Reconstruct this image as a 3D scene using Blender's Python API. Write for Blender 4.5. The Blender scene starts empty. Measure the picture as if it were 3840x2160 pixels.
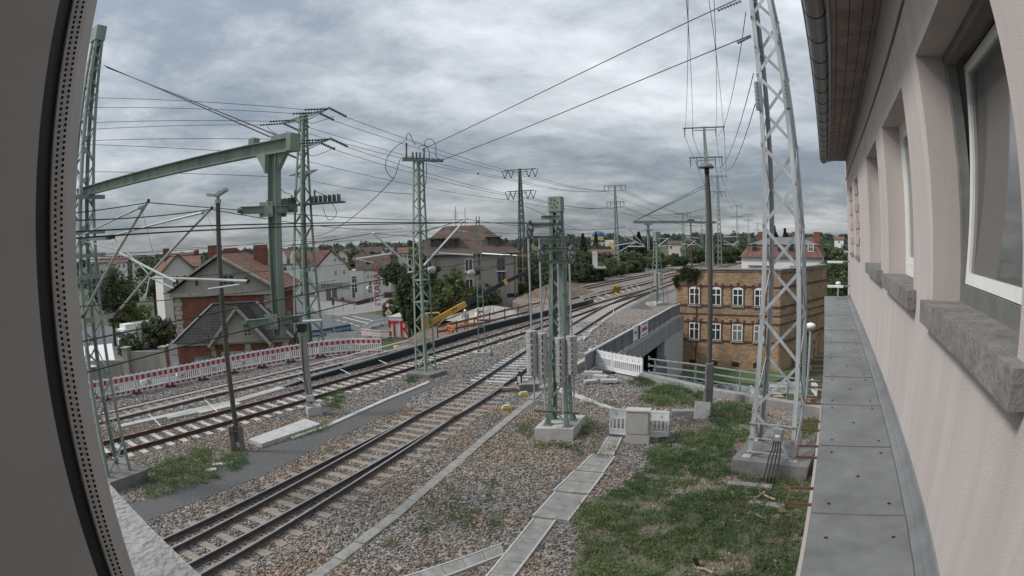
import bpy, math, random
import numpy as np
from mathutils import Vector, Matrix
R = math.radians
rnd = random.Random(7)
nrs = np.random.RandomState(11)
scene = bpy.context.scene
COL = scene.collection

# ---------------------------------------------------------------- camera (a wide-angle lens with barrel distortion)
CAMZ = 6.8
FPX, KD = 2258.17, 0.0615224
AX = ((0.99956692, 0.02942728, 0.0), (-0.00238138, 0.08088907, 0.99672027), (-0.02933076, 0.99628861, -0.08092411))
cam = bpy.data.cameras.new('camera')
cam.type = 'PANO'
cam.panorama_type = 'FISHEYE_LENS_POLYNOMIAL'
cam.fisheye_fov = math.pi
cam.sensor_fit = 'HORIZONTAL'
cam.sensor_width = 36.0
_s = 3840 / 36.0
cam.fisheye_polynomial_k0 = 0.0
cam.fisheye_polynomial_k1 = -_s / FPX
cam.fisheye_polynomial_k2 = 0.0
cam.fisheye_polynomial_k3 = -KD * _s ** 3 / (FPX * 1920.0 ** 2)
cam.fisheye_polynomial_k4 = 0.0
cam.clip_start = 0.02
cam.clip_end = 6000
camo = bpy.data.objects.new('camera', cam)
COL.objects.link(camo)
camo.matrix_world = Matrix(((AX[0][0], AX[0][1], -AX[0][2], 0), (AX[1][0], AX[1][1], -AX[1][2], 0),
                            (AX[2][0], AX[2][1], -AX[2][2], CAMZ), (0, 0, 0, 1)))
scene.camera = camo

# ---------------------------------------------------------------- sky: Nishita behind a full deck of broken cloud
SUN_AZ, SUN_EL = R(-96), R(44)
w = bpy.data.worlds.new('World'); scene.world = w; w.use_nodes = True
nt = w.node_tree; nt.nodes.clear()
def N(t, **kw):
    n = nt.nodes.new(t)
    for k, v in kw.items(): setattr(n, k, v)
    return n
def LK(a, b): nt.links.new(a, b)
def MATH(op, a, b=None, c=None):
    n = N('ShaderNodeMath', operation=op)
    for i, v in enumerate((a, b, c)):
        if v is None: continue
        if isinstance(v, (int, float)): n.inputs[i].default_value = v
        else: LK(v, n.inputs[i])
    return n.outputs[0]
sky = N('ShaderNodeTexSky', sky_type='NISHITA'); sky.sun_disc = False
sky.sun_elevation = SUN_EL; sky.sun_rotation = SUN_AZ
bg1 = N('ShaderNodeBackground'); bg1.inputs[1].default_value = 0.10; LK(sky.outputs[0], bg1.inputs[0])
tc = N('ShaderNodeTexCoord'); sp = N('ShaderNodeSeparateXYZ'); LK(tc.outputs['Generated'], sp.inputs[0])
zc = MATH('ADD', MATH('MAXIMUM', sp.outputs[2], 0.0), 0.16)
cb = N('ShaderNodeCombineXYZ'); LK(MATH('DIVIDE', sp.outputs[0], zc), cb.inputs[0]); LK(MATH('DIVIDE', sp.outputs[1], zc), cb.inputs[1])
cb.inputs[2].default_value = 3.7
def NOISE(scale, detail, rough, dist, off):
    m = N('ShaderNodeMapping'); m.inputs['Location'].default_value = off; LK(cb.outputs[0], m.inputs[0])
    n = N('ShaderNodeTexNoise'); n.inputs['Scale'].default_value = scale; n.inputs['Detail'].default_value = detail
    n.inputs['Roughness'].default_value = rough; n.inputs['Distortion'].default_value = dist
    LK(m.outputs[0], n.inputs['Vector']); return n.outputs['Fac']
n1 = NOISE(0.46, 10, 0.58, 0.25, (1.3, 0.4, 0)); n2 = NOISE(2.3, 10, 0.62, 0.2, (5.1, 2.2, 0)); n3 = NOISE(0.2, 2, 0.5, 0, (2.0, 7.7, 0))
f = MATH('ADD', MATH('ADD', MATH('MULTIPLY', n1, 0.66), MATH('MULTIPLY', n2, 0.34)), MATH('MULTIPLY', n3, 0.24))
cr = N('ShaderNodeValToRGB'); LK(f, cr.inputs[0])
e = cr.color_ramp.elements
e[0].position = 0.49; e[0].color = (0.15, 0.178, 0.21, 1)
e[1].position = 0.78; e[1].color = (0.60, 0.63, 0.655, 1)
for p, c in ((0.565, (0.195, 0.225, 0.26, 1)), (0.62, (0.29, 0.315, 0.34, 1)), (0.675, (0.40, 0.425, 0.45, 1))):
    q = e.new(p); q.color = c
bg2 = N('ShaderNodeBackground'); LK(cr.outputs[0], bg2.inputs[0])
LK(MATH('ADD', MATH('MULTIPLY', MATH('MAXIMUM', sp.outputs[2], 0.0), 1.25), 0.56), bg2.inputs[1])   # overcast deck: brighter towards the zenith
mx = N('ShaderNodeMixShader'); mx.inputs[0].default_value = 0.9; LK(bg1.outputs[0], mx.inputs[1]); LK(bg2.outputs[0], mx.inputs[2])
wo = N('ShaderNodeOutputWorld'); LK(mx.outputs[0], wo.inputs[0])

sl = bpy.data.lights.new('sun', 'SUN'); sl.energy = 1.5; sl.angle = R(11); sl.color = (1.0, 0.965, 0.92)
so = bpy.data.objects.new('sun', sl); COL.objects.link(so); so.location = (-30, -30, 60)
_sd = Vector((math.sin(SUN_AZ) * math.cos(SUN_EL), math.cos(SUN_AZ) * math.cos(SUN_EL), math.sin(SUN_EL)))
so.rotation_euler = _sd.to_track_quat('Z', 'Y').to_euler()
vs = scene.view_settings; vs.view_transform = 'Standard'; vs.look = 'None'; vs.gamma = 1.0; vs.use_curve_mapping = False
vs.exposure = 0.82
scene.cycles.max_bounces = 5; scene.cycles.diffuse_bounces = 3; scene.cycles.glossy_bounces = 2; scene.cycles.transmission_bounces = 3
scene.cycles.transparent_max_bounces = 6; scene.cycles.caustics_reflective = False; scene.cycles.caustics_refractive = False
try: scene.cycles.use_denoising = True
except Exception: pass

# ---------------------------------------------------------------- surveying helpers (photo direction -> place on a plane of known level)
def DIR(px, py):
    x, y = px - 1920.0, -(py - 1080.0); r = math.hypot(x, y) + 1e-9
    th = r / FPX * (1 + KD * (r / 1920.0) ** 2); s = math.sin(th) / r
    d = (s * x, s * y, math.cos(th))
    return Vector([AX[i][0] * d[0] + AX[i][1] * d[1] + AX[i][2] * d[2] for i in range(3)])
def G(px, py, z=0.0):
    d = DIR(px, py); t = (z - CAMZ) / d.z
    return Vector((d.x * t, d.y * t, z))
def T(px, py, dist):                       # point at horizontal distance dist
    d = DIR(px, py); t = dist / math.hypot(d.x, d.y)
    return Vector((d.x * t, d.y * t, CAMZ + d.z * t))
def HZ(px, py, p):                          # height of that direction over plan point p
    d = DIR(px, py); return CAMZ + d.z / math.hypot(d.x, d.y) * math.hypot(p[0], p[1])
def ZF(x0, y0, wd, ow=2576.0):
    s = wd / ow
    return lambda x, y: (x0 + x * s, y0 + y * s)
R2 = ZF(300, 700, 960); R3 = ZF(900, 800, 960); R3u = ZF(900, 350, 960); R4 = ZF(1750, 700, 960); R4u = ZF(1800, 400, 960)
R5 = ZF(2400, 800, 960); R6 = ZF(300, 1200, 960); R7 = ZF(1800, 1200, 960); R8 = ZF(2400, 1300, 960); RT = ZF(2480, 0, 960)
Z1 = ZF(1400, 1240, 640); Z2 = ZF(560, 1700, 640); Z3 = ZF(1100, 1500, 640); Za = ZF(2040, 960, 640); Zb = ZF(1560, 1020, 640)
Zc = ZF(2360, 780, 640); Zd = ZF(300, 1240, 640); Ze = ZF(840, 1180, 640, 1456.0); S6 = ZF(1100, 1500, 1200)
A1 = ZF(2880, 0, 960, 1288.0); B1 = ZF(2880, 1080, 960, 1288.0); C5 = ZF(0, 1400, 1200, 2288.0)

# ---------------------------------------------------------------- materials
MATS = {}
def mat(name, col, rough=0.7, metal=0.0, var=0.18, scale=6.0, bump=0.0, bscale=40.0, col2=None, spec=0.4, streak=False, island=0.0, detail=5):
    if name in MATS: return MATS[name]
    m = bpy.data.materials.new(name); m.use_nodes = True; t = m.node_tree; b = t.nodes['Principled BSDF']
    b.inputs['Roughness'].default_value = rough; b.inputs['Metallic'].default_value = metal
    b.inputs['Specular IOR Level'].default_value = spec
    tcn = t.nodes.new('ShaderNodeTexCoord'); vec = tcn.outputs['Object']
    if streak:
        mp = t.nodes.new('ShaderNodeMapping'); mp.inputs['Scale'].default_value = (1, 1, 0.12); t.links.new(vec, mp.inputs[0]); vec = mp.outputs[0]
    n = t.nodes.new('ShaderNodeTexNoise'); n.inputs['Scale'].default_value = scale; n.inputs['Detail'].default_value = detail; n.inputs['Roughness'].default_value = 0.65
    t.links.new(vec, n.inputs['Vector'])
    r = t.nodes.new('ShaderNodeValToRGB'); t.links.new(n.outputs['Fac'], r.inputs[0])
    c2 = col2 if col2 else tuple(min(1, c * (1 + var)) for c in col)
    c1 = col if col2 else tuple(c * (1 - var) for c in col)
    r.color_ramp.elements[0].position = 0.32; r.color_ramp.elements[0].color = (*c1, 1)
    r.color_ramp.elements[1].position = 0.68; r.color_ramp.elements[1].color = (*c2, 1)
    out = r.outputs[0]
    if island:
        g = t.nodes.new('ShaderNodeNewGeometry'); mr = t.nodes.new('ShaderNodeMapRange')
        mr.inputs[3].default_value = 1 - island; mr.inputs[4].default_value = 1 + island; t.links.new(g.outputs['Random Per Island'], mr.inputs[0])
        mm = t.nodes.new('ShaderNodeVectorMath'); mm.operation = 'SCALE'; t.links.new(out, mm.inputs[0]); t.links.new(mr.outputs[0], mm.inputs['Scale']); out = mm.outputs[0]
    t.links.new(out, b.inputs['Base Color'])
    if bump:
        n2 = t.nodes.new('ShaderNodeTexNoise'); n2.inputs['Scale'].default_value = bscale; n2.inputs['Detail'].default_value = 4
        t.links.new(tcn.outputs['Object'], n2.inputs['Vector'])
        bp = t.nodes.new('ShaderNodeBump'); bp.inputs['Strength'].default_value = bump; bp.inputs['Distance'].default_value = 0.02
        t.links.new(n2.outputs['Fac'], bp.inputs['Height']); t.links.new(bp.outputs[0], b.inputs['Normal'])
    MATS[name] = m; return m
def glassmat(name, col, rough=0.08, spec=0.6):
    if name in MATS: return MATS[name]
    m = bpy.data.materials.new(name); m.use_nodes = True; b = m.node_tree.nodes['Principled BSDF']
    b.inputs['Base Color'].default_value = (*col, 1); b.inputs['Roughness'].default_value = rough; b.inputs['Specular IOR Level'].default_value = spec
    MATS[name] = m; return m

# ---------------------------------------------------------------- mesh builder
def perp(d):
    a = Vector((0, 0, 1)) if abs(d.z) < 0.95 else Vector((0, 1, 0))
    s = d.cross(a).normalized(); return s, s.cross(d).normalized()
class MB:
    def __init__(s): s.v = []; s.f = []; s.m = []; s.mi = 0
    def add(s, vs, fs):
        o = len(s.v); s.v.extend([tuple(p) for p in vs])
        for f in fs: s.f.append(tuple(i + o for i in f)); s.m.append(s.mi)
        return s
    def mat(s, i): s.mi = i; return s
    def box(s, c, d, rz=0.0, M=None):
        x, y, z = d[0] / 2, d[1] / 2, d[2] / 2; ca, sa = math.cos(rz), math.sin(rz); vs = []
        for dx, dy, dz in ((-x, -y, -z), (x, -y, -z), (x, y, -z), (-x, y, -z), (-x, -y, z), (x, -y, z), (x, y, z), (-x, y, z)):
            if M is not None: p = M @ Vector((dx, dy, dz)); vs.append((c[0] + p.x, c[1] + p.y, c[2] + p.z))
            else: vs.append((c[0] + dx * ca - dy * sa, c[1] + dx * sa + dy * ca, c[2] + dz))
        return s.add(vs, ((0, 3, 2, 1), (4, 5, 6, 7), (0, 1, 5, 4), (1, 2, 6, 5), (2, 3, 7, 6), (3, 0, 4, 7)))
    def bar(s, p, q, wd, ht=None, up=None):
        p, q = Vector(p), Vector(q); d = q - p
        if d.length < 1e-6: return s
        d.normalize(); ht = ht or wd
        if up is not None:
            a = d.cross(Vector(up)).normalized(); b = a.cross(d).normalized()
        else: a, b = perp(d)
        vs = []
        for e in (p, q):
            for i, j in ((-1, -1), (1, -1), (1, 1), (-1, 1)): vs.append(e + a * (i * wd / 2) + b * (j * ht / 2))
        return s.add(vs, ((0, 1, 2, 3), (7, 6, 5, 4), (0, 4, 5, 1), (1, 5, 6, 2), (2, 6, 7, 3), (3, 7, 4, 0)))
    def angle(s, p, q, wd, t, ax, ay):       # L-section: two plates meeting at the line p-q
        ax, ay = Vector(ax), Vector(ay); p, q = Vector(p), Vector(q)
        s.bar(p + ax * wd / 2 + ay * t / 2, q + ax * wd / 2 + ay * t / 2, wd, t, up=ay)
        s.bar(p + ay * (wd + t) / 2 + ax * t / 2, q + ay * (wd + t) / 2 + ax * t / 2, wd - t, t, up=ax); return s
    def tube(s, pts, r, n=6, caps=True):
        pts = [Vector(p) for p in pts]; o = len(s.v); k = len(pts)
        for i, p in enumerate(pts):
            d = (pts[min(i + 1, k - 1)] - pts[max(i - 1, 0)])
            d = d.normalized() if d.length > 1e-9 else Vector((0, 0, 1))
            a, b = perp(d); rr = r[i] if isinstance(r, (list, tuple)) else r
            for j in range(n):
                t = 2 * math.pi * j / n; q = p + a * (rr * math.cos(t)) + b * (rr * math.sin(t)); s.v.append(tuple(q))
        for i in range(k - 1):
            for j in range(n):
                s.f.append((o + i * n + j, o + i * n + (j + 1) % n, o + (i + 1) * n + (j + 1) % n, o + (i + 1) * n + j)); s.m.append(s.mi)
        if caps:
            s.f.append(tuple(o + j for j in reversed(range(n)))); s.m.append(s.mi)
            s.f.append(tuple(o + (k - 1) * n + j for j in range(n))); s.m.append(s.mi)
        return s
    def lathe(s, c, prof, n=12, axis=(0, 0, 1)):   # prof: (radius, height)
        ax = Vector(axis).normalized(); a, b = perp(ax); c = Vector(c); o = len(s.v); k = len(prof)
        for r, h in prof:
            for j in range(n):
                t = 2 * math.pi * j / n; s.v.append(tuple(c + ax * h + a * (r * math.cos(t)) + b * (r * math.sin(t))))
        for i in range(k - 1):
            for j in range(n):
                s.f.append((o + i * n + j, o + i * n + (j + 1) % n, o + (i + 1) * n + (j + 1) % n, o + (i + 1) * n + j)); s.m.append(s.mi)
        s.f.append(tuple(o + j for j in reversed(range(n)))); s.m.append(s.mi)
        s.f.append(tuple(o + (k - 1) * n + j for j in range(n))); s.m.append(s.mi)
        return s
    def prism(s, poly, z0, z1):
        n = len(poly); vs = [(p[0], p[1], z0) for p in poly] + [(p[0], p[1], z1) for p in poly]
        ar = sum(poly[i][0] * poly[(i + 1) % n][1] - poly[(i + 1) % n][0] * poly[i][1] for i in range(n))
        fs = [tuple(range(n))[::-1], tuple(range(n, 2 * n))] + [(i, (i + 1) % n, n + (i + 1) % n, n + i) for i in range(n)]
        if ar < 0: fs = [tuple(reversed(f)) for f in fs]
        return s.add(vs, fs)
    def plate(s, pts, t, nrm=None):           # planar polygon in space given thickness t along its normal
        pts = [Vector(p) for p in pts]; n = len(pts)
        if nrm is None: nrm = (pts[1] - pts[0]).cross(pts[2] - pts[0]).normalized()
        else: nrm = Vector(nrm).normalized()
        q = [p + nrm * t for p in pts]
        return s.add(pts + q, [tuple(range(n))[::-1], tuple(range(n, 2 * n))] + [(i, (i + 1) % n, n + (i + 1) % n, n + i) for i in range(n)])
    def build(s, name, m, parent=None, world=False, smooth=False):
        me = bpy.data.meshes.new(name); off = parent.location if (world and parent is not None) else None
        v = [(p[0] - off[0], p[1] - off[1], p[2] - off[2]) for p in s.v] if off is not None else s.v
        me.from_pydata(v, [], s.f); ms = m if isinstance(m, (list, tuple)) else [m]
        for x in ms: me.materials.append(x)
        if len(ms) > 1: me.polygons.foreach_set('material_index', s.m)
        if smooth: me.polygons.foreach_set('use_smooth', [True] * len(me.polygons))
        me.update(); o = bpy.data.objects.new(name, me); COL.objects.link(o)
        if parent is not None: o.parent = parent
        return o
def tag(o, label=None, cat=None, group=None, kind=None):
    if label: o['label'] = label
    if cat: o['category'] = cat
    if group: o['group'] = group
    if kind: o['kind'] = kind
    return o
def empty(name, loc, label=None, cat=None, group=None, rz=0.0):
    o = bpy.data.objects.new(name, None); COL.objects.link(o); o.location = loc; o.rotation_euler = (0, 0, rz); o.empty_display_size = 0.2
    return tag(o, label, cat, group)
def centred(b, name, m, label, cat, group=None, smooth=False, kind=None):   # one-mesh thing with its origin at its base
    v = np.array(b.v); c = Vector((v[:, 0].mean(), v[:, 1].mean(), v[:, 2].min()))
    b.v = [(p[0] - c.x, p[1] - c.y, p[2] - c.z) for p in b.v]
    o = b.build(name, m, smooth=smooth); o.location = c; return tag(o, label, cat, group, kind or ('thing' if cat in ('wall', 'pillar') else None))
def dup(o, parent):
    c = o.copy(); COL.objects.link(c); c.parent = parent
    for ch in o.children: dup(ch, c)
    return c
def dup_thing(root, loc, rz=None, label=None, sc=None):
    c = root.copy(); COL.objects.link(c); c.location = loc
    if rz is not None: c.rotation_euler = (0, 0, rz)
    if sc is not None: c.scale = sc if isinstance(sc, (tuple, list, Vector)) else (sc, sc, sc)
    if label: c['label'] = label
    for ch in root.children: dup(ch, c)
    return c
def spline(pts, step=1.0):                   # Catmull-Rom through plan points, resampled at equal steps
    P = [Vector((p[0], p[1], p[2] if len(p) > 2 else 0)) for p in pts]; P = [2 * P[0] - P[1]] + P + [2 * P[-1] - P[-2]]; out = []
    for i in range(1, len(P) - 2):
        for k in range(24):
            t = k / 24; a, b, c, d = P[i - 1], P[i], P[i + 1], P[i + 2]
            out.append(0.5 * ((2 * b) + (c - a) * t + (2 * a - 5 * b + 4 * c - d) * t * t + (3 * b - a - 3 * c + d) * t ** 3))
    out.append(P[-2]); res = [out[0]]; acc = 0.0; need = step
    for a, b in zip(out[:-1], out[1:]):
        L = (b - a).length
        while L > 1e-9 and acc + L >= need:
            res.append(a.lerp(b, (need - acc) / L)); need += step
        acc += L
    return res
def offset(pts, d):
    o = []
    for i, p in enumerate(pts):
        t = (pts[min(i + 1, len(pts) - 1)] - pts[max(i - 1, 0)]); t.z = 0; t.normalize(); o.append(p + Vector((t.y, -t.x, 0)) * d)
    return o
def inpoly(x, y, poly):
    c = np.zeros(len(x), bool); n = len(poly)
    for i in range(n):
        x0, y0 = poly[i][:2]; x1, y1 = poly[(i + 1) % n][:2]
        if y0 == y1: continue
        k = ((y0 > y) != (y1 > y)) & (x < (x1 - x0) * (y - y0) / (y1 - y0) + x0); c ^= k
    return c
def rawmesh(name, V, F, m, smooth=False):     # V (n,3), F (k,4) or (k,3) numpy arrays
    me = bpy.data.meshes.new(name); n, k = F.shape
    me.vertices.add(len(V)); me.vertices.foreach_set('co', V.astype(np.float32).ravel())
    me.loops.add(n * k); me.loops.foreach_set('vertex_index', F.astype(np.int32).ravel())
    me.polygons.add(n); me.polygons.foreach_set('loop_start', np.arange(0, n * k, k, dtype=np.int32))
    me.materials.append(m); me.update(calc_edges=True); 
    if smooth: me.polygons.foreach_set('use_smooth', [True] * n)
    o = bpy.data.objects.new(name, me); COL.objects.link(o); return o
# ================================================================ the ground: low town level, railway plateau, bridge deck
LOW = -5.8
def ballast_mat(name, c_dark, c_mid, c_light, vs=16.0, brown=None, bstr=0.8):
    m = bpy.data.materials.new(name); m.use_nodes = True; t = m.node_tree; b = t.nodes['Principled BSDF']; b.inputs['Roughness'].default_value = 0.92; b.inputs['Specular IOR Level'].default_value = 0.2
    tcn = t.nodes.new('ShaderNodeTexCoord'); vo = t.nodes.new('ShaderNodeTexVoronoi'); vo.inputs['Scale'].default_value = vs; t.links.new(tcn.outputs['Object'], vo.inputs['Vector'])
    sx = t.nodes.new('ShaderNodeSeparateColor'); t.links.new(vo.outputs['Color'], sx.inputs[0])
    r = t.nodes.new('ShaderNodeValToRGB'); t.links.new(sx.outputs[0], r.inputs[0]); e = r.color_ramp.elements
    e[0].color = (*c_dark, 1); e[1].color = (*c_light, 1); q = e.new(0.5); q.color = (*c_mid, 1)
    out = r.outputs[0]
    if brown:
        n = t.nodes.new('ShaderNodeTexNoise'); n.inputs['Scale'].default_value = 0.35; n.inputs['Detail'].default_value = 4; t.links.new(tcn.outputs['Object'], n.inputs['Vector'])
        r2 = t.nodes.new('ShaderNodeValToRGB'); r2.color_ramp.elements[0].position = 0.46; r2.color_ramp.elements[1].position = 0.66; t.links.new(n.outputs['Fac'], r2.inputs[0])
        mx_ = t.nodes.new('ShaderNodeMix'); mx_.data_type = 'RGBA'; mx_.blend_type = 'MULTIPLY'; t.links.new(r2.outputs[0], mx_.inputs[0]); t.links.new(out, mx_.inputs[6]); mx_.inputs[7].default_value = (*brown, 1); out = mx_.outputs[2]
    t.links.new(out, b.inputs['Base Color'])
    bp = t.nodes.new('ShaderNodeBump'); bp.inputs['Strength'].default_value = bstr; bp.inputs['Distance'].default_value = 0.04; bp.invert = True
    t.links.new(vo.outputs['Distance'], bp.inputs['Height']); t.links.new(bp.outputs[0], b.inputs['Normal'])
    MATS[name] = m; return m
M_ballast = ballast_mat('ballast', (0.07, 0.068, 0.066), (0.19, 0.18, 0.168), (0.34, 0.325, 0.305), 15.0, (1.15, 0.86, 0.66))
M_stone = mat('ballast_stone', (0.165, 0.158, 0.15), 0.9, 0, 0, 0.4, 0, col2=(0.265, 0.205, 0.15), island=0.6, spec=0.2)
M_stone_g = mat('grey_stone', (0.17, 0.17, 0.172), 0.9, 0, 0, 0.8, 0, col2=(0.275, 0.255, 0.23), island=0.6, spec=0.2)
M_cinder = mat('cinder', (0.072, 0.071, 0.068), 0.95, 0, 0, 9, 0.7, 60, col2=(0.115, 0.115, 0.115), detail=12)
M_asph = mat('asphalt', (0.085, 0.088, 0.09), 0.9, 0, 0, 0.6, 0.2, 40, col2=(0.13, 0.132, 0.135), detail=10)
M_pave = mat('paving', (0.22, 0.21, 0.20), 0.9, 0, 0.2, 2, 0.2, 20)
M_earth = mat('earth', (0.11, 0.085, 0.06), 0.95, 0, 0, 1.2, 0.7, 12, col2=(0.20, 0.155, 0.11))
M_grassg = mat('grass_ground', (0.035, 0.05, 0.022), 0.95, 0, 0, 0.25, 0.8, 8, col2=(0.085, 0.10, 0.045), detail=10)
M_lawn = mat('lawn', (0.06, 0.085, 0.035), 0.95, 0, 0, 3.0, 0.5, 30, col2=(0.09, 0.12, 0.05), detail=8)
M_conc = mat('concrete', (0.25, 0.245, 0.235), 0.9, 0, 0.22, 2.5, 0.25, 30, streak=True, detail=9)
M_concd = mat('dark_concrete', (0.15, 0.145, 0.14), 0.92, 0, 0.3, 2.0, 0.4, 25, detail=9)
M_concl = mat('pale_concrete', (0.40, 0.39, 0.375), 0.88, 0, 0.16, 5.0, 0.2, 40, detail=9)
M_slab = mat('slab_concrete', (0.23, 0.225, 0.21), 0.92, 0, 0.28, 3.5, 0.3, 50, detail=10)

b = MB(); b.box((0, 0, LOW - 1), (5000, 5000, 2)); o = b.build('ground', M_grassg); tag(o, kind='structure')
NP = [(-45, -12), (-30, 8), (-21.7, 22.0), (-17.4, 29.7), (-13.4, 35.4), (-10.3, 37.2), (-7.6, 37.6), (4.6, 31.2), (4.95, 29.6), (6.4, 27.2), (9.9, 22.7), (11.4, 18.7), (12.5, 14), (12.5, -12)]
b = MB(); b.mat(1).prism(NP, LOW - .5, -0.004)
b.m[1] = 0
o = b.build('railway_ground', [M_ballast, M_concd]); tag(o, kind='structure')
DK = [(-7.6, 37.6), (4.6, 31.2), (12.9, 47.0), (2.4, 53.2)]
b = MB(); b.mat(1).prism(DK, -1.0, -0.006); b.m[1] = 0
o = b.build('bridge_deck', [M_ballast, M_conc]); tag(o, kind='structure')
FP = [(2.4, 53.2), (12.9, 47), (13.5, 51.6), (17.4, 57.5), (24.5, 69), (46, 104), (80, 150), (140, 215), (300, 360), (280, 400), (120, 245), (62, 172), (40, 143), (17, 110), (2.5, 82), (0, 66)]
b = MB(); b.mat(1).prism(FP, LOW - .5, -0.002); b.m[1] = 0
o = b.build('far_railway_ground', [M_ballast, M_concd]); tag(o, kind='structure')
PIT = [(-7.75, 37.9), (2.2, 53.5), (0.2, 65.5), (-4, 65), (-8.6, 53), (-9.4, 42)]
b = MB(); b.prism(PIT, LOW - .4, -1.25); o = b.build('building_site_ground', M_earth); tag(o, kind='structure')
# far ground falls back into gentle hills
b = MB()
for k, (x0, x1, y, h) in enumerate(((-1500, 200, 2100, 20), (-300, 1500, 2600, 22), (500, 2300, 1900, 12), (-2300, -700, 1700, 14))):
    n = 40; vs = []; fs = []
    for i in range(n + 1):
        t = i / n; hh = h * math.sin(math.pi * t) * (0.8 + 0.2 * math.sin(9 * t + k))
        x = x0 + (x1 - x0) * t; vs += [(x, y - 300, LOW), (x, y, LOW + hh), (x, y + 300, LOW)]
    for i in range(n):
        a = 3 * i; fs += [(a, a + 3, a + 4, a + 1), (a + 1, a + 4, a + 5, a + 2)]
    b.add(vs, fs)
M_hill = mat('hill_wood', (0.05, 0.065, 0.06), 1.0, 0, 0.25, 0.02, 0)
o = b.build('hills', M_hill, smooth=True); tag(o, kind='structure')

# dark cinder path between the tracks
PATH = [G(*Z2(0, 690)), G(*Z2(700, 400)), G(*Z2(1450, 10)), G(*Z3(0, 600)), G(*Z3(560, 405)), G(*Z3(1460, 0)), G(*Z1(870, 790)), G(*Z1(1200, 690)),
        G(*Z1(1250, 700)), G(*Z1(560, 1020)), G(*Z3(1620, 140)), G(*Z3(740, 520)), G(*Z3(0, 910)), G(*Z2(1700, 345)), G(*Z2(900, 650)), G(*Z2(0, 1010)),
        Vector((-11.2, 6, 0)), Vector((-16, 6, 0))]
b = MB(); b.prism(PATH, -0.05, 0.012); o = b.build('cinder_path', M_cinder); tag(o, kind='structure')
# far asphalt walk right of the far mast
WALK = [G(*Za(1290, 790)), G(*Za(1640, 590)), G(*Za(1990, 490)), G(*Za(1990, 520)), G(*Za(1770, 620)), G(*Za(1540, 740)), G(*Za(1700, 850)), G(*Za(1640, 810))]
b = MB(); b.prism(WALK, -0.05, 0.012); o = b.build('walkway', M_cinder); tag(o, kind='structure')

# ---------------------------------------------------------------- tracks
M_rail = mat('rail_rust', (0.085, 0.05, 0.038), 0.75, 0.2, 0.25, 4, 0)
M_raild = mat('rail_dark', (0.10, 0.082, 0.073), 0.7, 0.2, 0.25, 4, 0)
M_head = mat('rail_head_steel', (0.42, 0.42, 0.43), 0.32, 0.75, 0.15, 3, 0)
M_headr = mat('rail_head_rusty', (0.22, 0.12, 0.085), 0.6, 0.3, 0.2, 4, 0)
M_slw = mat('sleeper_concrete', (0.40, 0.395, 0.38), 0.9, 0, 0.13, 7, 0.15, 40)
M_slb = mat('sleeper_brown', (0.24, 0.20, 0.165), 0.92, 0, 0.25, 8, 0.3, 40, streak=False)
M_clip = mat('rail_clip', (0.12, 0.10, 0.09), 0.8, 0.2, 0.2, 9)
PROF = [(-.062, 0), (.062, 0), (.062, .012), (.012, .03), (.012, .105), (.036, .118), (.036, .148), (.028, .152), (-.028, .152), (-.036, .148), (-.036, .118), (-.012, .105), (-.012, .03), (-.062, .012)]
def rail(parent, pts, side, head, z=0.02, name='rail'):
    b = MB(); n = len(PROF); vs = []; fs = []; mi = []
    for i, p in enumerate(pts):
        t = (pts[min(i + 1, len(pts) - 1)] - pts[max(i - 1, 0)]); t.z = 0; t.normalize(); r = Vector((t.y, -t.x, 0))
        for u, h in PROF: q = p + r * u; vs.append((q.x, q.y, q.z + z + h))
    for i in range(len(pts) - 1):
        for j in range(n):
            fs.append((i * n + j, i * n + (j + 1) % n, (i + 1) * n + (j + 1) % n, (i + 1) * n + j)); mi.append(1 if j in (6, 7, 8, 9) and j != 6 or j == 8 else 0)
    fs.append(tuple(range(n))[::-1]); fs.append(tuple((len(pts) - 1) * n + j for j in range(n))); mi += [0, 0]
    b.add(vs, fs); b.m = mi
    return b.build(name, [side, head], parent, world=True)
def sleeper_mesh(L, wd, dip, m, gauge=0.75, extra=()):
    b = MB()
    if dip:
        for s in (-1, 1):
            b.box((s * (L / 2 - .42), 0, -.07), (.84, wd, .19))
        b.box((0, 0, -.068), (L - 1.66, wd * .86, .15))
    else: b.box((0, 0, -.07), (L, wd, .185))
    b.mat(1)
    for g in (-gauge, gauge) + tuple(extra):
        for s in (-1, 1): b.box((g + s * .10, 0, .035), (.07, .10, .035)); b.box((g + s * .10, 0, .06), (.03, .03, .035))
    o = b.build('sleeper', [m, M_clip]); me = o.data; bpy.data.objects.remove(o); return me
def sleepers(parent, pts, me, every=1, y0=-99, y1=999, jit=0.01):
    for i in range(1, len(pts) - 1, every):
        p = pts[i]
        if not (y0 <= p.y < y1): continue
        t = pts[i + 1] - pts[i - 1]; o = bpy.data.objects.new('sleeper', me); COL.objects.link(o); o.parent = parent
        o.location = (p.x - parent.location.x, p.y - parent.location.y, rnd.uniform(-jit, 0)); o.rotation_euler = (0, 0, math.atan2(t.y, t.x) - math.pi / 2 + rnd.uniform(-.012, .012))
SP = 0.62
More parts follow.
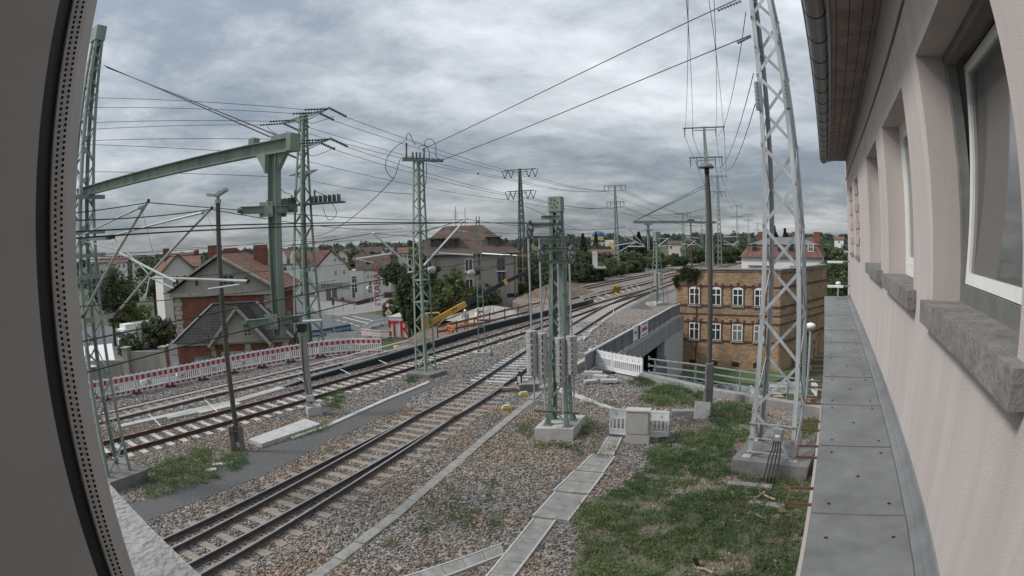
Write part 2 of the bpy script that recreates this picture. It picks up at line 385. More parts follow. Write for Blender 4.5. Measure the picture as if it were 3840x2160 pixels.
# turnout in the foreground: two routes that join under the wheel mast
cA = spline([(-10.2, 4.6), (-7.84, 10.33), (-5.41, 16.42), (-2.29, 24.13), (-1.15, 27.3), (1.45, 35.4), (4.95, 45.0), (9.0, 55.6), (13.2, 65.0), (17.85, 74.4), (23.6, 85.1), (31, 98.6), (42, 117), (56, 139)], SP)
cB = spline([(-9.2, 5.2), (-6.94, 11.12), (-5.0, 16.6), (-2.75, 23.1), (-1.35, 27.0), (-0.35, 29.8)], SP)
t1 = empty('railway_track', (-2, 24, 0), 'foreground track with bright railheads that forks towards the camera', 'track')
rail(t1, offset(cA, -.75), M_raild, M_head)
i27 = min(range(len(cA)), key=lambda i: abs(cA[i].y - 28.5))
rail(t1, offset(cA[i27:], .75), M_rail, M_headr)
rail(t1, offset(cB, .75)[:-2], M_raild, M_head)
rail(t1, [p for p in offset(cB, -.75) if p.y < 22.6], M_raild, M_head)
rail(t1, [p for p in offset(cA, .75) if p.y < 27.2], M_raild, M_head)
near = []
for p in cA:
    if p.y < 28:
        q = min(cB, key=lambda c: (c - p).length); near.append((p + q) / 2)
me_b = sleeper_mesh(3.0, .25, False, M_slb); me_w = sleeper_mesh(2.75, .26, False, M_slw); me_w2 = sleeper_mesh(2.6, .26, True, M_slw); me_b2 = sleeper_mesh(2.5, .24, True, M_slb)
sleepers(t1, near, me_b, y0=7.6)
sleepers(t1, cA, me_w, y0=28, y1=62)
# second track
c2 = spline([(-19.6, 8.2), (-14.7, 16.4), (-11.67, 21.8), (-9.57, 25.5), (-4.6, 34.5), (-.55, 41.7), (2.6, 47.4), (8.0, 57.6), (13.2, 66.6), (17.85, 74.4)], SP)
t2 = empty('railway_track', (-8, 28, 0), 'rusty second track on pale concrete sleepers running past the lattice masts', 'track')
rail(t2, offset(c2, -.75), M_rail, M_headr); rail(t2, offset(c2, .75), M_rail, M_headr)
sleepers(t2, c2, me_w2, y0=11.5, y1=66)
# third track, cut off at the building site
c3 = spline([(-25.5, 6.5), (-21.6, 13.2), (-17.75, 20.1), (-15.3, 24.5), (-10.3, 33.2)], SP)
t3 = empty('railway_track', (-16, 23, 0), 'dark short track along the striped barriers, cut off at the building site', 'track')
rail(t3, offset(c3, -.75), M_raild, M_raild); rail(t3, offset(c3, .75), M_raild, M_raild)
sleepers(t3, c3, me_b2, y0=14)
c4 = spline([(7.1, 64.9), (14, 76.6), (21.3, 88.9), (29.3, 103.6), (40, 121), (58, 149)], SP)
t4 = empty('railway_track', (14, 77, 0), 'rusty track behind the white tube barrier, starting at the spoil heap', 'track')
rail(t4, offset(c4, -.75), M_rail, M_headr); rail(t4, offset(c4, .75), M_rail, M_headr); sleepers(t4, c4, me_b2, y1=92)
c5 = spline([(8.6, 77.4), (16, 89.6), (24.7, 103.9), (32.5, 116.7), (46.3, 136.2), (62, 158), (84, 188), (112, 225)], SP * 2)
t5 = empty('railway_track', (20, 96, 0), 'far track in front of the hedge bank, outermost of the five', 'track')
rail(t5, offset(c5, -.75), M_raild, M_headr); rail(t5, offset(c5, .75), M_raild, M_headr)
cD = spline([(52, 133), (70, 155), (92, 182), (130, 226)], 4.0)
t6 = empty('railway_track', (70, 155, 0), 'distant track curving away behind the brick building roof', 'track')
rail(t6, offset(cD, -.75), M_raild, M_headr); rail(t6, offset(cD, .75), M_raild, M_headr)
# ================================================================ the signal box the camera looks out of: facade to the right, window post to the left
WD = Vector((0.50502, 0.86311, 0)); WR = Vector((0.86311, -0.50502, 0)); UA = 0.75
CAMP = Vector((0, 0, CAMZ))
def WP(al, lat, z): return CAMP + WD * al + WR * lat + Vector((0, 0, z))
WM = Matrix((tuple(WR), tuple(WD), (0, 0, 1))).transposed()     # local x = into the wall, y = along it
def wbox(b, al0, al1, l0, l1, z0, z1):
    c = WP((al0 + al1) / 2, (l0 + l1) / 2, (z0 + z1) / 2); return b.box(c, (abs(l1 - l0), abs(al1 - al0), abs(z1 - z0)), M=WM)
def stucco(name, c1, c2):
    m = mat(name, c1, 0.92, 0, 0, 3.2, 0.42, 240, col2=c2, detail=9, spec=0.2, streak=True); return m
M_pink = stucco('pink_render', (0.49, 0.435, 0.41), (0.59, 0.53, 0.505))
M_sill = mat('weathered_sill', (0.20, 0.19, 0.18), 0.95, 0, 0.3, 5, 0.7, 25, detail=10)
M_zinc = mat('grey_sheet', (0.185, 0.195, 0.19), 0.55, 0.1, 0.26, 2.4, 0.12, 7, detail=12)
M_zincl = mat('zinc', (0.28, 0.29, 0.295), 0.5, 0.4, 0.15, 2.5)
M_gut = mat('zinc_gutter', (0.22, 0.225, 0.228), 0.5, 0.5, 0.14, 2.5)
M_soff = mat('soffit_board', (0.24, 0.20, 0.185), 0.9, 0, 0.28, 3, 0.4, 30, detail=9)
M_brown = mat('brown_seal', (0.17, 0.115, 0.09), 0.85, 0, 0.2, 6)
M_white = mat('white_pvc', (0.74, 0.74, 0.72), 0.45, 0, 0.06, 6)
M_glass = glassmat('window_glass', (0.03, 0.035, 0.04), 0.06, 0.8)
M_glassn = glassmat('near_window_glass', (0.12, 0.115, 0.11), 0.05, 0.9)
M_glassg = glassmat('curtained_glass', (0.16, 0.165, 0.165), 0.15, 0.5)
M_screw = mat('screw', (0.06, 0.055, 0.05), 0.6, 0.5, 0.2, 9)
M_rust = mat('rusty_iron', (0.12, 0.062, 0.045), 0.9, 0.1, 0.3, 9)
L0, L1 = -0.4, 22.1 * UA
box_ = empty('signal_box', WP(8, 2.5, -CAMZ), 'pale pink rendered signal box with deep window openings and wooden eaves', 'building')
def wpart(name, m, fn, parent=box_):
    b = MB(); fn(b)
    return b.build(name, m, parent, world=True)
wins = [(2.56 * UA, 4.91 * UA), (6.02 * UA, 8.37 * UA), (9.46 * UA, 11.75 * UA)]
nich = [(14.97 * UA, 16.57 * UA), (18.0 * UA, 19.69 * UA)]
ZT, ZB = 1.5 * UA, -0.52 * UA
def wall(b):
    segs = [L0] + [x for wv in wins + nich for x in wv] + [L1]
    for i in range(0, len(segs), 2): wbox(b, segs[i], segs[i + 1], UA, UA + .42, ZB, ZT)
    wbox(b, L0, L1, UA, UA + .42, ZT, 1.98); wbox(b, L0, L1, UA, UA + .42, -1.6, ZB)
    for a, c in nich: wbox(b, a, c, UA + .09, UA + .42, ZB, ZT)
    wbox(b, L0, L1, UA + .42, UA + 6, -1.6, 1.98) if False else None
wpart('wall', M_pink, wall)
wpart('end_wall', M_pink, lambda b: wbox(b, L1 - .35, L1, UA + .42, UA + 6, -CAMZ, 1.98))
wpart('lower_wall', M_pink, lambda b: wbox(b, L0, L1 - .02, .13, .6, -CAMZ + .02, -1.66))
wpart('brown_seal', M_brown, lambda b: wbox(b, L0, L1 + .005, UA - .012, UA + .01, 1.49, 1.515))
# eaves: soffit boards one by one, fascia, gutter with its joint rings, roof slope
xs = [.27, .33, .455, .58, .685, .748]
LE = 15.6
for i in range(5):
    wpart('soffit_board', M_soff, lambda b: wbox(b, L0, LE - .012 * i, xs[i] + .004, xs[i + 1] - .004, 1.90 - (.012 if i == 0 else 0), 1.925))
wpart('soffit_backing', M_screw, lambda b: wbox(b, L0, LE - .03, .27, .748, 1.926, 1.955))
wpart('fascia', M_zincl, lambda b: wbox(b, L0, LE + .01, .235, .266, 1.87, 2.02))
def gutter(b):
    n = 10; vs = []; fs = []; rr = .098
    for al in (L0, LE - .05):
        for k in range(n + 1):
            t = math.pi * k / n
            for r in (rr, rr - .006): vs.append(WP(al, .135 - r * math.cos(t), 1.93 - r * math.sin(t)))
    m = 2 * (n + 1)
    for k in range(n):
        a = 2 * k; fs += [(a, a + m, a + m + 2, a + 2), (a + 1, a + 3, a + m + 3, a + m + 1), (a, a + 2, a + 3, a + 1), (a + m, a + m + 1, a + m + 3, a + m + 2)]
    b.add(vs, fs); b.tube([WP(L0, .035, 1.935), WP(LE - .05, .035, 1.935)], .011, 6)
gt = wpart('gutter', M_gut, gutter)
for k in range(22):
    al = .7 + k * .7
    if al > LE - .1: break
    b = MB(); pts = [WP(al, .135 - .1005 * math.cos(t), 1.93 - .1005 * math.sin(t)) for t in [math.pi * j / 12 for j in range(13)]]
    b.tube(pts, .006, 5); b.build('gutter_bracket', M_screw, gt).location = -box_.location + Vector((0, 0, 0))
wpart('roof', mat('roof_slate', (0.06, 0.06, 0.065), 0.8), lambda b: b.plate([WP(L0, .16, 2.03), WP(LE, .16, 2.03), WP(LE, 4.5, 4.6), WP(L0, 4.5, 4.6)], .06))
# windows
def window(a, c, tilt, glass):
    wobj = wpart('window', M_white if not tilt else mat('dark_grey_outer_frame', (0.16, 0.16, 0.155), 0.6), lambda b: [wbox(b, a, a + .07, UA + .2, UA + .27, ZB + .012, ZT), wbox(b, c - .07, c, UA + .2, UA + .27, ZB + .012, ZT), wbox(b, a + .07, c - .07, UA + .2, UA + .27, ZT - .07, ZT),  # the tilted window has a dark grey outer frame, the others white
                 wbox(b, a + .07, c - .07, UA + .2, UA + .27, ZB + .012, ZB + .12)])
    # sash: its top leans into the room when tilted open
    def sash(b, l0, ww, aa, cc):
        zb, zt = ZB + .125, ZT - .075
        for al0, al1, z0, z1 in ((aa, aa + ww, zb, zt), (cc - ww, cc, zb, zt), (aa + ww, cc - ww, zb, zb + ww), (aa + ww, cc - ww, zt - ww, zt)):
            vs = []
            for z in (z0, z1):
                dl = tilt * (z - zb)
                for al, l in ((al0, l0), (al1, l0), (al1, l0 + .055), (al0, l0 + .055)): vs.append(WP(al, UA + l + dl, z))
            b.add(vs, ((0, 3, 2, 1), (4, 5, 6, 7), (0, 1, 5, 4), (1, 2, 6, 5), (2, 3, 7, 6), (3, 0, 4, 7)))
    def pane(b, l0, aa, cc):
        zb, zt = ZB + .19, ZT - .14; vs = []
        for l in (l0, l0 + .012):
            for al, z in ((aa, zb), (cc, zb), (cc, zt), (aa, zt)): vs.append(WP(al, UA + l + tilt * (z - ZB - .125), z))
        b.add(vs, ((0, 1, 2, 3), (7, 6, 5, 4), (0, 4, 5, 1), (1, 5, 6, 2), (2, 6, 7, 3), (3, 7, 4, 0)))
    b = MB(); sash(b, .215, .065, a + .075, c - .075); sh = b.build('sash', M_white, wobj); sh.location = -box_.location
    b = MB(); pane(b, .235, a + .14, c - .14); ph = b.build('pane', glass, wobj); ph.location = -box_.location
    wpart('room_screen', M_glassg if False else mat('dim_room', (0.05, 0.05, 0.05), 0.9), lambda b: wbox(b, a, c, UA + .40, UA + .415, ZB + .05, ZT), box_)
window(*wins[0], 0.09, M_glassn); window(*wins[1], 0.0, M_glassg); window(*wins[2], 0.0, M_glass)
for a, c in wins:
    def sill(b):
        wbox(b, a - .17, c + .05, UA - .078, UA + .30, ZB - .12, ZB + .014)
    wpart('window_sill', M_sill, sill)
for a, c in nich:
    wpart('window_sill', M_sill, lambda b: wbox(b, a - .03, c + .03, UA - .03, UA + .09, ZB - .06, ZB + .002))
    for zz in (ZT - .28, ZT - .62, ZB + .55, ZB + .22):
        wpart('niche_hook', mat('faded_pink', (0.52, 0.44, 0.41), 0.9), lambda b: wbox(b, c - .02, c + .05, UA - .02, UA + .06, zz, zz + .16))
# the sheet-metal covered ledge under the windows
ledge = empty('ledge', WP(8, .36, -1.66), 'grey sheet-metal ledge with screw heads under the pink facade', 'ledge')
ZL = -2.055 * UA
def edge_al(px, py):
    d = DIR(px, py); t = ZL / d.z; return (d * t).dot(WD)
seams = sorted(edge_al(*B1(x, y)) for x, y in ((285, 135), (285, 210), (285, 272), (285, 345), (285, 445), (282, 585), (268, 790), (228, 1130)))
seams = [-.3, .75] + [s for s in seams if s > 1.2] + [L1 - .9]
LA, LB = .066, .655
b = MB(); b.lathe((0, 0, 0), [(.013, 0), (.013, .002), (.008, .0025), (.008, .005), (.004, .006)], 8); _o = b.build('screw', M_screw); SCREW = _o.data; bpy.data.objects.remove(_o)
for k, (a, c) in enumerate(zip(seams[:-1], seams[1:])):
    b = MB(); wbox(b, a + .003, c - .003, LA, LB, ZL - .03, ZL + .0015 * (k % 2)); wbox(b, a + .003, c - .003, LA - .012, LA, ZL - .09, ZL - .002)
    pn = b.build('panel', M_zinc, ledge, world=True)
    L = c - a
    for fx, fl in ((.12, .16), (.12, .84), (.5, .5), (.88, .16), (.88, .84)):
        p = WP(a + L * fx + rnd.uniform(-.02, .02), LA + (LB - LA) * fl, ZL + .0016); s = bpy.data.objects.new('screw', SCREW); COL.objects.link(s); s.parent = pn; s.location = p - ledge.location
for s_al in seams[1:-1]:
    b = MB(); wbox(b, s_al - .012, s_al - .0035, LA, LB, ZL + .0018, ZL + .006); b.build('seam', M_concd, ledge, world=True)
b = MB(); wbox(b, -.3, L1 - .9, LB + .004, LB + .05, ZL - .03, ZL + .012); wbox(b, -.3, L1 - .9, LB + .05, UA - .012, ZL - .03, ZL + .035); wbox(b, -.3, L1 - .9, UA - .012, UA - .002, ZL - .03, ZL + .10)
b.build('flashing', M_zincl, ledge, world=True)
b = MB(); wbox(b, -.3, L1 - .92, LA + .01, UA - .02, ZL - .12, ZL - .031); b.build('core', M_concd, ledge, world=True)
# rusty step irons under the ledge
k = 0
for x, y in ((1780, 110), (1770, 345), (1750, 590), (1735, 810), (1715, 1030), (1690, 1250), (1665, 1430)):
    pass
for k in range(9):
    al = 4.6 + 1.0 * k + (.12 if k % 2 else 0)
    b = MB(); zz = ZL - .62
    b.bar(WP(al, .14, zz), WP(al, -.14, zz), .022); b.bar(WP(al + .34, .14, zz), WP(al + .34, -.14, zz), .022); b.bar(WP(al - .01, -.15, zz), WP(al + .35, -.15, zz), .022)
    words = ['nearest', 'second', 'third', 'fourth', 'fifth', 'sixth', 'seventh', 'eighth', 'ninth'][k]
    centred(b, 'wall_bracket', M_rust, 'rusty iron bracket beside the grey ledge, %s from the camera' % words, 'bracket', 'rusty brackets on the signal box wall')
# lamps on the far end of the facade
for k, (px, py, lb) in enumerate(((3156, 982, 'topmost'), (3150, 1068, 'middle'), (3160, 1157, 'lowest'))):
    p = T(px, py, 15.6); zz = p.z - CAMZ; al = 15.4 - .35 * k if k < 2 else 15.2
    t = empty('wall_lamp', WP(al, UA, zz), 'white flat floodlight on the far end of the pink wall, %s of three' % lb, 'lamp', 'floodlights on the facade end')
    b = MB(); b.bar(WP(al, UA - .005, zz + .02), WP(al, UA - .22, zz + .02), .035); b.build('arm', M_zincl, t, world=True)
    b = MB(); wbox(b, al - .12, al + .12, UA - .62, UA - .2, zz - .02, zz + .025); b.build('lamp_head', M_white, t, world=True)

# ---------------------------------------------------------------- the camera's own bay window: post on the left, outer sill, room behind
M_frame = mat('grey_window_frame', (0.78, 0.77, 0.75), 0.6, 0, 0.08, 3)
M_framed = mat('dark_window_frame', (0.5, 0.49, 0.47), 0.6, 0, 0.08, 3)
M_gasket = mat('black_gasket', (0.012, 0.014, 0.014), 0.6, 0, 0.1, 3)
M_spacer = mat('aluminium_spacer', (0.62, 0.60, 0.58), 0.5, 0.3, 0.08, 5)
M_plaster = mat('outer_render', (0.34, 0.335, 0.325), 0.95, 0, 0.2, 18, 0.8, 60, detail=10)
post = empty('window_post', T(200, 894, .45).xy.to_3d() + Vector((0, 0, CAMZ - 1.25)), 'grey window post with perforated glazing spacer at the left edge', 'window frame')
def strip(name, x0, x1, d0, d1, m, dep=.05, z0=-1.25, z1=1.35):
    a, c = T(x0, 894, d0), T(x1, 894, d1); n = (c - a); n.z = 0; n.normalize(); n = Vector((-n.y, n.x, 0)) * dep
    b = MB(); b.prism([a, c, c + n, a + n], CAMZ + z0, CAMZ + z1); return b.build(name, m, post, world=True)
strip('outer_frame', 248, 285, .452, .47, M_framed, .04)
sp = strip('spacer', 191, 250, .435, .447, M_spacer, .02)
strip('gasket', 132, 193, .42, .44, M_gasket, .03)
strip('inner_frame', -420, 134, .42, .418, M_frame, .06)
b = MB()
for col, dist in ((208, .4352), (231, .4402)):
    for k in range(200):
        z = -.42 + k * .0042 + (.002 if col > 210 else 0); p = T(col, 894, dist); p.z = CAMZ + z
        dr = DIR(col, 894); dr.z = 0; dr.normalize(); s_ = Vector((-dr.y, dr.x, 0)); b.box(p, (.0021, .0012, .0021), rz=math.atan2(s_.y, s_.x))
o = b.build('perforation', M_gasket, post, world=True); tag(o, kind='stuff')
zs = CAMZ - .52
a, c = G(400, 1800, zs), G(790, 2190, zs); d = (c - a).normalized(); n = Vector((-d.y, d.x, 0))
if n.dot(a) > 0: n = -n
b = MB(); b.prism([a - d * .18, c + d * .6, c + d * .6 + n * .5, a - d * .18 + n * .5], CAMZ - 1.6, zs); o = b.build('outer_sill', M_plaster); tag(o, 'rough grey rendered window ledge below the window post', 'ledge')
M_room = mat('room_paint', (0.7, 0.69, 0.67), 0.9)
b = MB(); z0, z1 = CAMZ - 1.6, CAMZ + 1.36
b.box((-.6, -1.4, z1 + .06), (3.2, 3.2, .12)); b.box((-.6, -1.45, z0 - .06), (3.2, 3.1, .12)); b.box((-2.2, -1.3, (z0 + z1) / 2), (.12, 3.4, z1 - z0 + .24)); b.box((-.6, -3.05, (z0 + z1) / 2), (3.2, .12, z1 - z0 + .24)); b.box((.78, -1.75, (z0 + z1) / 2), (.12, 2.5, z1 - z0 + .24))
o = b.build('room', M_room); tag(o, kind='structure')
# ================================================================ lattice masts, towers, gantry
M_green = mat('green_paint', (0.185, 0.232, 0.195), 0.65, 0, 0.32, 3.5, 0.08, 60, detail=10, streak=True)
M_greend = mat('dark_green_paint', (0.085, 0.115, 0.098), 0.65, 0, 0.2, 1.5)
M_galv = mat('galvanised', (0.36, 0.38, 0.395), 0.55, 0.2, 0.26, 4, 0.05, 60, detail=10, streak=True)
M_galvg = mat('green_galvanised', (0.23, 0.27, 0.25), 0.62, 0.1, 0.3, 3, detail=9, streak=True)
M_tube = mat('aluminium_tube', (0.40, 0.42, 0.41), 0.4, 0.45, 0.12, 3)
M_wire = mat('wire', (0.028, 0.032, 0.036), 0.6, 0.3, 0.2, 3)
M_wiret = mat('thick_wire', (0.022, 0.026, 0.03), 0.6, 0.3, 0.2, 3)
M_porc = mat('brown_porcelain', (0.07, 0.03, 0.022), 0.3, 0, 0.2, 4)
M_insb = mat('dark_insulator', (0.03, 0.045, 0.06), 0.35, 0, 0.2, 4)
M_insg = mat('grey_insulator', (0.33, 0.33, 0.33), 0.5, 0, 0.2, 6)
M_weight = mat('weight_concrete', (0.34, 0.335, 0.325), 0.92, 0, 0.25, 9, 0.4, 40, detail=9)
M_wood = mat('old_pole', (0.085, 0.08, 0.072), 0.92, 0, 0.35, 7, 0.5, 40, streak=True, detail=9)
M_timber = mat('fresh_timber', (0.46, 0.34, 0.19), 0.85, 0, 0.15, 4, streak=True)
M_black = mat('black_plastic', (0.015, 0.015, 0.017), 0.5, 0, 0.2, 4)
M_red = mat('red_paint', (0.42, 0.035, 0.03), 0.5, 0, 0.12, 5)

def lattice(parent, c, z0, z1, w0, w1, rz, leg, br, panels, m, split=True, style='zig', thick=None, names=('leg', 'brace')):
    def cor(z):
        t = (z - z0) / (z1 - z0); h = (w0 + (w1 - w0) * t) / 2
        return [Vector((c[0] + h * (sx * math.cos(rz) - sy * math.sin(rz)), c[1] + h * (sx * math.sin(rz) + sy * math.cos(rz)), z)) for sx, sy in ((-1, -1), (1, -1), (1, 1), (-1, 1))]
    ex = Vector((math.cos(rz), math.sin(rz), 0)); ey = Vector((-ex.y, ex.x, 0)); t = thick or leg * .18
    a, q = cor(z0), cor(z1); B = MB(); legs = []
    for i, (sx, sy) in enumerate(((1, 1), (-1, 1), (-1, -1), (1, -1))):
        b = MB() if split else B; b.angle(a[i], q[i], leg, t, ex * sx, ey * sy)
        if split: b.build(names[0], m, parent, world=True)
    # panels shrink with the taper
    hs = [w0 + (w1 - w0) * (k + .5) / panels for k in range(panels)]; s = sum(hs); zz = [z0]
    for h in hs: zz.append(zz[-1] + (z1 - z0) * h / s)
    for f in range(4):
        n = (ex if f % 2 else ey) * (1 if f in (1, 2) else -1)
        for k in range(panels):
            lo, hi = cor(zz[k]), cor(zz[k + 1]); i, j = f, (f + 1) % 4; k2 = k + f
            pairs = ((lo[i], hi[j]), (lo[j], hi[i])) if style == 'x' else (((lo[i], hi[j]),) if k2 % 2 else ((lo[j], hi[i]),))
            for e, (p, r) in enumerate(pairs):
                b = MB() if split else B; off = n * (-t * (1.6 + 1.3 * e)); b.bar(p + off, r + off, br, br * .22, up=n)
                if split: b.build(names[1], m, parent, world=True)
    if not split: B.build('lattice', m, parent, world=True)
    return cor
def part(name, m, parent, fn, smooth=False):
    b = MB(); fn(b); return b.build(name, m, parent, world=True, smooth=smooth)
def insulator(b, p, q, r, n=7, core=None):      # ribbed rod between two points
    p, q = Vector(p), Vector(q); d = q - p; L = d.length; pr = [(r * .35, 0)]
    for k in range(n):
        h = L * (k + .5) / n; s = L / n; pr += [(r * .4, h - s * .3), (r, h - s * .05), (r * .95, h + s * .05), (r * .4, h + s * .18)]
    pr.append((r * .35, L)); b.lathe(p, pr, 8, d)
TDIR = Vector((.373, .928, 0)); TRT = Vector((.928, -.373, 0)); TANG = math.atan2(TDIR.y, TDIR.x) - math.pi / 2

# ---- mast at the left edge, carrying the cantilever beam
CL = Vector((-12.55, 13.8, 0)); zLt = HZ(395, 150, CL)
mL = empty('lattice_mast', CL, 'grey-green lattice mast at the left edge behind the window post', 'mast')
part('foundation', M_concd, mL, lambda b: b.box(CL + Vector((.05, 0, .17)), (1.75, 1.75, .42), rz=TANG))
corL = lattice(mL, CL, .36, zLt, 1.0, .34, TANG, .11, .06, 19, M_galvg)
part('head_plate', M_galvg, mL, lambda b: b.box(CL + Vector((0, 0, zLt + .2)), (.40, .40, .5), rz=TANG))
BE = T(1085, 540, 12.0); BE0 = T(1020, 560, 12.2); zb = BE.z
BD = (Vector((BE.x, BE.y, 0)) - CL); BL = BD.length; BD.normalize()
for zz in (zb - .2, HZ(360, 957, CL), HZ(365, 1035, CL), HZ(370, 870, CL)):
    part('cross_plate', M_galvg, mL, lambda b: [b.box(CL + Vector((TRT.x * s * .45, TRT.y * s * .45, zz)), (.10, 1.15, .12), rz=TANG) for s in (1,)] + [b.box(CL + TDIR * s * .47 + Vector((0, 0, zz)), (1.15, .08, .12), rz=TANG) for s in (-1,)])
def ibeam(b, p, q, h, wd, t=.018):
    up = Vector((0, 0, 1)) if abs((Vector(q) - Vector(p)).normalized().z) < .9 else None
    d = (Vector(q) - Vector(p)).normalized(); u = Vector((0, 0, 1)) if up is not None else TDIR
    b.bar(Vector(p) + u * (h / 2 - t / 2), Vector(q) + u * (h / 2 - t / 2), wd, t, up=u); b.bar(Vector(p) - u * (h / 2 - t / 2), Vector(q) - u * (h / 2 - t / 2), wd, t, up=u)
    b.bar(p, q, t * .8, h - 2 * t, up=u)
gb = empty('cantilever_gantry', CL + Vector((0, 0, zb - .2)), 'green steel cantilever beam with a hanging post, held by the left lattice mast', 'gantry')
PE = CL + BD * (BL + .15); PE.z = zb
part('beam', M_green, gb, lambda b: ibeam(b, CL + Vector((0, 0, zb)) - BD * .5, PE, .27, .20))
part('end_block', M_green, gb, lambda b: [b.box(PE - BD * .05 + Vector((0, 0, .02)), (.12, .34, .36), rz=math.atan2(BD.y, BD.x)), b.box(PE - BD * .35 + Vector((0, 0, .18)), (.5, .16, .09), rz=math.atan2(BD.y, BD.x))])
part('end_block', M_green, gb, lambda b: b.box(PE - BD * 1.15 + Vector((0, 0, .2)), (.16, .2, .13), rz=math.atan2(BD.y, BD.x)))
HP = PE - BD * .55; zh0 = HZ(1024, 1258, HP)
def hang(b):
    t0, t1 = Vector((HP.x, HP.y, zh0)), Vector((HP.x, HP.y, zb - .14))
    b.bar(t0 + BD * .095, t1 + BD * .095, .2, .016, up=BD); b.bar(t0 - BD * .095, t1 - BD * .095, .2, .016, up=BD); b.bar(t0, t1, .013, .17, up=BD)
part('hanging_post', M_green, gb, hang)
part('gusset', M_green, gb, lambda b: [b.plate([Vector((HP.x, HP.y, zb - .145)) + BD * s * .1 + TDIR * -.06, Vector((HP.x, HP.y, zb - .145)) + BD * s * .36 + TDIR * -.06, Vector((HP.x, HP.y, zb - .55)) + BD * s * .1 + TDIR * -.06], .12 * s, TDIR) for s in (1, -1)] + [b.box(Vector((HP.x, HP.y, zb - .15)), (.86, .24, .025), rz=math.atan2(BD.y, BD.x))])
AD = Vector((.80, .60, 0))
for k, py in enumerate((787, 1203)):
    zc_ = HZ(1010, py, HP); c = Vector((HP.x, HP.y, zc_)) - TDIR * .16
    arm = part('bracket_arm', M_green, gb, lambda b: [ibeam(b, c - AD * .62, c + AD * .62, .15, .09, .012), b.box(c - TDIR * .09, (.30, .02, .3), rz=TANG + .35), b.box(c + TDIR * .32, (.30, .02, .3), rz=TANG + .35)])
    for s in (-1, 1):
        b = MB(); q = c + AD * (.55 * s) - TDIR * .06; insulator(b, q - TDIR * .10 - gb.location, q + TDIR * .02 - gb.location, .062, 2); b.build('insulator', M_greend, arm)
    for sx, sz in ((-.11, -.11), (.11, -.11), (-.11, .11), (.11, .11)):
        b = MB(); b.lathe(c - TDIR * .10 + TRT * sx + Vector((0, 0, sz)) - gb.location, [(.022, 0), (.022, .025), (.012, .03)], 6, -TDIR); b.build('bolt', M_greend, arm)

# ---- middle lattice mast C
CC = Vector((-4.58, 30.25, 0)); RC = R(45) + R(6)
mC = empty('lattice_mast', CC, 'green lattice mast standing between the two tracks, cable loops on its top', 'mast')
part('foundation', M_concd, mC, lambda b: b.prism([CC + Vector(v) for v in ((-.9, -.75, 0), (.35, -1.25, 0), (1.1, -.15, 0), (-.2, .9, 0))], -.1, .22))
zCt = HZ(1563, 600, CC); lattice(mC, CC, .2, zCt, .78, .40, RC, .11, .055, 22, M_green)
part('cross_arm', M_green, mC, lambda b: [b.bar(T(1508, 600, 30.2), T(1662, 604, 30.6), .1, .12), b.bar(T(1508, 594, 30.9), T(1662, 600, 31.2), .1, .12)] + [b.bar(T(1515 + 20 * i, 600, 30.2), T(1515 + 20 * i, 596, 31.1), .06) for i in range(8)])
for px in (1524, 1548, 1562, 1575, 1590):
    b = MB(); p = T(px, 597, 30.6); tall = {1524: 62, 1590: 42}.get(px, 26); q = T(px, 597 - tall, 30.6); insulator(b, p - mC.location, q - mC.location, .075, 8 if tall > 30 else 4); b.build('insulator', M_porc if px in (1524, 1590) else M_insb, mC)
for y in (867, 1050, 1132):
    part('band', M_green, mC, lambda b: b.box(CC + Vector((0, 0, HZ(1566, y, CC))), (.66, .66, .07), rz=RC))

# ---- double-channel mast
CS = Vector((-1.87, 34.9, 0)); zS = HZ(1791, 812, CS)
mS = empty('channel_mast', CS, 'slim green double-channel mast on a small concrete block between the tracks', 'mast')
part('foundation', M_concl, mS, lambda b: b.box(CS + Vector((0, 0, .08)), (.86, .7, .36), rz=.1))
for s in (-1, 1):
    part('channel', M_green, mS, lambda b: [b.bar(CS + Vector((s * .20, -.03, .26)), CS + Vector((s * .085, -.03, zS)), .055, .10), b.box(CS + Vector((s * .20, -.02, .33)), (.2, .3, .05))])
for k in range(9):
    z = .9 + k * (zS - 1.2) / 8; hw = .20 - .115 * z / zS
    part('batten', M_green, mS, lambda b: b.box(CS + Vector((0, -.09, z)), (2 * hw + .05, .015, .13)))

# ---- wheel mast D with its tension weights
CDm = Vector((1.55, 20.04, 0)); RD = math.atan2(19.42 - 19.68, 1.70 - 1.03); zD = HZ(2074, 795, CDm)
mD = empty('wheel_mast', CDm, 'green lattice mast with tension wheels and concrete weight stacks on a block foundation', 'mast')
part('foundation', M_concl, mD, lambda b: b.prism([CDm + Vector(v) for v in ((-.93, -.55, 0), (.36, -.80, 0), (.96, .75, 0), (-.35, 1.0, 0))], -.15, .42))
lattice(mD, CDm, .42, zD, .72, .38, RD, .13, .07, 11, M_green)
exD = Vector((math.cos(RD), math.sin(RD), 0)); eyD = Vector((-exD.y, exD.x, 0))
for sx in (-1, 1):
    for sy in (-1, 1):
        part('foot', M_green, mD, lambda b: [b.box(CDm + exD * sx * .36 + eyD * sy * .36 + Vector((0, 0, .435)), (.32, .3, .03), rz=RD), b.bar(CDm + exD * sx * .42 + eyD * sy * .42 + Vector((0, 0, .45)), CDm + exD * sx * .345 + eyD * sy * .345 + Vector((0, 0, .8)), .09, .02), b.box(CDm + exD * sx * .36 + eyD * sy * .36 + Vector((.09, -.09, .47)), (.05, .05, .06)), b.box(CDm + exD * sx * .36 + eyD * sy * .36 + Vector((-.09, -.09, .47)), (.05, .05, .06))])
zHt = HZ(2074, 742, CDm)
hd = part('head_box', M_green, mD, lambda b: b.box(CDm + Vector((0, 0, (zD + zHt) / 2 + .02)), (.43, .43, zHt - zD + .02), rz=RD))
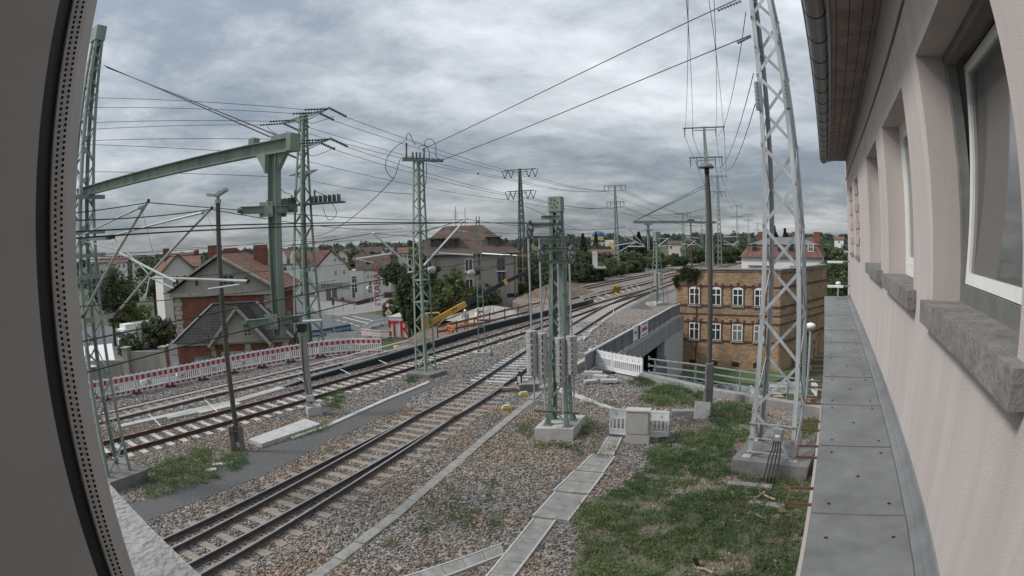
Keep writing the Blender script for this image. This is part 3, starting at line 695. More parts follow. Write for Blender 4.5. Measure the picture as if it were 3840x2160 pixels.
for dx, dz in ((-.12, .05), (.0, .0), (.12, .06), (-.1, .16), (.08, -.1), (-.08, -.1), (.02, .14)):
    b = MB(); p = CDm + exD * dx - eyD * .2165 + Vector((0, 0, (zD + zHt) / 2 + dz)); b.lathe(p - mD.location, [(.028, 0), (.028, .004)], 8, -eyD); b.build('hole', M_black, hd)
def wp_(px, py, d=19.75): return T(px, py, d)
for y0, x0, x1 in ((816, 2030, 2100), (845, 1996, 2106), (892, 1998, 2100), (908, 2034, 2098), (936, 2046, 2150), (983, 2048, 2150)):
    part('cross_beam', M_green, mD, lambda b: ibeam(b, wp_(x0, y0), wp_(x1, y0 - 1), .13, .09, .014))
wheels = ((1987, 860), (2096, 857), (2031, 955), (2144, 953)); stx = (1993, 2033, 2100, 2143)
tops = (1239, 1247, 1264, 1258); bots = (1404, 1416, 1431, 1402)
for (wx, wy), sx, t_, b_ in zip(wheels, stx, tops, bots):
    c = T(wx, wy, 19.55); ax = TRT
    def wheel(b):
        n = 20; e1 = TDIR; e2 = Vector((0, 0, 1))
        for r in (.235, .275): b.tube([c + e1 * (r * math.cos(2 * math.pi * k / n)) + e2 * (r * math.sin(2 * math.pi * k / n)) for k in range(n + 1)], .036, 6, caps=False)
        for k in range(5):
            a = 2 * math.pi * k / 5 + .3; b.bar(c, c + e1 * (.24 * math.cos(a)) + e2 * (.24 * math.sin(a)), .05, .03)
        b.lathe(c - ax * .10, [(.09, 0), (.09, .2)], 12, ax); b.lathe(c - ax * .14, [(.04, 0), (.04, .28)], 10, ax)
    wh = part('wheel', mat('wheel_iron', (0.19, 0.19, 0.195), 0.6, 0.3, 0.3, 8), mD, wheel, smooth=False)
    st = T(sx, t_, 19.4); sb = T(sx, b_, 19.4); sb.x, sb.y = st.x, st.y; H = st.z - sb.z
    part('rod', M_galv, mD, lambda b: b.tube([Vector((st.x - .02, st.y, c.z - .3)), Vector((st.x, st.y, st.z + .02))], .032, 8))
    part('pull_rope', M_wire, mD, lambda b: b.tube([c - ax * .12 - Vector((0, 0, .2)), Vector((st.x - .07, st.y, st.z + .1))], .008, 5))
    n = 7
    for k in range(n):
        z = sb.z + H * k / n; hh = H / n
        d_ = part('weight', M_weight, mD, lambda b: b.lathe(Vector((st.x + .004 * math.sin(5 * k), st.y, z)), [(.172, 0), (.182, .012), (.183, hh * .9), (.172, hh - .004)], 20))
        b = MB(); p = Vector((st.x - .012, st.y - .183, z + hh * .42)); b.box(p - mD.location, (.032, .02, hh * .52)); b.build('slot', M_black, d_)
part('guide_rail', M_greend, mD, lambda b: b.bar(T(2003, 1540, 19.3), T(2172, 1550, 19.5), .05, .05))
for x, y0, y1 in ((2003, 1405, 1545), (2043, 1420, 1548), (2112, 1432, 1552), (2152, 1404, 1548)):
    part('guide_rod', M_galv, mD, lambda b: b.tube([T(x, y0, 19.38), T(x, y1, 19.38)], .028, 7))

# ---- the tall galvanised tower E
CEm = Vector((7.71, 15.47, 0)); RE = math.atan2(14.46 - 15.33, 7.86 - 6.70)
mE = empty('lattice_tower', CEm, 'tall galvanised lattice tower in front of the yellow brick building', 'tower')
exE = Vector((math.cos(RE), math.sin(RE), 0)); eyE = Vector((-exE.y, exE.x, 0))
part('foundation', M_concd, mE, lambda b: b.box(CEm + exE * .08 - eyE * .02 + Vector((0, 0, .12)), (2.35, 2.2, .66), rz=RE))
lattice(mE, CEm, .45, 19.0, 1.46, .40, RE, .13, .09, 20, M_galv, thick=.014)
for sx in (-1, 1):
    for sy in (-1, 1):
        part('foot', M_galv, mE, lambda b: b.box(CEm + exE * sx * .73 + eyE * sy * .73 + Vector((0, 0, .455)), (.26, .24, .03), rz=RE))
for sx in (-1, 1):
    z = HZ(2850, 370, CEm); h = .73 - .53 * (z - .45) / 18.55
    sp_ = part('splice_plate', M_galv, mE, lambda b: [b.bar(CEm + exE * sx * (h + .012) - eyE * (h + .012) + Vector((0, 0, z - .42)), CEm + exE * sx * (h - .006) - eyE * (h - .006) + Vector((0, 0, z + .42)), .15, .15)])
    for k in range(7):
        for u in (-1, 1):
            b = MB(); q = CEm + exE * (sx * (h + .012) + u * .04) - eyE * (h + .09) + Vector((0, 0, z - .36 + k * .12)); b.lathe(q - mE.location, [(.016, 0), (.016, .02)], 6, -eyE); b.build('bolt', M_greend, sp_)
for zz in (.62, 1.05, 1.5):
    part('rung', M_galv, mE, lambda b: b.bar(CEm - exE * .74 - eyE * .76 + Vector((0, 0, zz)), CEm + exE * .74 - eyE * .76 + Vector((0, 0, zz)), .045, .02))
bx = T(2918, 1630, 16.15)
cbx = part('control_box', mat('grey_box', (0.22, 0.23, 0.235), 0.6), mE, lambda b: [b.box(bx, (.30, .18, .36), rz=RE), b.box(bx - eyE * .095, (.25, .02, .31), rz=RE)])
b = MB(); b.box(bx - eyE * .108 + Vector((0, 0, -.01)) - mE.location, (.13, .006, .055), rz=RE); b.build('label_plate', M_white, cbx)
for k in range(4):
    def cable(b):
        p = bx + exE * (-.11 + .07 * k) - eyE * .02 + Vector((0, 0, -.18)); q = p + exE * (-.05 + .035 * k) - eyE * .22
        b.tube([p, p - Vector((0, 0, .12)), p + exE * (-.02 + .02 * k) - eyE * .08 - Vector((0, 0, .3)), Vector((q.x, q.y, .75)), Vector((q.x, q.y, .52)) - eyE * .12, Vector((q.x, q.y, .30)) - eyE * .38, Vector((q.x, q.y, -.02)) - eyE * .40], .024, 6)
    part('cable', M_black, mE, cable)
for k in range(4):
    part('cable_gland', mat('yellow_gland', (0.5, 0.42, 0.05), 0.5), mE, lambda b: b.box(bx + exE * (-.11 + .07 * k) - eyE * .02 + Vector((0, 0, -.21)), (.03, .03, .06)))

# ---- tower B behind the barrier line
pB = T(1140, 930, 50.0); CB = Vector((pB.x, pB.y, LOW)); zBt = HZ(1127, 425, CB)
mB = empty('lattice_tower', CB, 'green lattice power tower with slanting cross-arms behind the striped barriers', 'tower')
vB = Vector((CB.x, CB.y, 0)).normalized(); rB = Vector((vB.y, -vB.x, 0)); aB = (rB * .61 - vB * .79).normalized(); RBn = math.atan2(aB.y, aB.x)
lattice(mB, CB, LOW + .1, zBt, 2.2, .52, RBn, .22, .12, 20, M_green)
part('foundation', M_conc, mB, lambda b: b.box(CB + Vector((0, 0, .0)), (3.4, 3.4, .6), rz=RBn))
def crossarm(parent, m, c, z, d, L, h=.35, wd=.3):
    def fn(b):
        n = Vector((-d.y, d.x, 0)); c3 = Vector((c.x, c.y, z))
        for s in (-1, 1):
            for u in (-1, 1):
                b.bar(c3 + n * u * wd, c3 + d * s * L + n * u * .06, .08, .08); b.bar(c3 + n * u * wd + Vector((0, 0, -h)), c3 + d * s * L * .95 + n * u * .06, .06, .06)
            for k in range(1, 5):
                t = k / 5; b.bar(c3 + d * s * L * t + n * wd * (1 - t), c3 + d * s * L * (t + .15) - n * wd * (.85 - t if t < .85 else 0), .05, .03)
    part('cross_arm', m, parent, fn)
zB1 = HZ(1127, 437, CB); zB2 = HZ(1127, 548, CB); zB3 = HZ(1127, 648, CB)
crossarm(mB, M_green, CB, zB1, aB, 3.4); crossarm(mB, M_green, CB, zB2, aB, 3.6); crossarm(mB, M_green, CB, zB3, aB, 1.9)
zBp = HZ(1130, 768, CB)
part('switch_platform', M_greend, mB, lambda b: [b.box(Vector((CB.x, CB.y, zBp)) + aB * .2, (7.0, 1.1, .12), rz=RBn + .55)] + [b.box(Vector((CB.x, CB.y, zBp + .35)) + Vector((math.cos(RBn + .55), math.sin(RBn + .55), 0)) * (-3.2 + .4 * k), (.05, .9, .6), rz=RBn + .55) for k in range(17) if abs(k - 8) > 1])
for px, y0, y1, mm in ((1051, 765, 705, M_insb), (1180, 765, 712, M_insb), (1094, 760, 732, M_porc), (1106, 762, 712, M_porc)):
    b = MB(); insulator(b, T(px, y0, 49.3) - mB.location, T(px, y1, 49.3) - mB.location, .14, 8); b.build('insulator', mm, mB)
for zi, Ls in ((zB1, (3.3, 1.7, -1.7, -3.3)), (zB2, (3.5, 1.9, -3.4))):
    for Lk in Ls:
        for s in (1,):
            p = Vector((CB.x, CB.y, zi)) + aB * Lk; d = (rB * .8 + vB * .6); q = p + d * 2.0 - Vector((0, 0, .55))
            b = MB(); insulator(b, p + Vector((.0, 0, .1)) - mB.location, q + Vector((0, 0, .1)) - mB.location, .13, 9); b.build('insulator', M_insb, mB)
            q2 = p - rB * 2.0 - vB * .3 - Vector((0, 0, .1)); b = MB(); insulator(b, p - mB.location, q2 - mB.location, .12, 8); b.build('insulator', M_insb, mB)

# ---- pylons down the line
def pylon(name, px, py, dist, label, ytop, arms, zb=-.3, w0=1.05, w1=.3, m=None, ang=.35, split=False, panels=22, ins='i'):
    c = T(px, py, dist); c.z = zb; m = m or M_galvg
    e = empty(name, c, label, 'pylon', 'pylons along the railway'); zt = HZ(px, ytop, c)
    v = Vector((c.x, c.y, 0)).normalized(); r = Vector((v.y, -v.x, 0)); d = (r * math.cos(ang) - v * math.sin(ang)); rz = math.atan2(d.y, d.x)
    lattice(e, c, zb, zt, w0, w1, rz, .13, .07, panels, m, split=False, style='x')
    part('foundation', M_conc, e, lambda b: b.box(c + Vector((0, 0, -.2)), (w0 * 1.7, w0 * 1.7, .7), rz=rz))
    tips = []
    for (ay, L, n) in arms:
        z = HZ(px, ay, c); part('cross_arm', M_greend, e, lambda b: [b.bar(Vector((c.x, c.y, z)) - d * L, Vector((c.x, c.y, z)) + d * L, .16, .12), b.bar(Vector((c.x, c.y, z - .3)) - d * L * .5, Vector((c.x, c.y, z - .3)) + d * L * .5, .08, .08)])
        for k in range(n):
            t = L * (.94 if k % 2 else .55) * (1 if k < n / 2 else -1); p = Vector((c.x, c.y, z)) + d * t
            b = MB()
            if ins == 'v':
                for s in (-1, 1): b.tube([p + d * s * .42 - c, p - Vector((0, 0, 1.1)) - c], .055, 5)
                q = p - Vector((0, 0, 1.1))
            else:
                q = p - Vector((0, 0, 1.0)); insulator(b, p - c, q - c, .085, 6)
            b.build('insulator', M_insb, e); tips.append(q)
    return e, c, tips
P1e, P1, tip1 = pylon('power_pylon', 1957, 905, 80, 'green pylon with timber scaffolding round its foot beside the grey house', 632, ((636, 2.3, 4), (716, 1.9, 4)), zb=-1.4, w0=1.25, m=M_greend, ins='v')
for zz in (-.6, 1.1, 2.9, 4.6):
    part('scaffold_board', M_timber, P1e, lambda b: [b.box(P1 + Vector((0, s * .75, zz - P1.z)), (2.3, .06, .16)) for s in (-1,)] + [b.box(P1 + Vector((s * .8, 0, zz - P1.z)), (.06, 1.7, .16)) for s in (1,)])
for sx in (-.72, .0, .72):
    part('scaffold_post', M_timber, P1e, lambda b: b.box(P1 + Vector((sx, -.84, 3.9)), (.14, .1, 6.4)))
P2e, P2, tip2 = pylon('power_pylon', 2312, 900, 118, 'green pylon standing in the bushes left of the far hanging post', 694, ((696, 2.35, 4), (757, 1.9, 4)))
P3e, P3, tip3 = pylon('power_pylon', 2660, 900, 66, 'tall green pylon directly behind the mushroom lamp pole', 474, ((478, 2.4, 4), (590, 1.9, 4)), w0=1.1, w1=.24, panels=26, ang=.12)
P4e, P4, tip4 = pylon('power_pylon', 2698, 898, 135, 'green pylon just right of the mushroom lamp pole', 658, ((660, 2.25, 4), (719, 1.8, 4)), m=M_galvg, ang=-.1)
P5e, P5, tip5 = pylon('power_pylon', 2766, 896, 215, 'slender far pylon over the white house roof, left of two', 768, ((771, 2.3, 4), (811, 2.2, 4)), ang=0, w0=1.2)
P6e, P6, tip6 = pylon('power_pylon', 2808, 895, 240, 'slender pale far pylon over the white house roof, right of two', 800, ((803, 2.4, 4), (824, 1.9, 4)), ang=0, m=M_galv, w0=1.2)
P7e, P7, tip7 = pylon('power_pylon', 2842, 894, 320, 'small distant pylon just left of the tall galvanised tower', 834, ((836, 2.4, 4), (860, 2.2, 4)), ang=0, w0=1.3)
P8e, P8, tip8 = pylon('power_pylon', 2632, 897, 190, 'distant pylon between the far rusty lamp and the mushroom lamp pole', 808, ((810, 2.4, 4), (835, 1.9, 4)), ang=0, w0=1.2)
P9e, P9, tip9 = pylon('t_mast', 2563, 900, 140, 'slim lattice mast with a single cross-arm above the brick building roof', 798, ((800, 1.9, 4),), ang=0, w0=1.1, w1=.45)

# ---- mast F with two weights, bicycle wheel sized discs at its foot
CF = G(*Za(1712, 735)); zF = HZ(2456, 900, CF)
mF = empty('lattice_mast', CF, 'slim galvanised mast with two weight stacks at the kink of the far walkway', 'mast')
RF = .45; lattice(mF, CF, .2, zF, 1.0, .42, RF, .10, .055, 15, M_galvg, split=False)
part('head_box', M_green, mF, lambda b: b.box(CF + Vector((0, 0, zF + .35)), (.55, .55, .9), rz=RF))
part('foundation', M_concl, mF, lambda b: b.box(CF + Vector((0, 0, .1)), (1.7, 1.7, .3), rz=RF))
for x in (2453, 2467):
    tpz, btz = T(x, 1020, 57.6), T(x, 1070, 57.6)
    for k in range(7):
        part('weight', M_weight, mF, lambda b: b.lathe(Vector((tpz.x, tpz.y - .7, btz.z + (tpz.z - btz.z) * k / 7)), [(.165, 0), (.165, (tpz.z - btz.z) / 7 - .02)], 12))
part('frame', M_galvg, mF, lambda b: [b.bar(CF + Vector((-.7, -.6, 2.4)), CF + Vector((-.95, -.8, .1)), .07), b.bar(CF + Vector((.7, -.6, 2.4)), CF + Vector((.95, -.8, .1)), .07), b.bar(CF + Vector((-.8, -.7, 1.6)), CF + Vector((.8, -.7, 1.6)), .07)])

# ---- far gantry at pylon P3
gz = HZ(2425, 832, T(2425, 832, 60))
gl, gr = T(2372, 830, 60), T(2684, 816, 66); gl.z = gr.z = gz
gf = empty('cantilever_gantry', Vector((gr.x, gr.y, gz)), 'far green cantilever beam with hanging post reaching left from the tall pylon', 'gantry')
part('beam', M_galvg, gf, lambda b: b.bar(gl, gr, .22, .26, up=(0, 0, 1)))
hp = gl.lerp(gr, .17); hz0 = HZ(2427, 940, hp)
part('hanging_post', M_galvg, gf, lambda b: [b.bar(Vector((hp.x, hp.y, hz0)), Vector((hp.x, hp.y, gz - .1)), .24, .24), b.box(Vector((hp.x, hp.y, gz - .2)), (.8, .4, .2))])
part('post_band', M_galvg, gf, lambda b: b.box(Vector((hp.x, hp.y, HZ(2427, 863, hp))), (.9, .5, .14)))
ty = Vector((P3.x, P3.y, HZ(2646, 690, P3)))
for s in (0, .3): part('tie_rod', M_wire, gf, lambda b: b.tube([gl.lerp(gr, .02) + Vector((0, 0, .1)), ty - Vector((0, 0, s))], .03, 5))
# ================================================================ overhead line: wires, cantilevers, insulators
def sagline(p, q, sag, n=14):
    return [Vector(p).lerp(Vector(q), i / n) - Vector((0, 0, 4 * sag * (i / n) * (1 - i / n))) for i in range(n + 1)]
def wire(label, pts, r=.012, sag=0.0, m=None, group='overhead wires', name='overhead_wire', n=14):
    P = []
    for a, c in zip(pts[:-1], pts[1:]):
        s = sagline(a, c, sag, n); P += s if not P else s[1:]
    b = MB(); b.tube(P, r, 5); return centred(b, name, m or M_wire, label, 'wire', group)
def ext(p, q, d):                         # carry the line on beyond q
    v = (q - p).normalized(); return q + v * d
# four tensioned wires that run from the wheel mast towards the left, past the camera
spool = []
tens = [((1987, 838), (300, 868), 'upper dark tensioned wire from the left wheel, crossing level over the tracks', .010, ()),
        ((2096, 836), (300, 892), 'lower of two level dark tensioned wires crossing the picture from the wheel mast', .010, ()),
        ((2031, 935), (300, 1283), 'slanting dark wire with a grey insulator in front of the ivy, upper of two', .0095, (1630,)),
        ((2144, 933), (300, 1404), 'slanting dark wire with a grey insulator over the workers, lower of two', .0095, (1778,))]
for (a, c, lb, r, ins) in tens:
    p, q = T(*a, 19.6), T(*c, 7.0); far = ext(p, q, 5)
    wire(lb, [p, q, far], r, .0, M_wiret)
    for px in ins:
        # point of the wire in that direction
        best = min((p.lerp(q, t / 200) for t in range(201)), key=lambda v: abs(math.atan2(v.x, v.y) - math.atan2(*DIR(px, 1050).xy)))
        d = (p - q).normalized(); e = empty('spool_insulator', best, 'grey spool insulator with dark rings on the slanting wire %s' % ('in front of the ivy' if px < 1700 else 'over the workers'), 'insulator', 'spool insulators')
        b = MB(); b.lathe(-d * .24, [(.02, 0), (.035, .03), (.07, .06), (.078, .19), (.04, .21), (.04, .38), (.02, .46)], 12, d); b.build('body', M_insg, e)
        b = MB()
        for k in range(4): b.lathe(d * (-.02 + .06 * k), [(.04, 0), (.08, .010), (.08, .02), (.04, .03)], 12, d)
        o = b.build('ring', M_porc, e); tag(o, kind='stuff')
        for k in range(7):
            a_ = -1.2 + .4 * k; u = perp(d); b = MB(); b.tube([d * .1, d * .16 + u[1] * (.12 * math.cos(a_)) + u[0] * .12 * math.sin(a_), d * .2 + u[1] * (.19 * math.cos(a_)) + u[0] * .19 * math.sin(a_)], .004, 4); b.build('spike', M_wire, e)
wire('upper wire from the galvanised tower to the cable-looped middle mast', [T(2790, -14, 16.7), T(1585, 560, 30.6)], .016, .25, M_wiret)
wire('lower wire from the galvanised tower to the cable-looped middle mast', [T(2815, 132, 16.6), T(1657, 600, 30.6)], .016, .25, M_wiret)
for a, c, lb in (((2779, 3), (2690, 40), 'upper'), ((2815, 135), (2765, 160), 'lower')):
    b = MB(); insulator(b, T(*a, 16.68), T(*c, 17.2), .06, 8); centred(b, 'strain_insulator', M_insg, 'ribbed strain insulator at the galvanised tower, %s of two' % lb, 'insulator', 'strain insulators')
wire('left stay wire from the left mast head to the cantilever beam', [T(390, 245, 18.65), T(1012, 513, 12.5)], .014)
wire('right stay wire from the left mast head to the cantilever beam', [T(398, 252, 18.65), T(1050, 512, 12.2)], .014)
# high-voltage conductors: left edge -> tower B -> pylons -> distance
yL = (363, 399, 455, 479, 522, 539, 640)
Bt = [Vector((CB.x, CB.y, zB1)) + aB * L for L in (3.3, 1.7, -1.7, -3.3)] + [Vector((CB.x, CB.y, zB2)) + aB * L for L in (3.5, -3.4)] + [Vector((CB.x, CB.y, zB3)) - aB * 1.8]
ordn = ('topmost', 'second', 'third', 'fourth', 'fifth', 'sixth', 'lowest')
for k, (y, p) in enumerate(zip(yL, Bt)):
    q = T(373, y, 52); p2 = p - rB * 2.0
    wire('conductor from the left edge to the tower with slanting arms, %s of seven' % ordn[k], [ext(p2, q, 20), p2], .022, .1)
Br = [Vector((CB.x, CB.y, zB1)) + aB * L + (rB * .8 + vB * .6) * 2.0 - Vector((0, 0, .5)) for L in (3.3, 1.7, -1.7, -3.3)] + [Vector((CB.x, CB.y, zB2)) + aB * L + (rB * .8 + vB * .6) * 2.0 - Vector((0, 0, .5)) for L in (3.5, 1.9, -3.4)]
for k, p in enumerate(Br):
    wire('conductor between the slanting-arm tower and the scaffolded pylon, %s of seven' % ordn[k], [p, tip1[(1, 0, 2, 3, 5, 4, 7)[k]]], .022, .55)
def span(A, Bp, lb, r, sag, idx=range(8)):
    for k in idx:
        if k < min(len(A), len(Bp)): wire('%s, %s' % (lb, ('outer right upper', 'inner right upper', 'inner left upper', 'outer left upper', 'outer right lower', 'inner right lower', 'inner left lower', 'outer left lower')[k] + ' conductor'), [A[k], Bp[k]], r, sag)
span(tip1, tip2, 'line between the scaffolded pylon and the pylon in the bushes', .026, .8, (0, 1, 2, 3, 4, 5, 7))
span(tip2, tip8, 'line from the pylon in the bushes to the distant right', .03, 1.2, (0, 1, 3, 4, 5, 7))
span(tip3, tip4, 'line behind the mushroom lamp pole', .024, 1.0, (0, 1, 2, 3, 4, 6))
span(tip4, tip5, 'far line beyond the second tall pylon', .03, 1.2, (0, 2, 3, 5))
for k, (px, t) in enumerate(((2569, 2), (2579, 3), (2649, 1), (2674, 0))):
    wire('overhead conductor rising steeply from the tall pylon, %s from the left' % ('first', 'second', 'third', 'fourth')[k], [tip3[t], T(px, -60, 22)], .016, .2)
for k, (a, t) in enumerate((((2797, 45), 0), ((2826, 275), 4), ((2832, 390), 5))):
    wire('drooping conductor from the galvanised tower to the tall pylon, %s' % ('uppermost', 'middle', 'lowest')[k], [T(*a, 16.8), tip3[t]], .014, 1.1)
wire('thin wire from the tower with slanting arms dropping to the middle mast', [T(1150, 672, 49), T(1545, 728, 30.6)], .016, .2)
wire('slanting cable from the middle mast head down behind the cantilever tubes', [T(1478, 668, 30.0), T(1176, 888, 48)], .02, .6)
wire('long stay from the scaffolded pylon down to the small far gantry', [T(1968, 772, 80), T(2178, 868, 105)], .03, 0)
wire('catenary wire sweeping from the far gantry to the mushroom lamp', [T(2330, 800, 110), T(2500, 806, 90), T(2660, 778, 66)], .022, .2)

# ---- cantilevers (tube brackets) -------------------------------------------------------------
def tubes(parent, items, m=None, n=8):
    for nm, a, da, c, dc, r in items:
        part(nm, m or M_tube, parent, lambda b: b.tube([T(*a, da), T(*c, dc)], r, n), smooth=False)
c1 = empty('catenary_bracket', T(311, 1184, 18.0), 'aluminium tube bracket on the left mast, the one nearer the window post', 'bracket')
tubes(c1, (('strut', R2(30, 1300), 18.0, R2(690, 140), 13.0, .036), ('tie_tube', R2(-40, 520), 18.2, R2(590, 218), 13.4, .026), ('rod', R2(0, 540), 18.1, R2(375, 630), 15.3, .018),
           ('support_tube', R2(385, 660), 15.2, R2(975, 962), 12.3, .032), ('steady_arm', R2(700, 915), 14.2, R2(940, 1022), 12.4, .018), ('hanger', R2(632, 270), 13.2, R2(772, 790), 13.6, .006)))
for q, dd in ((R2(690, 140), 13.0), (R2(975, 962), 12.3)):
    part('end_cap', M_black, c1, lambda b: b.lathe(T(*q, dd), [(.037, -.02), (.039, .0), (.037, .02)], 10, (.6, -.4, .5)))
b = MB(); insulator(b, T(*R2(590, 215), 13.4), T(*R2(640, 195), 13.05), .05, 3); b.build('clamp', M_galv, c1, world=True)
b = MB(); insulator(b, T(*R2(20, 1320), 18.05), T(*R2(80, 1210), 17.6), .07, 4); b.build('insulator', M_porc, c1, world=True)
c2_ = empty('catenary_bracket', T(430, 1181, 17.3), 'aluminium tube bracket reaching right from the left mast to the brick gable', 'bracket')
tubes(c2_, (('strut', R2(350, 1300), 17.3, R2(1325, 215), 13.4, .036), ('tie_tube', R2(290, 505), 17.2, R2(1225, 262), 13.8, .028), ('rod', R2(350, 525), 17.0, R2(690, 880), 15.4, .015),
            ('support_tube', R2(735, 915), 15.2, R2(1695, 950), 11.4, .030), ('steady_arm', R2(1290, 1030), 12.2, R2(1605, 985), 11.7, .018), ('hanger', R2(1285, 300), 13.5, R2(1360, 480), 13.4, .006), ('curved_arm', R2(700, 925), 15.2, R2(660, 1110), 15.0, .022)))
for q, dd in ((R2(1325, 215), 13.4), (R2(1695, 950), 11.4)):
    part('end_cap', M_black, c2_, lambda b: b.lathe(T(*q, dd), [(.037, -.02), (.039, .0), (.037, .02)], 10, (.8, -.4, .1)))
part('bracket_arm', M_galvg, c2_, lambda b: [b.bar(T(*R2(40, 525), 18.2), T(*R2(300, 512), 17.2), .09, .12)]); part('bracket_arm', M_galvg, c2_, lambda b: [b.bar(T(*R2(60, 1350), 18.3), T(*R2(360, 1290), 17.3), .10, .14)])
b = MB(); insulator(b, T(*R2(1225, 262), 13.8), T(*R2(1300, 240), 13.45), .05, 3); b.build('clamp', M_galv, c2_, world=True)
b = MB(); insulator(b, T(*R2(345, 1310), 17.35), T(*R2(400, 1240), 16.9), .07, 4); b.build('insulator', M_porc, c2_, world=True)
b = MB(); insulator(b, T(*R2(270, 512), 17.3), T(*R2(350, 500), 16.9), .07, 4); b.build('insulator', M_porc, c2_, world=True)
M_btube = mat('bright_tube', (0.62, 0.64, 0.64), 0.4, 0.3, 0.1, 3)
c3_ = empty('catenary_bracket', T(1548, 1005, 30.0), 'tube bracket on the middle mast reaching left over the second track', 'bracket')
tubes(c3_, (('strut', R3(1335, 195), 28.5, R3(1740, 560), 30.1, .05), ('support_tube', R3(1170, 460), 28.0, R3(1525, 404), 29.2, .042), ('steady_arm', R3(1205, 470), 28.0, R3(1345, 497), 28.4, .022), ('tie_tube', R3(1335, 195), 28.5, R3(1735, 178), 30.1, .02)), M_btube)
c4_ = empty('catenary_bracket', T(1589, 994, 30.4), 'tube bracket on the middle mast reaching right in front of the tiled roof', 'bracket')
tubes(c4_, (('strut', R3(1850, 525), 30.3, R3(2285, 45), 32.2, .05), ('tie_tube', R3(1995, 137), 31.0, R3(2235, 65), 32.0, .042), ('support_tube', R3(2005, 400), 31.0, R3(2345, 420), 32.0, .042)), M_btube)
b = MB(); insulator(b, T(*R3(1860, 180), 30.6), T(*R3(1995, 137), 31.0), .05, 7); b.build('insulator', M_insb, c4_, world=True)
b = MB(); insulator(b, T(*R3(2165, 175), 31.7), T(*R3(2300, 195), 31.9), .10, 4); b.build('insulator', M_insg, c4_, world=True)
c5_ = empty('catenary_bracket', T(1806, 952, 34.8), 'level tube bracket on the slim channel mast in front of the grey house', 'bracket')
tubes(c5_, (('support_tube', R4(150, 672), 34.9, R4(370, 685), 34.0, .035), ('steady_arm', R4(370, 682), 34.0, R4(508, 692), 33.5, .025)), M_btube)
c6_ = empty('catenary_bracket', T(2430, 905, 60), 'white tube brackets on the far hanging post above the hedge', 'bracket')
tubes(c6_, (('strut', R4(1795, 605), 60, R4(1620, 410), 57.5, .05), ('strut', R4(1790, 605), 60.3, R4(1580, 480), 59, .05), ('tie_tube', R4(1620, 410), 57.5, R4(1800, 440), 60, .035), ('tie_tube', R4(1600, 475), 58.5, R4(1790, 437), 60, .035),
            ('support_tube', R4(1490, 595), 57.5, R4(1720, 555), 59.5, .05), ('steady_arm', R4(1540, 650), 58, R4(1700, 560), 59.5, .035), ('support_tube', R4(1620, 600), 60, R4(1790, 603), 60, .045)), M_btube)
c7_ = empty('catenary_bracket', T(2470, 930, 57.7), 'white tube bracket on the mast with two weight stacks', 'bracket')
tubes(c7_, (('strut', Zc(435, 572), 57.5, Zc(590, 458), 60, .045), ('support_tube', Zc(440, 578), 57.5, Zc(640, 560), 60.5, .04), ('tie_tube', Zc(440, 465), 57.6, Zc(580, 458), 60, .025)), M_btube)
c8_ = empty('catenary_bracket', T(2600, 930, 120), 'white tube brackets near the far rusty lamp', 'bracket')
tubes(c8_, (('strut', Zc(865, 435), 112, Zc(1080, 590), 114, .08), ('support_tube', Zc(780, 545), 111, Zc(1000, 555), 113, .07), ('tie_tube', Zc(860, 430), 112, Zc(1060, 460), 114, .05), ('strut', Zc(1000, 490), 113, Zc(870, 590), 112, .05)), M_btube)
c9_ = empty('catenary_bracket', T(2735, 930, 140), 'white tube brackets right of the second tall pylon', 'bracket')
tubes(c9_, (('strut', Zc(1430, 490), 138, Zc(1590, 580), 140, .09), ('tie_tube', Zc(1420, 435), 138, Zc(1640, 430), 140, .07), ('support_tube', Zc(1420, 545), 138, Zc(1600, 555), 140, .08), ('strut', Zc(1550, 555), 140, Zc(1650, 500), 141, .07)), M_btube)
# ---- catenary and contact wires over the tracks
s1, s2 = T(*R2(680, 160), 13.05), T(*R2(1315, 228), 13.45); s3, s4 = T(*R3(1340, 200), 28.5), T(*R3(2275, 60), 32.15)
m1 = wire('messenger wire over the left bracket tip running on to the middle mast bracket', [ext(s4, s1, 8) - Vector((0, 0, .2)), s1, s4], .011, .22)
m2 = wire('messenger wire over the right bracket tip running on to the wheel mast side', [ext(T(*R3(1640, 152), 30), s2, 9) - Vector((0, 0, .25)), s2, T(*R3(1640, 152), 30)], .011, .22)
wire('messenger wire from the middle mast bracket to the far hanging post', [s4, T(*R4(1625, 412), 57.5)], .014, .4)
wire('catenary wire over the second track to the middle mast bracket', [T(300, 975, 22), s3, T(*R4(840, 520), 52), T(*R4(1580, 482), 59)], .014, .3)
for k, (a, da, c, dc) in enumerate(((R2(0, 1205), 14.5, R2(2576, 940), 27), (R2(200, 680), 21, R2(1840, 560), 38), (R2(200, 705), 24, R2(2576, 600), 40), (R2(960, 625), 34, R2(2576, 500), 46), (R2(1900, 590), 44, R3(1700, 215), 34), (R2(0, 960), 20, R3(1100, 505), 36), (R3(640, 275), 46, R3(980, 262), 44))):
    wire(('contact wire low over the foreground track', 'thin line past the lamp pole, upper', 'thin line past the lamp pole, middle', 'thin line past the lamp pole, lower', 'thin line behind the hanging post', 'contact wire of the second track', 'short insulated link in front of the slanting-arm tower')[k] + ' in front of the town', [T(*a, da), T(*c, dc)], .012 if k != 6 else .03, .12)
wire('contact wire running from the middle mast over the wheel mast to the far brackets', [T(*R3(1700, 600), 29), T(*R4(1540, 640), 58)], .014, .2)
wire('bright double wire between the slim mast and the far brackets', [T(*R4(160, 462), 35), T(*R4(1480, 470), 58)], .014, .1)
wire('thin line across the trees toward the lamp pole', [T(*R4(1160, 440), 100), T(*R4(1600, 405), 58)], .02, .1)
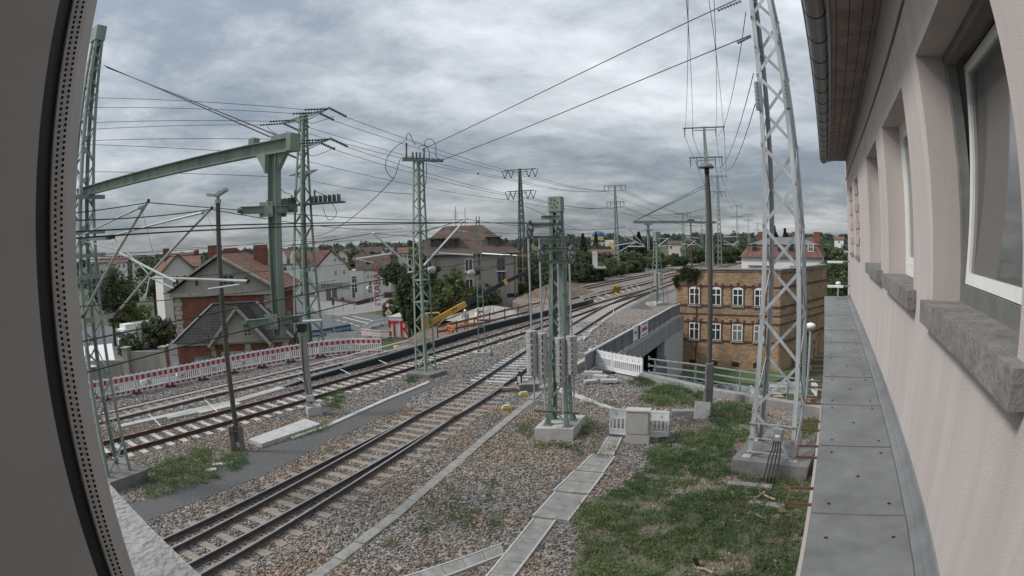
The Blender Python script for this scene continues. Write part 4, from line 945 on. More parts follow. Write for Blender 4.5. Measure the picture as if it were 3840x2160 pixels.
# cable loops on the middle mast and tower B
def loop(label, px, dist, r=.018):
    b = MB(); b.tube([T(x, y, dist) for x, y in px], r, 5); return centred(b, 'jumper_cable', M_wire, label, 'cable', 'jumper cables')
import itertools
def curve_px(pts, n=6):
    P = spline([(x, y) for x, y in pts], 6.0); return [(p.x, p.y) for p in P]
loop('big jumper loop hanging left of the middle mast head', curve_px([R3u(1665, 475), R3u(1560, 545), R3u(1475, 660), R3u(1470, 770), R3u(1530, 850), R3u(1565, 820), R3u(1590, 730), R3u(1615, 655)]), 30.3)
loop('narrow jumper loop standing on the middle mast head', curve_px([R3u(1675, 475), R3u(1680, 410), R3u(1710, 410), R3u(1740, 480), R3u(1775, 520)]), 30.5)
loop('wide jumper loop standing on the middle mast head', curve_px([R3u(1855, 530), R3u(1870, 470), R3u(1930, 465), R3u(1970, 530), R3u(1970, 620), R3u(2000, 670)]), 30.5)
loop('low jumper loop on the middle mast head', curve_px([R3u(1790, 545), R3u(1830, 525), R3u(1880, 540), R3u(1905, 600), R3u(1905, 670)]), 30.4)
loop('drop cable down the middle mast side', curve_px([R3u(1875, 700), R3u(1875, 850), R3u(1850, 1000), R3u(1845, 1110)]), 30.2)
loop('big jumper loop right of the switch platform', curve_px([R3u(760, 985), R3u(870, 1040), R3u(960, 1160), R3u(965, 1230), R3u(900, 1275), R3u(860, 1225), R3u(830, 1130)]), 48.5, .025)
loop('jumper cable left of the switch platform', curve_px([R3u(320, 960), R3u(400, 955), R3u(450, 1000), R3u(520, 1015)]), 48.5, .025)
loop('jumper under the upper cross-arm of the slanting-arm tower', curve_px([R3u(650, 275), R3u(720, 300), R3u(820, 275), R3u(960, 230)]), 48.5, .022)
loop('jumper under the second cross-arm of the slanting-arm tower', curve_px([R3u(655, 590), R3u(730, 628), R3u(860, 590), R3u(970, 535)]), 48.5, .022)
loop('jumper below the left end of the top cross-arm', curve_px([R3u(270, 330), R3u(330, 390), R3u(410, 415), R3u(500, 375)]), 51, .022)
b = MB(); p = T(*R3u(2395, 806), 60); b.lathe(p, [(.02, -.12), (.07, -.05), (.06, .06), (.015, .16)], 8, (.8, .3, .5)); b.bar(p, p + Vector((-.18, 0, -.08)), .05, .02); centred(b, 'bird', M_black, 'small dark bird sitting on the conductor', 'bird')
# ================================================================ lamps and small posts
M_lampg = mat('lamp_grey', (0.36, 0.37, 0.36), 0.6, 0, 0.1, 5)
PL = G(*R6(1600, 1318)); zt = HZ(813, 760, PL)
lp = empty('pole_lamp', PL, 'weathered pole with two grey lamp heads beside the cinder path', 'lamp')
part('pole', M_wood, lp, lambda b: b.tube([PL + Vector((.03, .02, .35)), PL + Vector((0, .0, zt))], [.10, .085], 8))
for s in (-1, 1): part('stub_post', M_concd, lp, lambda b: b.box(PL + Vector((.17 * s, .02 * s, .42)), (.17, .2, 1.0), rz=.3))
part('band', M_greend, lp, lambda b: b.box(PL + Vector((.0, 0, .75)), (.52, .24, .05), rz=.3))
part('cap', M_lampg, lp, lambda b: [b.lathe(PL + Vector((0, 0, zt - .02)), [(.12, 0), (.12, .12), (.06, .14), (.05, .42)], 10)])
for px, q, nm in ((R2(1330, 85), R2(1385, 90), 0), (R2(1430, 55), R2(1385, 90), 1)):
    a = T(*px, 20.0 if nm else 20.3); c = T(*R2(1380, 100), 20.1)
    part('lamp_head', M_lampg, lp, lambda b: [b.box(a, (.34 if nm == 0 else .42, .24, .10), rz=.1, M=Matrix.Rotation(.15 if nm == 0 else -.42, 3, 'Y')), b.bar(c, a, .05)])
PR = G(*R8(675, 600)); zr = HZ(2652, 662, PR)
lr = empty('pole_lamp', PR, 'dark wooden pole with a mushroom-shaped lamp in front of the brick building', 'lamp')
part('pole', M_wood, lr, lambda b: b.tube([PR + Vector((.02, .02, .5)), PR + Vector((0, 0, zr))], [.115, .10], 8))
part('stub_post', M_concd, lr, lambda b: b.box(PR + Vector((-.02, -.13, .85)), (.28, .17, 1.9)))
part('stub_post', M_concd, lr, lambda b: b.box(PR + Vector((.17, .1, .85)), (.12, .2, 1.9)))
part('socket', M_black, lr, lambda b: b.lathe(PR + Vector((0, 0, zr)), [(.07, 0), (.07, .1), (.105, .12), (.1, .3), (.06, .36)], 10))
def mush(b, c, r):
    b.lathe(c, [(r * .5, .02 * r), (r * .97, -.02 * r), (r, .04 * r), (r * .93, .22 * r), (r * .72, .44 * r), (r * .42, .58 * r), (r * .1, .64 * r)], 20)
part('lamp_shade', mat('enamel_shade', (0.13, 0.14, 0.135), 0.45, 0, 0.3, 6), lr, lambda b: mush(b, PR + Vector((-.02, 0, zr + .34)), .33), smooth=True)
for px, py, yt, d, lb in ((2592, 1000, 832, 128, 'rusty far lamp post with a dark mushroom head above the brick building roof'),):
    p = T(px, 900, d); p.z = -.1; zt = HZ(px, yt, p); e = empty('pole_lamp', p, lb, 'lamp')
    part('pole', M_rust, e, lambda b: b.tube([p, Vector((p.x, p.y, zt))], [.2, .14], 8)); part('lamp_shade', M_black, e, lambda b: mush(b, Vector((p.x, p.y, zt)), 1.0))
# concrete signal post with a junction box between the left tracks
PS = G(*R6(2330, 950)); zs_ = HZ(1150, 1238, PS)
sp2 = empty('concrete_post', PS, 'square pale concrete post with a junction box beside the second track', 'post')
part('shaft', M_conc, sp2, lambda b: b.bar(PS + Vector((0, 0, .1)), PS + Vector((-.06, 0, zs_)), .24, .24))
part('base', M_concl, sp2, lambda b: [b.box(PS + Vector((.14, 0, .15)), (.62, .5, .42), rz=.5)])
part('junction_box', M_lampg, sp2, lambda b: b.box(PS + Vector((.08, -.16, HZ(1185, 1487, PS))), (.30, .2, .24)))
part('junction_box', M_lampg, sp2, lambda b: b.box(PS + Vector((.12, -.16, HZ(1180, 1515, PS))), (.14, .14, .16)))
part('cable', M_black, sp2, lambda b: b.tube([PS + Vector((-.05, -.15, zs_ - .2)), PS + Vector((-.1, -.15, 1.6)), PS + Vector((.05, -.2, .7)), PS + Vector((.2, -.15, .3))], .02, 5))
part('head', M_black, sp2, lambda b: [b.box(PS + Vector((-.06, 0, zs_ + .1)), (.32, .34, .3))])
part('top_plate', M_galv, sp2, lambda b: [b.box(PS + Vector((.05, .1, zs_ + .35)), (1.4, .5, .06), rz=.35)])
# slim street lamps in the town and by the signal box
def street_lamp(base, h, lb, arm=(.9, 0), col=None, head='curve'):
    e = empty('street_lamp', base, lb, 'street lamp', 'street lamps'); m = col or M_galv; top = base + Vector((0, 0, h))
    part('post', m, e, lambda b: b.tube([base, top], [.09, .06], 8))
    if head == 'globe':
        part('lamp_head', M_white, e, lambda b: b.lathe(top, [(.06, 0), (.2, .08), (.26, .22), (.22, .30), (.05, .36)], 14), smooth=True)
    else:
        a = Vector((arm[0], arm[1], 0)); part('arm', m, e, lambda b: b.tube([top, top + a * .4 + Vector((0, 0, .3)), top + a], .045, 6)); part('lamp_head', M_white, e, lambda b: b.lathe(top + a + Vector((0, 0, -.3)), [(.3, 0), (.22, .2), (.06, .4)], 12))
for (px, py, dist, yt, lb, hd, arm) in ((3043, 1520, 29, 1238, 'white globe lamp post beside the grey ledge', 'globe', 0), (3143, 1200, 52, 1072, 'slim lamp post beyond the end of the ledge', 'globe', 0)):
    p = T(px, 900, dist); p.z = LOW; street_lamp(p, HZ(px, yt, p) - LOW, lb, head=hd)
for (px, dist, yt, lb) in ((R3(420, 0)[0], 105, R3(0, 650)[1], 'white curved street lamp by the side street'), (R3(1330, 0)[0], 112, R3(0, 740)[1], 'white curved street lamp in front of the car dealer banner')):
    p = T(px, 930, dist); p.z = LOW; street_lamp(p, HZ(px, yt, p) - LOW, lb, arm=(-1.2, 0), col=M_white)
# ================================================================ buildings
def brickmat(name, c1, c2, mortar, sc=1.0, bump=0.3):
    m = bpy.data.materials.new(name); m.use_nodes = True; t = m.node_tree; b = t.nodes['Principled BSDF']; b.inputs['Roughness'].default_value = 0.92; b.inputs['Specular IOR Level'].default_value = 0.2
    tcn = t.nodes.new('ShaderNodeTexCoord'); s = t.nodes.new('ShaderNodeSeparateXYZ'); t.links.new(tcn.outputs['Object'], s.inputs[0])
    a = t.nodes.new('ShaderNodeMath'); a.operation = 'ADD'; t.links.new(s.outputs[0], a.inputs[0]); t.links.new(s.outputs[1], a.inputs[1])
    c = t.nodes.new('ShaderNodeCombineXYZ'); t.links.new(a.outputs[0], c.inputs[0]); t.links.new(s.outputs[2], c.inputs[1])
    k = t.nodes.new('ShaderNodeTexBrick'); t.links.new(c.outputs[0], k.inputs['Vector']); k.inputs['Scale'].default_value = 1.0
    k.inputs['Brick Width'].default_value = .26 * sc; k.inputs['Row Height'].default_value = .085 * sc; k.inputs['Mortar Size'].default_value = .009 * sc; k.inputs['Bias'].default_value = -.1
    k.inputs['Color1'].default_value = (*c1, 1); k.inputs['Color2'].default_value = (*c2, 1); k.inputs['Mortar'].default_value = (*mortar, 1)
    n = t.nodes.new('ShaderNodeTexNoise'); n.inputs['Scale'].default_value = .9; n.inputs['Detail'].default_value = 8; t.links.new(tcn.outputs['Object'], n.inputs['Vector'])
    mr = t.nodes.new('ShaderNodeMapRange'); mr.inputs[1].default_value = .3; mr.inputs[2].default_value = .7; mr.inputs[3].default_value = .74; mr.inputs[4].default_value = 1.16; t.links.new(n.outputs['Fac'], mr.inputs[0])
    v = t.nodes.new('ShaderNodeVectorMath'); v.operation = 'SCALE'; t.links.new(k.outputs['Color'], v.inputs[0]); t.links.new(mr.outputs[0], v.inputs['Scale']); t.links.new(v.outputs[0], b.inputs['Base Color'])
    bp = t.nodes.new('ShaderNodeBump'); bp.inputs['Strength'].default_value = bump; bp.inputs['Distance'].default_value = .02; bp.invert = True; t.links.new(k.outputs['Fac'], bp.inputs['Height']); t.links.new(bp.outputs[0], b.inputs['Normal'])
    MATS[name] = m; return m
def tilemat(name, c1, c2, w=.22, h=.33, zs=1.6, bump=.9):
    m = brickmat(name, c1, c2, tuple(x * .35 for x in c1), 1, bump); k = [n for n in m.node_tree.nodes if n.type == 'TEX_BRICK'][0]
    k.inputs['Brick Width'].default_value = w; k.inputs['Row Height'].default_value = h / zs; k.inputs['Mortar Size'].default_value = .022; return m
M_ybrick = brickmat('yellow_brick', (0.41, 0.285, 0.175), (0.25, 0.15, 0.098), (0.20, 0.15, 0.115), 1.3)
M_rbrick = brickmat('red_brick', (0.26, 0.085, 0.055), (0.17, 0.055, 0.04), (0.16, 0.12, 0.10))
M_dbrick = mat('brown_trim', (0.095, 0.05, 0.035), 0.9, 0, 0.25, 5)
M_rtile = tilemat('red_tile', (0.25, 0.14, 0.105), (0.17, 0.10, 0.08))
M_btile = tilemat('brown_tile', (0.15, 0.11, 0.09), (0.11, 0.082, 0.07), .26, .42)
M_slate = tilemat('dark_slate', (0.055, 0.052, 0.052), (0.035, 0.034, 0.035), .25, .3)
M_plas = mat('grey_plaster', (0.33, 0.31, 0.275), 0.92, 0, 0.2, 0.7, 0.3, 30, streak=True, detail=9)
M_plasb = mat('brown_plaster', (0.31, 0.285, 0.25), 0.92, 0, 0.2, 0.5, 0.3, 30, streak=True, detail=9)
M_wht = mat('white_render', (0.66, 0.66, 0.64), 0.9, 0, 0.06, 0.5)
M_crm = mat('cream_render', (0.58, 0.56, 0.51), 0.9, 0, 0.1, 0.6)
M_stonec = mat('quoin_stone', (0.36, 0.33, 0.27), 0.9, 0, 0.25, 3)
M_yel = mat('yellow_render', (0.62, 0.47, 0.18), 0.9, 0, 0.06, 0.5)
M_roofg = mat('flat_roof', (0.16, 0.155, 0.14), 0.9, 0, 0.15, 0.8)
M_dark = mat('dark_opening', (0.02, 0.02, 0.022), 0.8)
M_gutr = mat('downpipe', (0.13, 0.13, 0.135), 0.6)

def text_mesh(txt, size, m, parent, loc, rz=0.0, space=1.0, roll=0.0, name='lettering', world=False, sx=1.0):
    cv = bpy.data.curves.new(name, 'FONT'); cv.body = txt; cv.size = size; cv.extrude = size * .02; cv.space_character = space; cv.align_x = 'CENTER'; cv.resolution_u = 2
    o = bpy.data.objects.new('tmp_text', cv); COL.objects.link(o); bpy.context.view_layer.update()
    me = bpy.data.meshes.new_from_object(o.evaluated_get(bpy.context.evaluated_depsgraph_get())); bpy.data.objects.remove(o); bpy.data.curves.remove(cv)
    me.materials.clear(); me.materials.append(m); o = bpy.data.objects.new(name, me); COL.objects.link(o); o.parent = parent
    o.location = Vector(loc) - (parent.location if world else Vector((0, 0, 0))); o.rotation_mode = 'QUATERNION'
    o.rotation_quaternion = (Matrix.Rotation(rz, 3, 'Z') @ Matrix.Rotation(R(90), 3, 'X') @ Matrix.Rotation(roll, 3, 'Z')).to_quaternion(); o.scale = (sx, 1, 1); return o
def frame_from(fl, fr):                     # local frame: x along the front (left->right), y to the back
    d = Vector((fr[0] - fl[0], fr[1] - fl[1], 0)); L = d.length; return L, math.atan2(d.y, d.x)
def win(parent, x, z, w, h, mf=None, mg=None, y=0.0, bars=(1, 1), side=None, sill=None, arch=0.0, fw=.09):
    """window on the front plane (or a side plane) : frame with glazing bars, pane and sill"""
    def P(u, v, d):
        if side is None: return (x + u, y - d, z + v)
        return (side[0] + d * side[2], y + x + u, z + v)
    def bx(b, u0, u1, v0, v1, d0, d1):
        a, c = P(u0, v0, d0), P(u1, v1, d1); b.box([(a[i] + c[i]) / 2 for i in range(3)], [abs(c[i] - a[i]) for i in range(3)])
    b = MB(); bx(b, -w / 2, -w / 2 + fw, 0, h, -.02, .03); bx(b, w / 2 - fw, w / 2, 0, h, -.02, .03); bx(b, -w / 2 + fw, w / 2 - fw, 0, fw, -.02, .03); bx(b, -w / 2 + fw, w / 2 - fw, h - fw, h, -.02, .03)
    for i in range(1, bars[0] + 1): u = -w / 2 + w * i / (bars[0] + 1); bx(b, u - fw * .45, u + fw * .45, fw, h - fw, -.02, .027)
    for j in range(1, bars[1] + 1): v = h * (.62 if bars[1] == 1 else j / (bars[1] + 1)); bx(b, -w / 2 + fw, w / 2 - fw, v - fw * .45, v + fw * .45, -.02, .024)
    if arch:
        n = 8; top = [(-w / 2 + w * i / n, h + arch * math.sin(math.pi * i / n)) for i in range(n + 1)]
        b.add([P(u, v, .03) for u, v in top] + [P(u, v, -.02) for u, v in top], [tuple(range(n + 1))] + [(i, n + 1 + i, n + 2 + i, i + 1) for i in range(n)])
    o = b.build('window', mf or M_white, parent)
    b = MB(); bx(b, -w / 2 + fw * .5, w / 2 - fw * .5, fw * .5, h - fw * .5, -.03, .008); b.build('pane', mg or M_glass, o)
    if sill is not None: b = MB(); bx(b, -w / 2 - .12, w / 2 + .12, -.12, -.005, -.02, .14); b.build('sill', sill, o)
    return o
def lbox(parent, name, m, x0, x1, y0, y1, z0, z1):
    b = MB(); b.box(((x0 + x1) / 2, (y0 + y1) / 2, (z0 + z1) / 2), (abs(x1 - x0), abs(y1 - y0), abs(z1 - z0))); return b.build(name, m, parent)
def gable_roof(parent, x0, x1, y0, y1, ze, zr, m, axis='y', ov=.35, t=.14, wallm=None, hip=0.0, name='roof'):
    b = MB()
    if axis == 'y':
        xm = (x0 + x1) / 2; sl = (zr - ze) / ((x1 - x0) / 2); zo = ze - sl * ov
        b.plate([(x0 - ov, y0 - ov, zo), (xm, y0 - ov + hip, zr), (xm, y1 + ov - hip, zr), (x0 - ov, y1 + ov, zo)], t, (-sl, 0, 1)); b.plate([(x1 + ov, y1 + ov, zo), (xm, y1 + ov - hip, zr), (xm, y0 - ov + hip, zr), (x1 + ov, y0 - ov, zo)], t, (sl, 0, 1))
        if hip: b.plate([(x0 - ov, y0 - ov, zo), (x1 + ov, y0 - ov, zo), (xm, y0 - ov + hip, zr)], t, (0, -1, 1)); b.plate([(x1 + ov, y1 + ov, zo), (x0 - ov, y1 + ov, zo), (xm, y1 + ov - hip, zr)], t, (0, 1, 1))
        g = [((x0, y, ze), (x1, y, ze), (xm, y, zr)) for y in (y0, y1)]
    else:
        ym = (y0 + y1) / 2; sl = (zr - ze) / ((y1 - y0) / 2); zo = ze - sl * ov
        b.plate([(x1 + ov, y0 - ov, zo), (x1 + ov - hip, ym, zr), (x0 - ov + hip, ym, zr), (x0 - ov, y0 - ov, zo)], t, (0, -sl, 1)); b.plate([(x0 - ov, y1 + ov, zo), (x0 - ov + hip, ym, zr), (x1 + ov - hip, ym, zr), (x1 + ov, y1 + ov, zo)], t, (0, sl, 1))
        if hip: b.plate([(x0 - ov, y1 + ov, zo), (x0 - ov, y0 - ov, zo), (x0 - ov + hip, ym, zr)], t, (-1, 0, 1)); b.plate([(x1 + ov, y0 - ov, zo), (x1 + ov, y1 + ov, zo), (x1 + ov - hip, ym, zr)], t, (1, 0, 1))
        g = [((x, y0, ze), (x, y1, ze), (x, ym, zr)) for x in (x0, x1)]
    r = b.build(name, m, parent)
    if wallm and not hip:
        for i, tri in enumerate(g): b = MB(); b.plate(tri, -.2 if i else .2, (0, 1, 0) if axis == 'y' else (1, 0, 0)); b.build('gable', wallm, parent)
    return r

# ---- yellow brick building by the bridge
FL = T(2535, 1004, 54); zr = FL.z
def at_z(px, py, z): return G(px, py, z)
FR = at_z(*R5(1415, 560), zr); BR = at_z(*R5(1880, 510), zr)
L, rz = frame_from(FL, FR); zB = -4.95; H = zr - zB; Dp = (BR - FR).length
yb = empty('brick_building', (FL.x, FL.y, zB), 'yellow brick building with arched white windows and flat roof', 'building', rz=rz)
ca = (BR - FR).normalized(); fx = Vector((math.cos(rz), math.sin(rz), 0)); skew = ca.dot(fx) * Dp; dpt = abs(ca.cross(fx).z) * Dp
b = MB(); b.prism([(0, 0), (L, 0), (L + skew, dpt), (skew, dpt)], -1, H - 2.6); b.build('wall', M_ybrick, yb)
b = MB(); b.prism([(0, 0), (L, 0), (L, .4), (0, .4)], H - 2.6, H - .32); b.build('wall', M_ybrick, yb)
b = MB(); b.prism([(L - .4, .4), (L, .4), (L + skew, dpt), (L + skew - .4, dpt)], H - 2.6, H - .32); b.build('wall', M_ybrick, yb)
b = MB(); b.prism([(-.05, -.06), (L + .05, -.06), (L + skew + .05, dpt), (L + skew - .4, dpt), (L - .42, .42), (-.05, .42)], H - .32, H - .12); b.build('parapet', M_ybrick, yb)
b = MB(); b.prism([(-.14, -.16), (L + .12, -.16), (L + skew + .14, dpt + .1), (L + skew - .45, dpt + .1), (L - .47, .47), (-.14, .47)], H - .12, H); b.build('coping', M_conc, yb)
def zloc(px, py): return HZ(px, py, FL) - zB
bands = [zloc(*R5(450, 722)), zloc(*R5(450, 915)), zloc(*R5(450, 1000)), zloc(*R5(450, 1080)), zloc(*R5(450, 1258))]
for i, z in enumerate(bands):
    h = (.11, .16, .07, .10, .16)[i]
    b = MB(); b.prism([(-.06, -.07), (L + .05, -.07), (L + skew + .06, dpt * .99), (L + skew - .2, dpt), (L - .1, .1), (-.06, .1)], z - h / 2, z + h / 2); b.build('band', M_dbrick, yb)
yb_x = []
for px in (548, 765, 985, 1205):
    d = DIR(*R5(px, 820)); # hit front plane
    n = Vector((-fx.y, fx.x, 0)); t = n.dot(FL) / n.dot(d); q = d * t; yb_x.append((Vector((q.x, q.y, 0)) - Vector((FL.x, FL.y, 0))).dot(fx))
z1, z2 = zloc(*R5(548, 912)), zloc(*R5(548, 745)); z3, z4 = zloc(*R5(548, 1255)), zloc(*R5(548, 1092))
for x in yb_x:
    for (za, zb_, gl) in ((z1, z2, M_glass), (z3, z4, M_glassg if x > 4 else M_glass)):
        win(yb, x, za, .98, zb_ - za, y=-.0, bars=(1, 1), sill=M_conc, arch=.17, mg=gl, mf=M_white, fw=.085)
        ob = lbox(yb, 'lintel_stone', M_dbrick, x - .1, x + .1, -.07, .02, zb_ + .22, zb_ + .52)
        for s in (-1, 1):
            lbox(yb, 'lintel_stone', M_dbrick, x + s * .62 - .09, x + s * .62 + .09, -.07, .02, zb_ + .02, zb_ + .36)
            lbox(yb, 'jamb', M_dbrick, x + s * .56 - .05, x + s * .56 + .05, -.05, .02, za, zb_ + .02)
        n = 8; b = MB(); pts = [Vector((x - .58 + 1.16 * i / n, -.03, zb_ + .03 + .2 * math.sin(math.pi * i / n))) for i in range(n + 1)]; b.tube(pts, .055, 5); b.build('arch', M_dbrick, yb)
    lbox(yb, 'basement_window', M_dark, x - .42, x + .25, -.01, .1, .25, .62)
    b = MB(); b.tube([Vector((x - .5 + .83 * i / 6, -.02, .62 + .17 * math.sin(math.pi * i / 6))) for i in range(7)], .06, 5); b.build('arch', M_ybrick, yb)
b = MB(); b.tube([(1.95, -.06, H - 1), (1.95, -.06, 0)], .05, 6); b.build('downpipe', M_dbrick, yb)

# ---- white house with a red mansard roof behind it
wl, wr = T(2773, 962, 106), T(3089, 962, 104); L, rz = frame_from(wl, wr); ze = wl.z - LOW
wh = empty('house', (wl.x, wl.y, LOW), 'white house with red tiled mansard roof behind the brick building', 'house', rz=rz)
lbox(wh, 'wall', M_wht, .3, L - .3, .4, 11, 0, ze)
zt = HZ(2810, 918, wl) - LOW
b = MB(); b.add([(0, 0, ze), (L, 0, ze), (L, 11.4, ze), (0, 11.4, ze), (1.4, 1.6, zt), (L - 1.4, 1.6, zt), (L - 1.4, 9.8, zt), (1.4, 9.8, zt)], [(0, 1, 5, 4), (1, 2, 6, 5), (2, 3, 7, 6), (3, 0, 4, 7), (4, 5, 6, 7), (3, 2, 1, 0)]); rf = b.build('roof', M_rtile, wh)
b = MB(); b.add([(1.1, 1.3, zt), (L - 1.1, 1.3, zt), (L - 1.1, 10, zt), (1.1, 10, zt), (5, 5.6, zt + 1.3), (L - 5, 5.6, zt + 1.3)], [(0, 1, 5, 4), (1, 2, 5), (2, 3, 4, 5), (3, 0, 4), (3, 2, 1, 0)]); b.build('upper_roof', M_roofg, wh)
lbox(wh, 'gutter', M_gutr, -.1, L + .1, -.12, .05, ze - .1, ze + .03)
for px in (1150, 1408, 1522, 1718):
    x = (R5(px, 0)[0] - R5(1000, 0)[0]) / (R5(1850, 0)[0] - R5(1000, 0)[0]) * L; win(wh, x, ze + .9, 1.1, 1.35, y=.62, bars=(0, 1), mf=M_gutr if px != 1718 else M_white, mg=M_glass if px != 1718 else M_glassg)
for px in (1345, 1475, 1745, 1930):
    x = (px - 1000) / 850 * L; win(wh, x, ze - 3.6, 1.2, 1.3, y=.4, bars=(1, 0), mf=M_gutr)
for px in (1180, 1600):
    x = (px - 1000) / 850 * L; lbox(wh, 'porch_roof', M_gutr, x - 1.6, x + 2.2, -.8, .4, ze - 1.7, ze - 1.5); lbox(wh, 'porch_wall', M_wht, x - 1.4, x + 2.0, -.6, .4, 0, ze - 1.7)
for px in (1175, 1530, 1760): x = (px - 1000) / 850 * L; b = MB(); b.box((x, 6, zt + 1.2), (1.2, .9, 2.2)); b.build('chimney', M_rbrick, rf)

# ---- red brick house with plastered gable (left) and its slate-roofed annex
a_, c_ = T(635, 1095, 60), T(1042, 1080, 54.8); a_.z = c_.z = 0; L, rz = frame_from(a_, c_); zE = 3.4 - LOW; zA = 6.55 - LOW
rh = empty('house', (a_.x, a_.y, LOW), 'red brick house with grey plastered gable and orange tiled roof', 'house', rz=rz)
lbox(rh, 'wall', M_rbrick, .4, L - .4, 0, 6.5, 0, zE - .6)
lbox(rh, 'cornice', M_stonec, .1, L - .1, -.25, 6.5, zE - .6, zE - .25); lbox(rh, 'frieze', M_plas, .4, L - .4, -.02, 6.5, zE - .25, zE)
b = MB(); b.plate([(.3, .02, zE - .1), (L - .3, .02, zE - .1), (L / 2, .02, zA - .15)], .3, (0, 1, 0)); b.build('gable', M_plas, rh)
gable_roof(rh, 0, L, .1, 6.5, zE, zA, M_rtile, 'y', .5)
for s in (0, 1):
    b = MB(); p0 = (L * s + (.45 if s else -.45), -.45, zE - .2); b.bar(p0, (L / 2, -.45, zA + .03), .28, .2); b.build('verge', M_stonec, rh)
for x in (1.0, L - 1.0):
    for k in range(9): lbox(rh, 'quoin', M_stonec, x - (.5 if k % 2 else .38), x + (.5 if k % 2 else .38), -.06, .1, zE - 1.05 - .42 * k, zE - .68 - .42 * k)
for x, w_ in ((3.4, .55), (7.0, 1.3), (8.9, .55)): win(rh, x, zE + .35, w_, .75 if w_ < 1 else 1.0, y=0.0, bars=(0, 0) if w_ < 1 else (1, 0), mf=M_stonec); lbox(rh, 'lintel', M_stonec, x - w_ * .7, x + w_ * .7, -.06, .05, zE + 1.25 if w_ < 1 else zE + 1.4, zE + 1.36 if w_ < 1 else zE + 1.52)
for x, y, h_ in ((3.2, 5, 2.4), (8.2, 6.0, 1.9), (L / 2 - 1.0, 5, 1.6)): b = MB(); b.box((x, y, zE + 2.4), (1.3, .9, h_ + 1.2)); b.build('chimney', M_rbrick, rh)
b = MB(); b.tube([(4.4, 4, zE + 1.8), (4.4, 4, zE + 6.0)], .035, 5)
for k in range(4): b.bar((3.9 - .1 * k, 4, zE + 5.9 - .18 * k), (4.9 + .05 * k, 4, zE + 5.9 - .18 * k), .03)
b.build('aerial', M_galv, rh)
ea, ec = T(663, 1298, 49.3), T(1086, 1248, 47.4); zx = -.2; ea.z = ec.z = 0; L2, rz2 = frame_from(ea, ec); zE2 = zx - LOW; zR2 = 2.4 - LOW
an = empty('house_annex', (ea.x, ea.y, LOW), 'red brick annex with dark slate roof and small plastered cross-gable', 'house', rz=rz2)
lbox(an, 'wall', M_rbrick, .2, L2 - .2, 0, 7, 0, zE2 - .25); lbox(an, 'cornice', M_stonec, .05, L2 - .05, -.15, 7, zE2 - .25, zE2)
b = MB(); x0, x1, ov = 0, L2, .3
b.add([(x0 - ov, -ov, zE2), (x1 + ov, -ov, zE2), (x1 + ov, 7.4, zE2), (x0 - ov, 7.4, zE2), (2.6, 4.2, zR2), (L2 - 3.2, 4.2, zR2)], [(0, 1, 5, 4), (1, 2, 5), (2, 3, 4, 5), (3, 0, 4), (3, 2, 1, 0)]); rf = b.build('roof', M_slate, an)
for p, q in (((-ov, -ov, zE2), (2.6, 4.2, zR2)), ((2.6, 4.2, zR2), (L2 - 3.2, 4.2, zR2)), ((L2 - 3.2, 4.2, zR2), (L2 + ov, -ov, zE2))): b = MB(); b.bar(Vector(p) + Vector((0, 0, .06)), Vector(q) + Vector((0, 0, .06)), .22, .08); b.build('ridge_cap', M_gutr, rf)
gx0, gx1 = 3.4, 8.0; gm = (gx0 + gx1) / 2; zg = 2.35 - LOW
b = MB(); b.plate([(gx0, -.35, zE2 - .1), (gx1, -.35, zE2 - .1), (gm, -.35, zg)], .3, (0, 1, 0)); b.build('cross_gable', M_plas, an)
b = MB()
for s, x in ((-1, gx0), (1, gx1)): b.plate([(x + s * .35, -.75, zE2 - .35), (gm, -.75, zg + .05), (gm, 3.6, zg + .05), (x + s * .35, 3.6, zE2 - .35)], .12, (s, 0, 1))
b.build('cross_roof', M_slate, an)
for s, x in ((-1, gx0), (1, gx1)): b = MB(); b.bar((x + s * .35, -.8, zE2 - .3), (gm, -.8, zg + .12), .16, .22); b.build('bargeboard', M_stonec, an)
win(an, gm - 1.2, zE2 + .2, .75, 1.0, y=-.36, bars=(1, 2), arch=.3, mf=M_stonec); win(an, gm + .75, zE2 + .35, .7, .9, y=-.36, bars=(1, 2), mf=M_stonec)
for x, w_ in ((4.9, 1.9), (7.4, 1.9)): win(an, x, zE2 - 1.95, w_, 1.1, y=0, bars=(1, 0), mf=M_stonec, fw=.2); 
for x in (3.2, 6.3, 8.3, L2 - .4):
    for k in range(4): lbox(an, 'quoin', M_stonec, x - (.32 if k % 2 else .24), x + (.32 if k % 2 else .24), -.06, .1, zE2 - .7 - .45 * k, zE2 - .29 - .45 * k)
b = MB(); b.tube([(3.0, -.2, zE2 + .6), (3.0, -.2, 0)], .06, 6); b.build('downpipe', M_rust, an)
b = MB(); b.plate([(-.2 + 1.8, -1.0, zE2 - 1.7), (3.2, -1.0, zE2 - 1.6), (3.2, 0, zE2 - 1.2), (1.6, 0, zE2 - 1.2)], .08); b.build('awning', M_gutr, an)

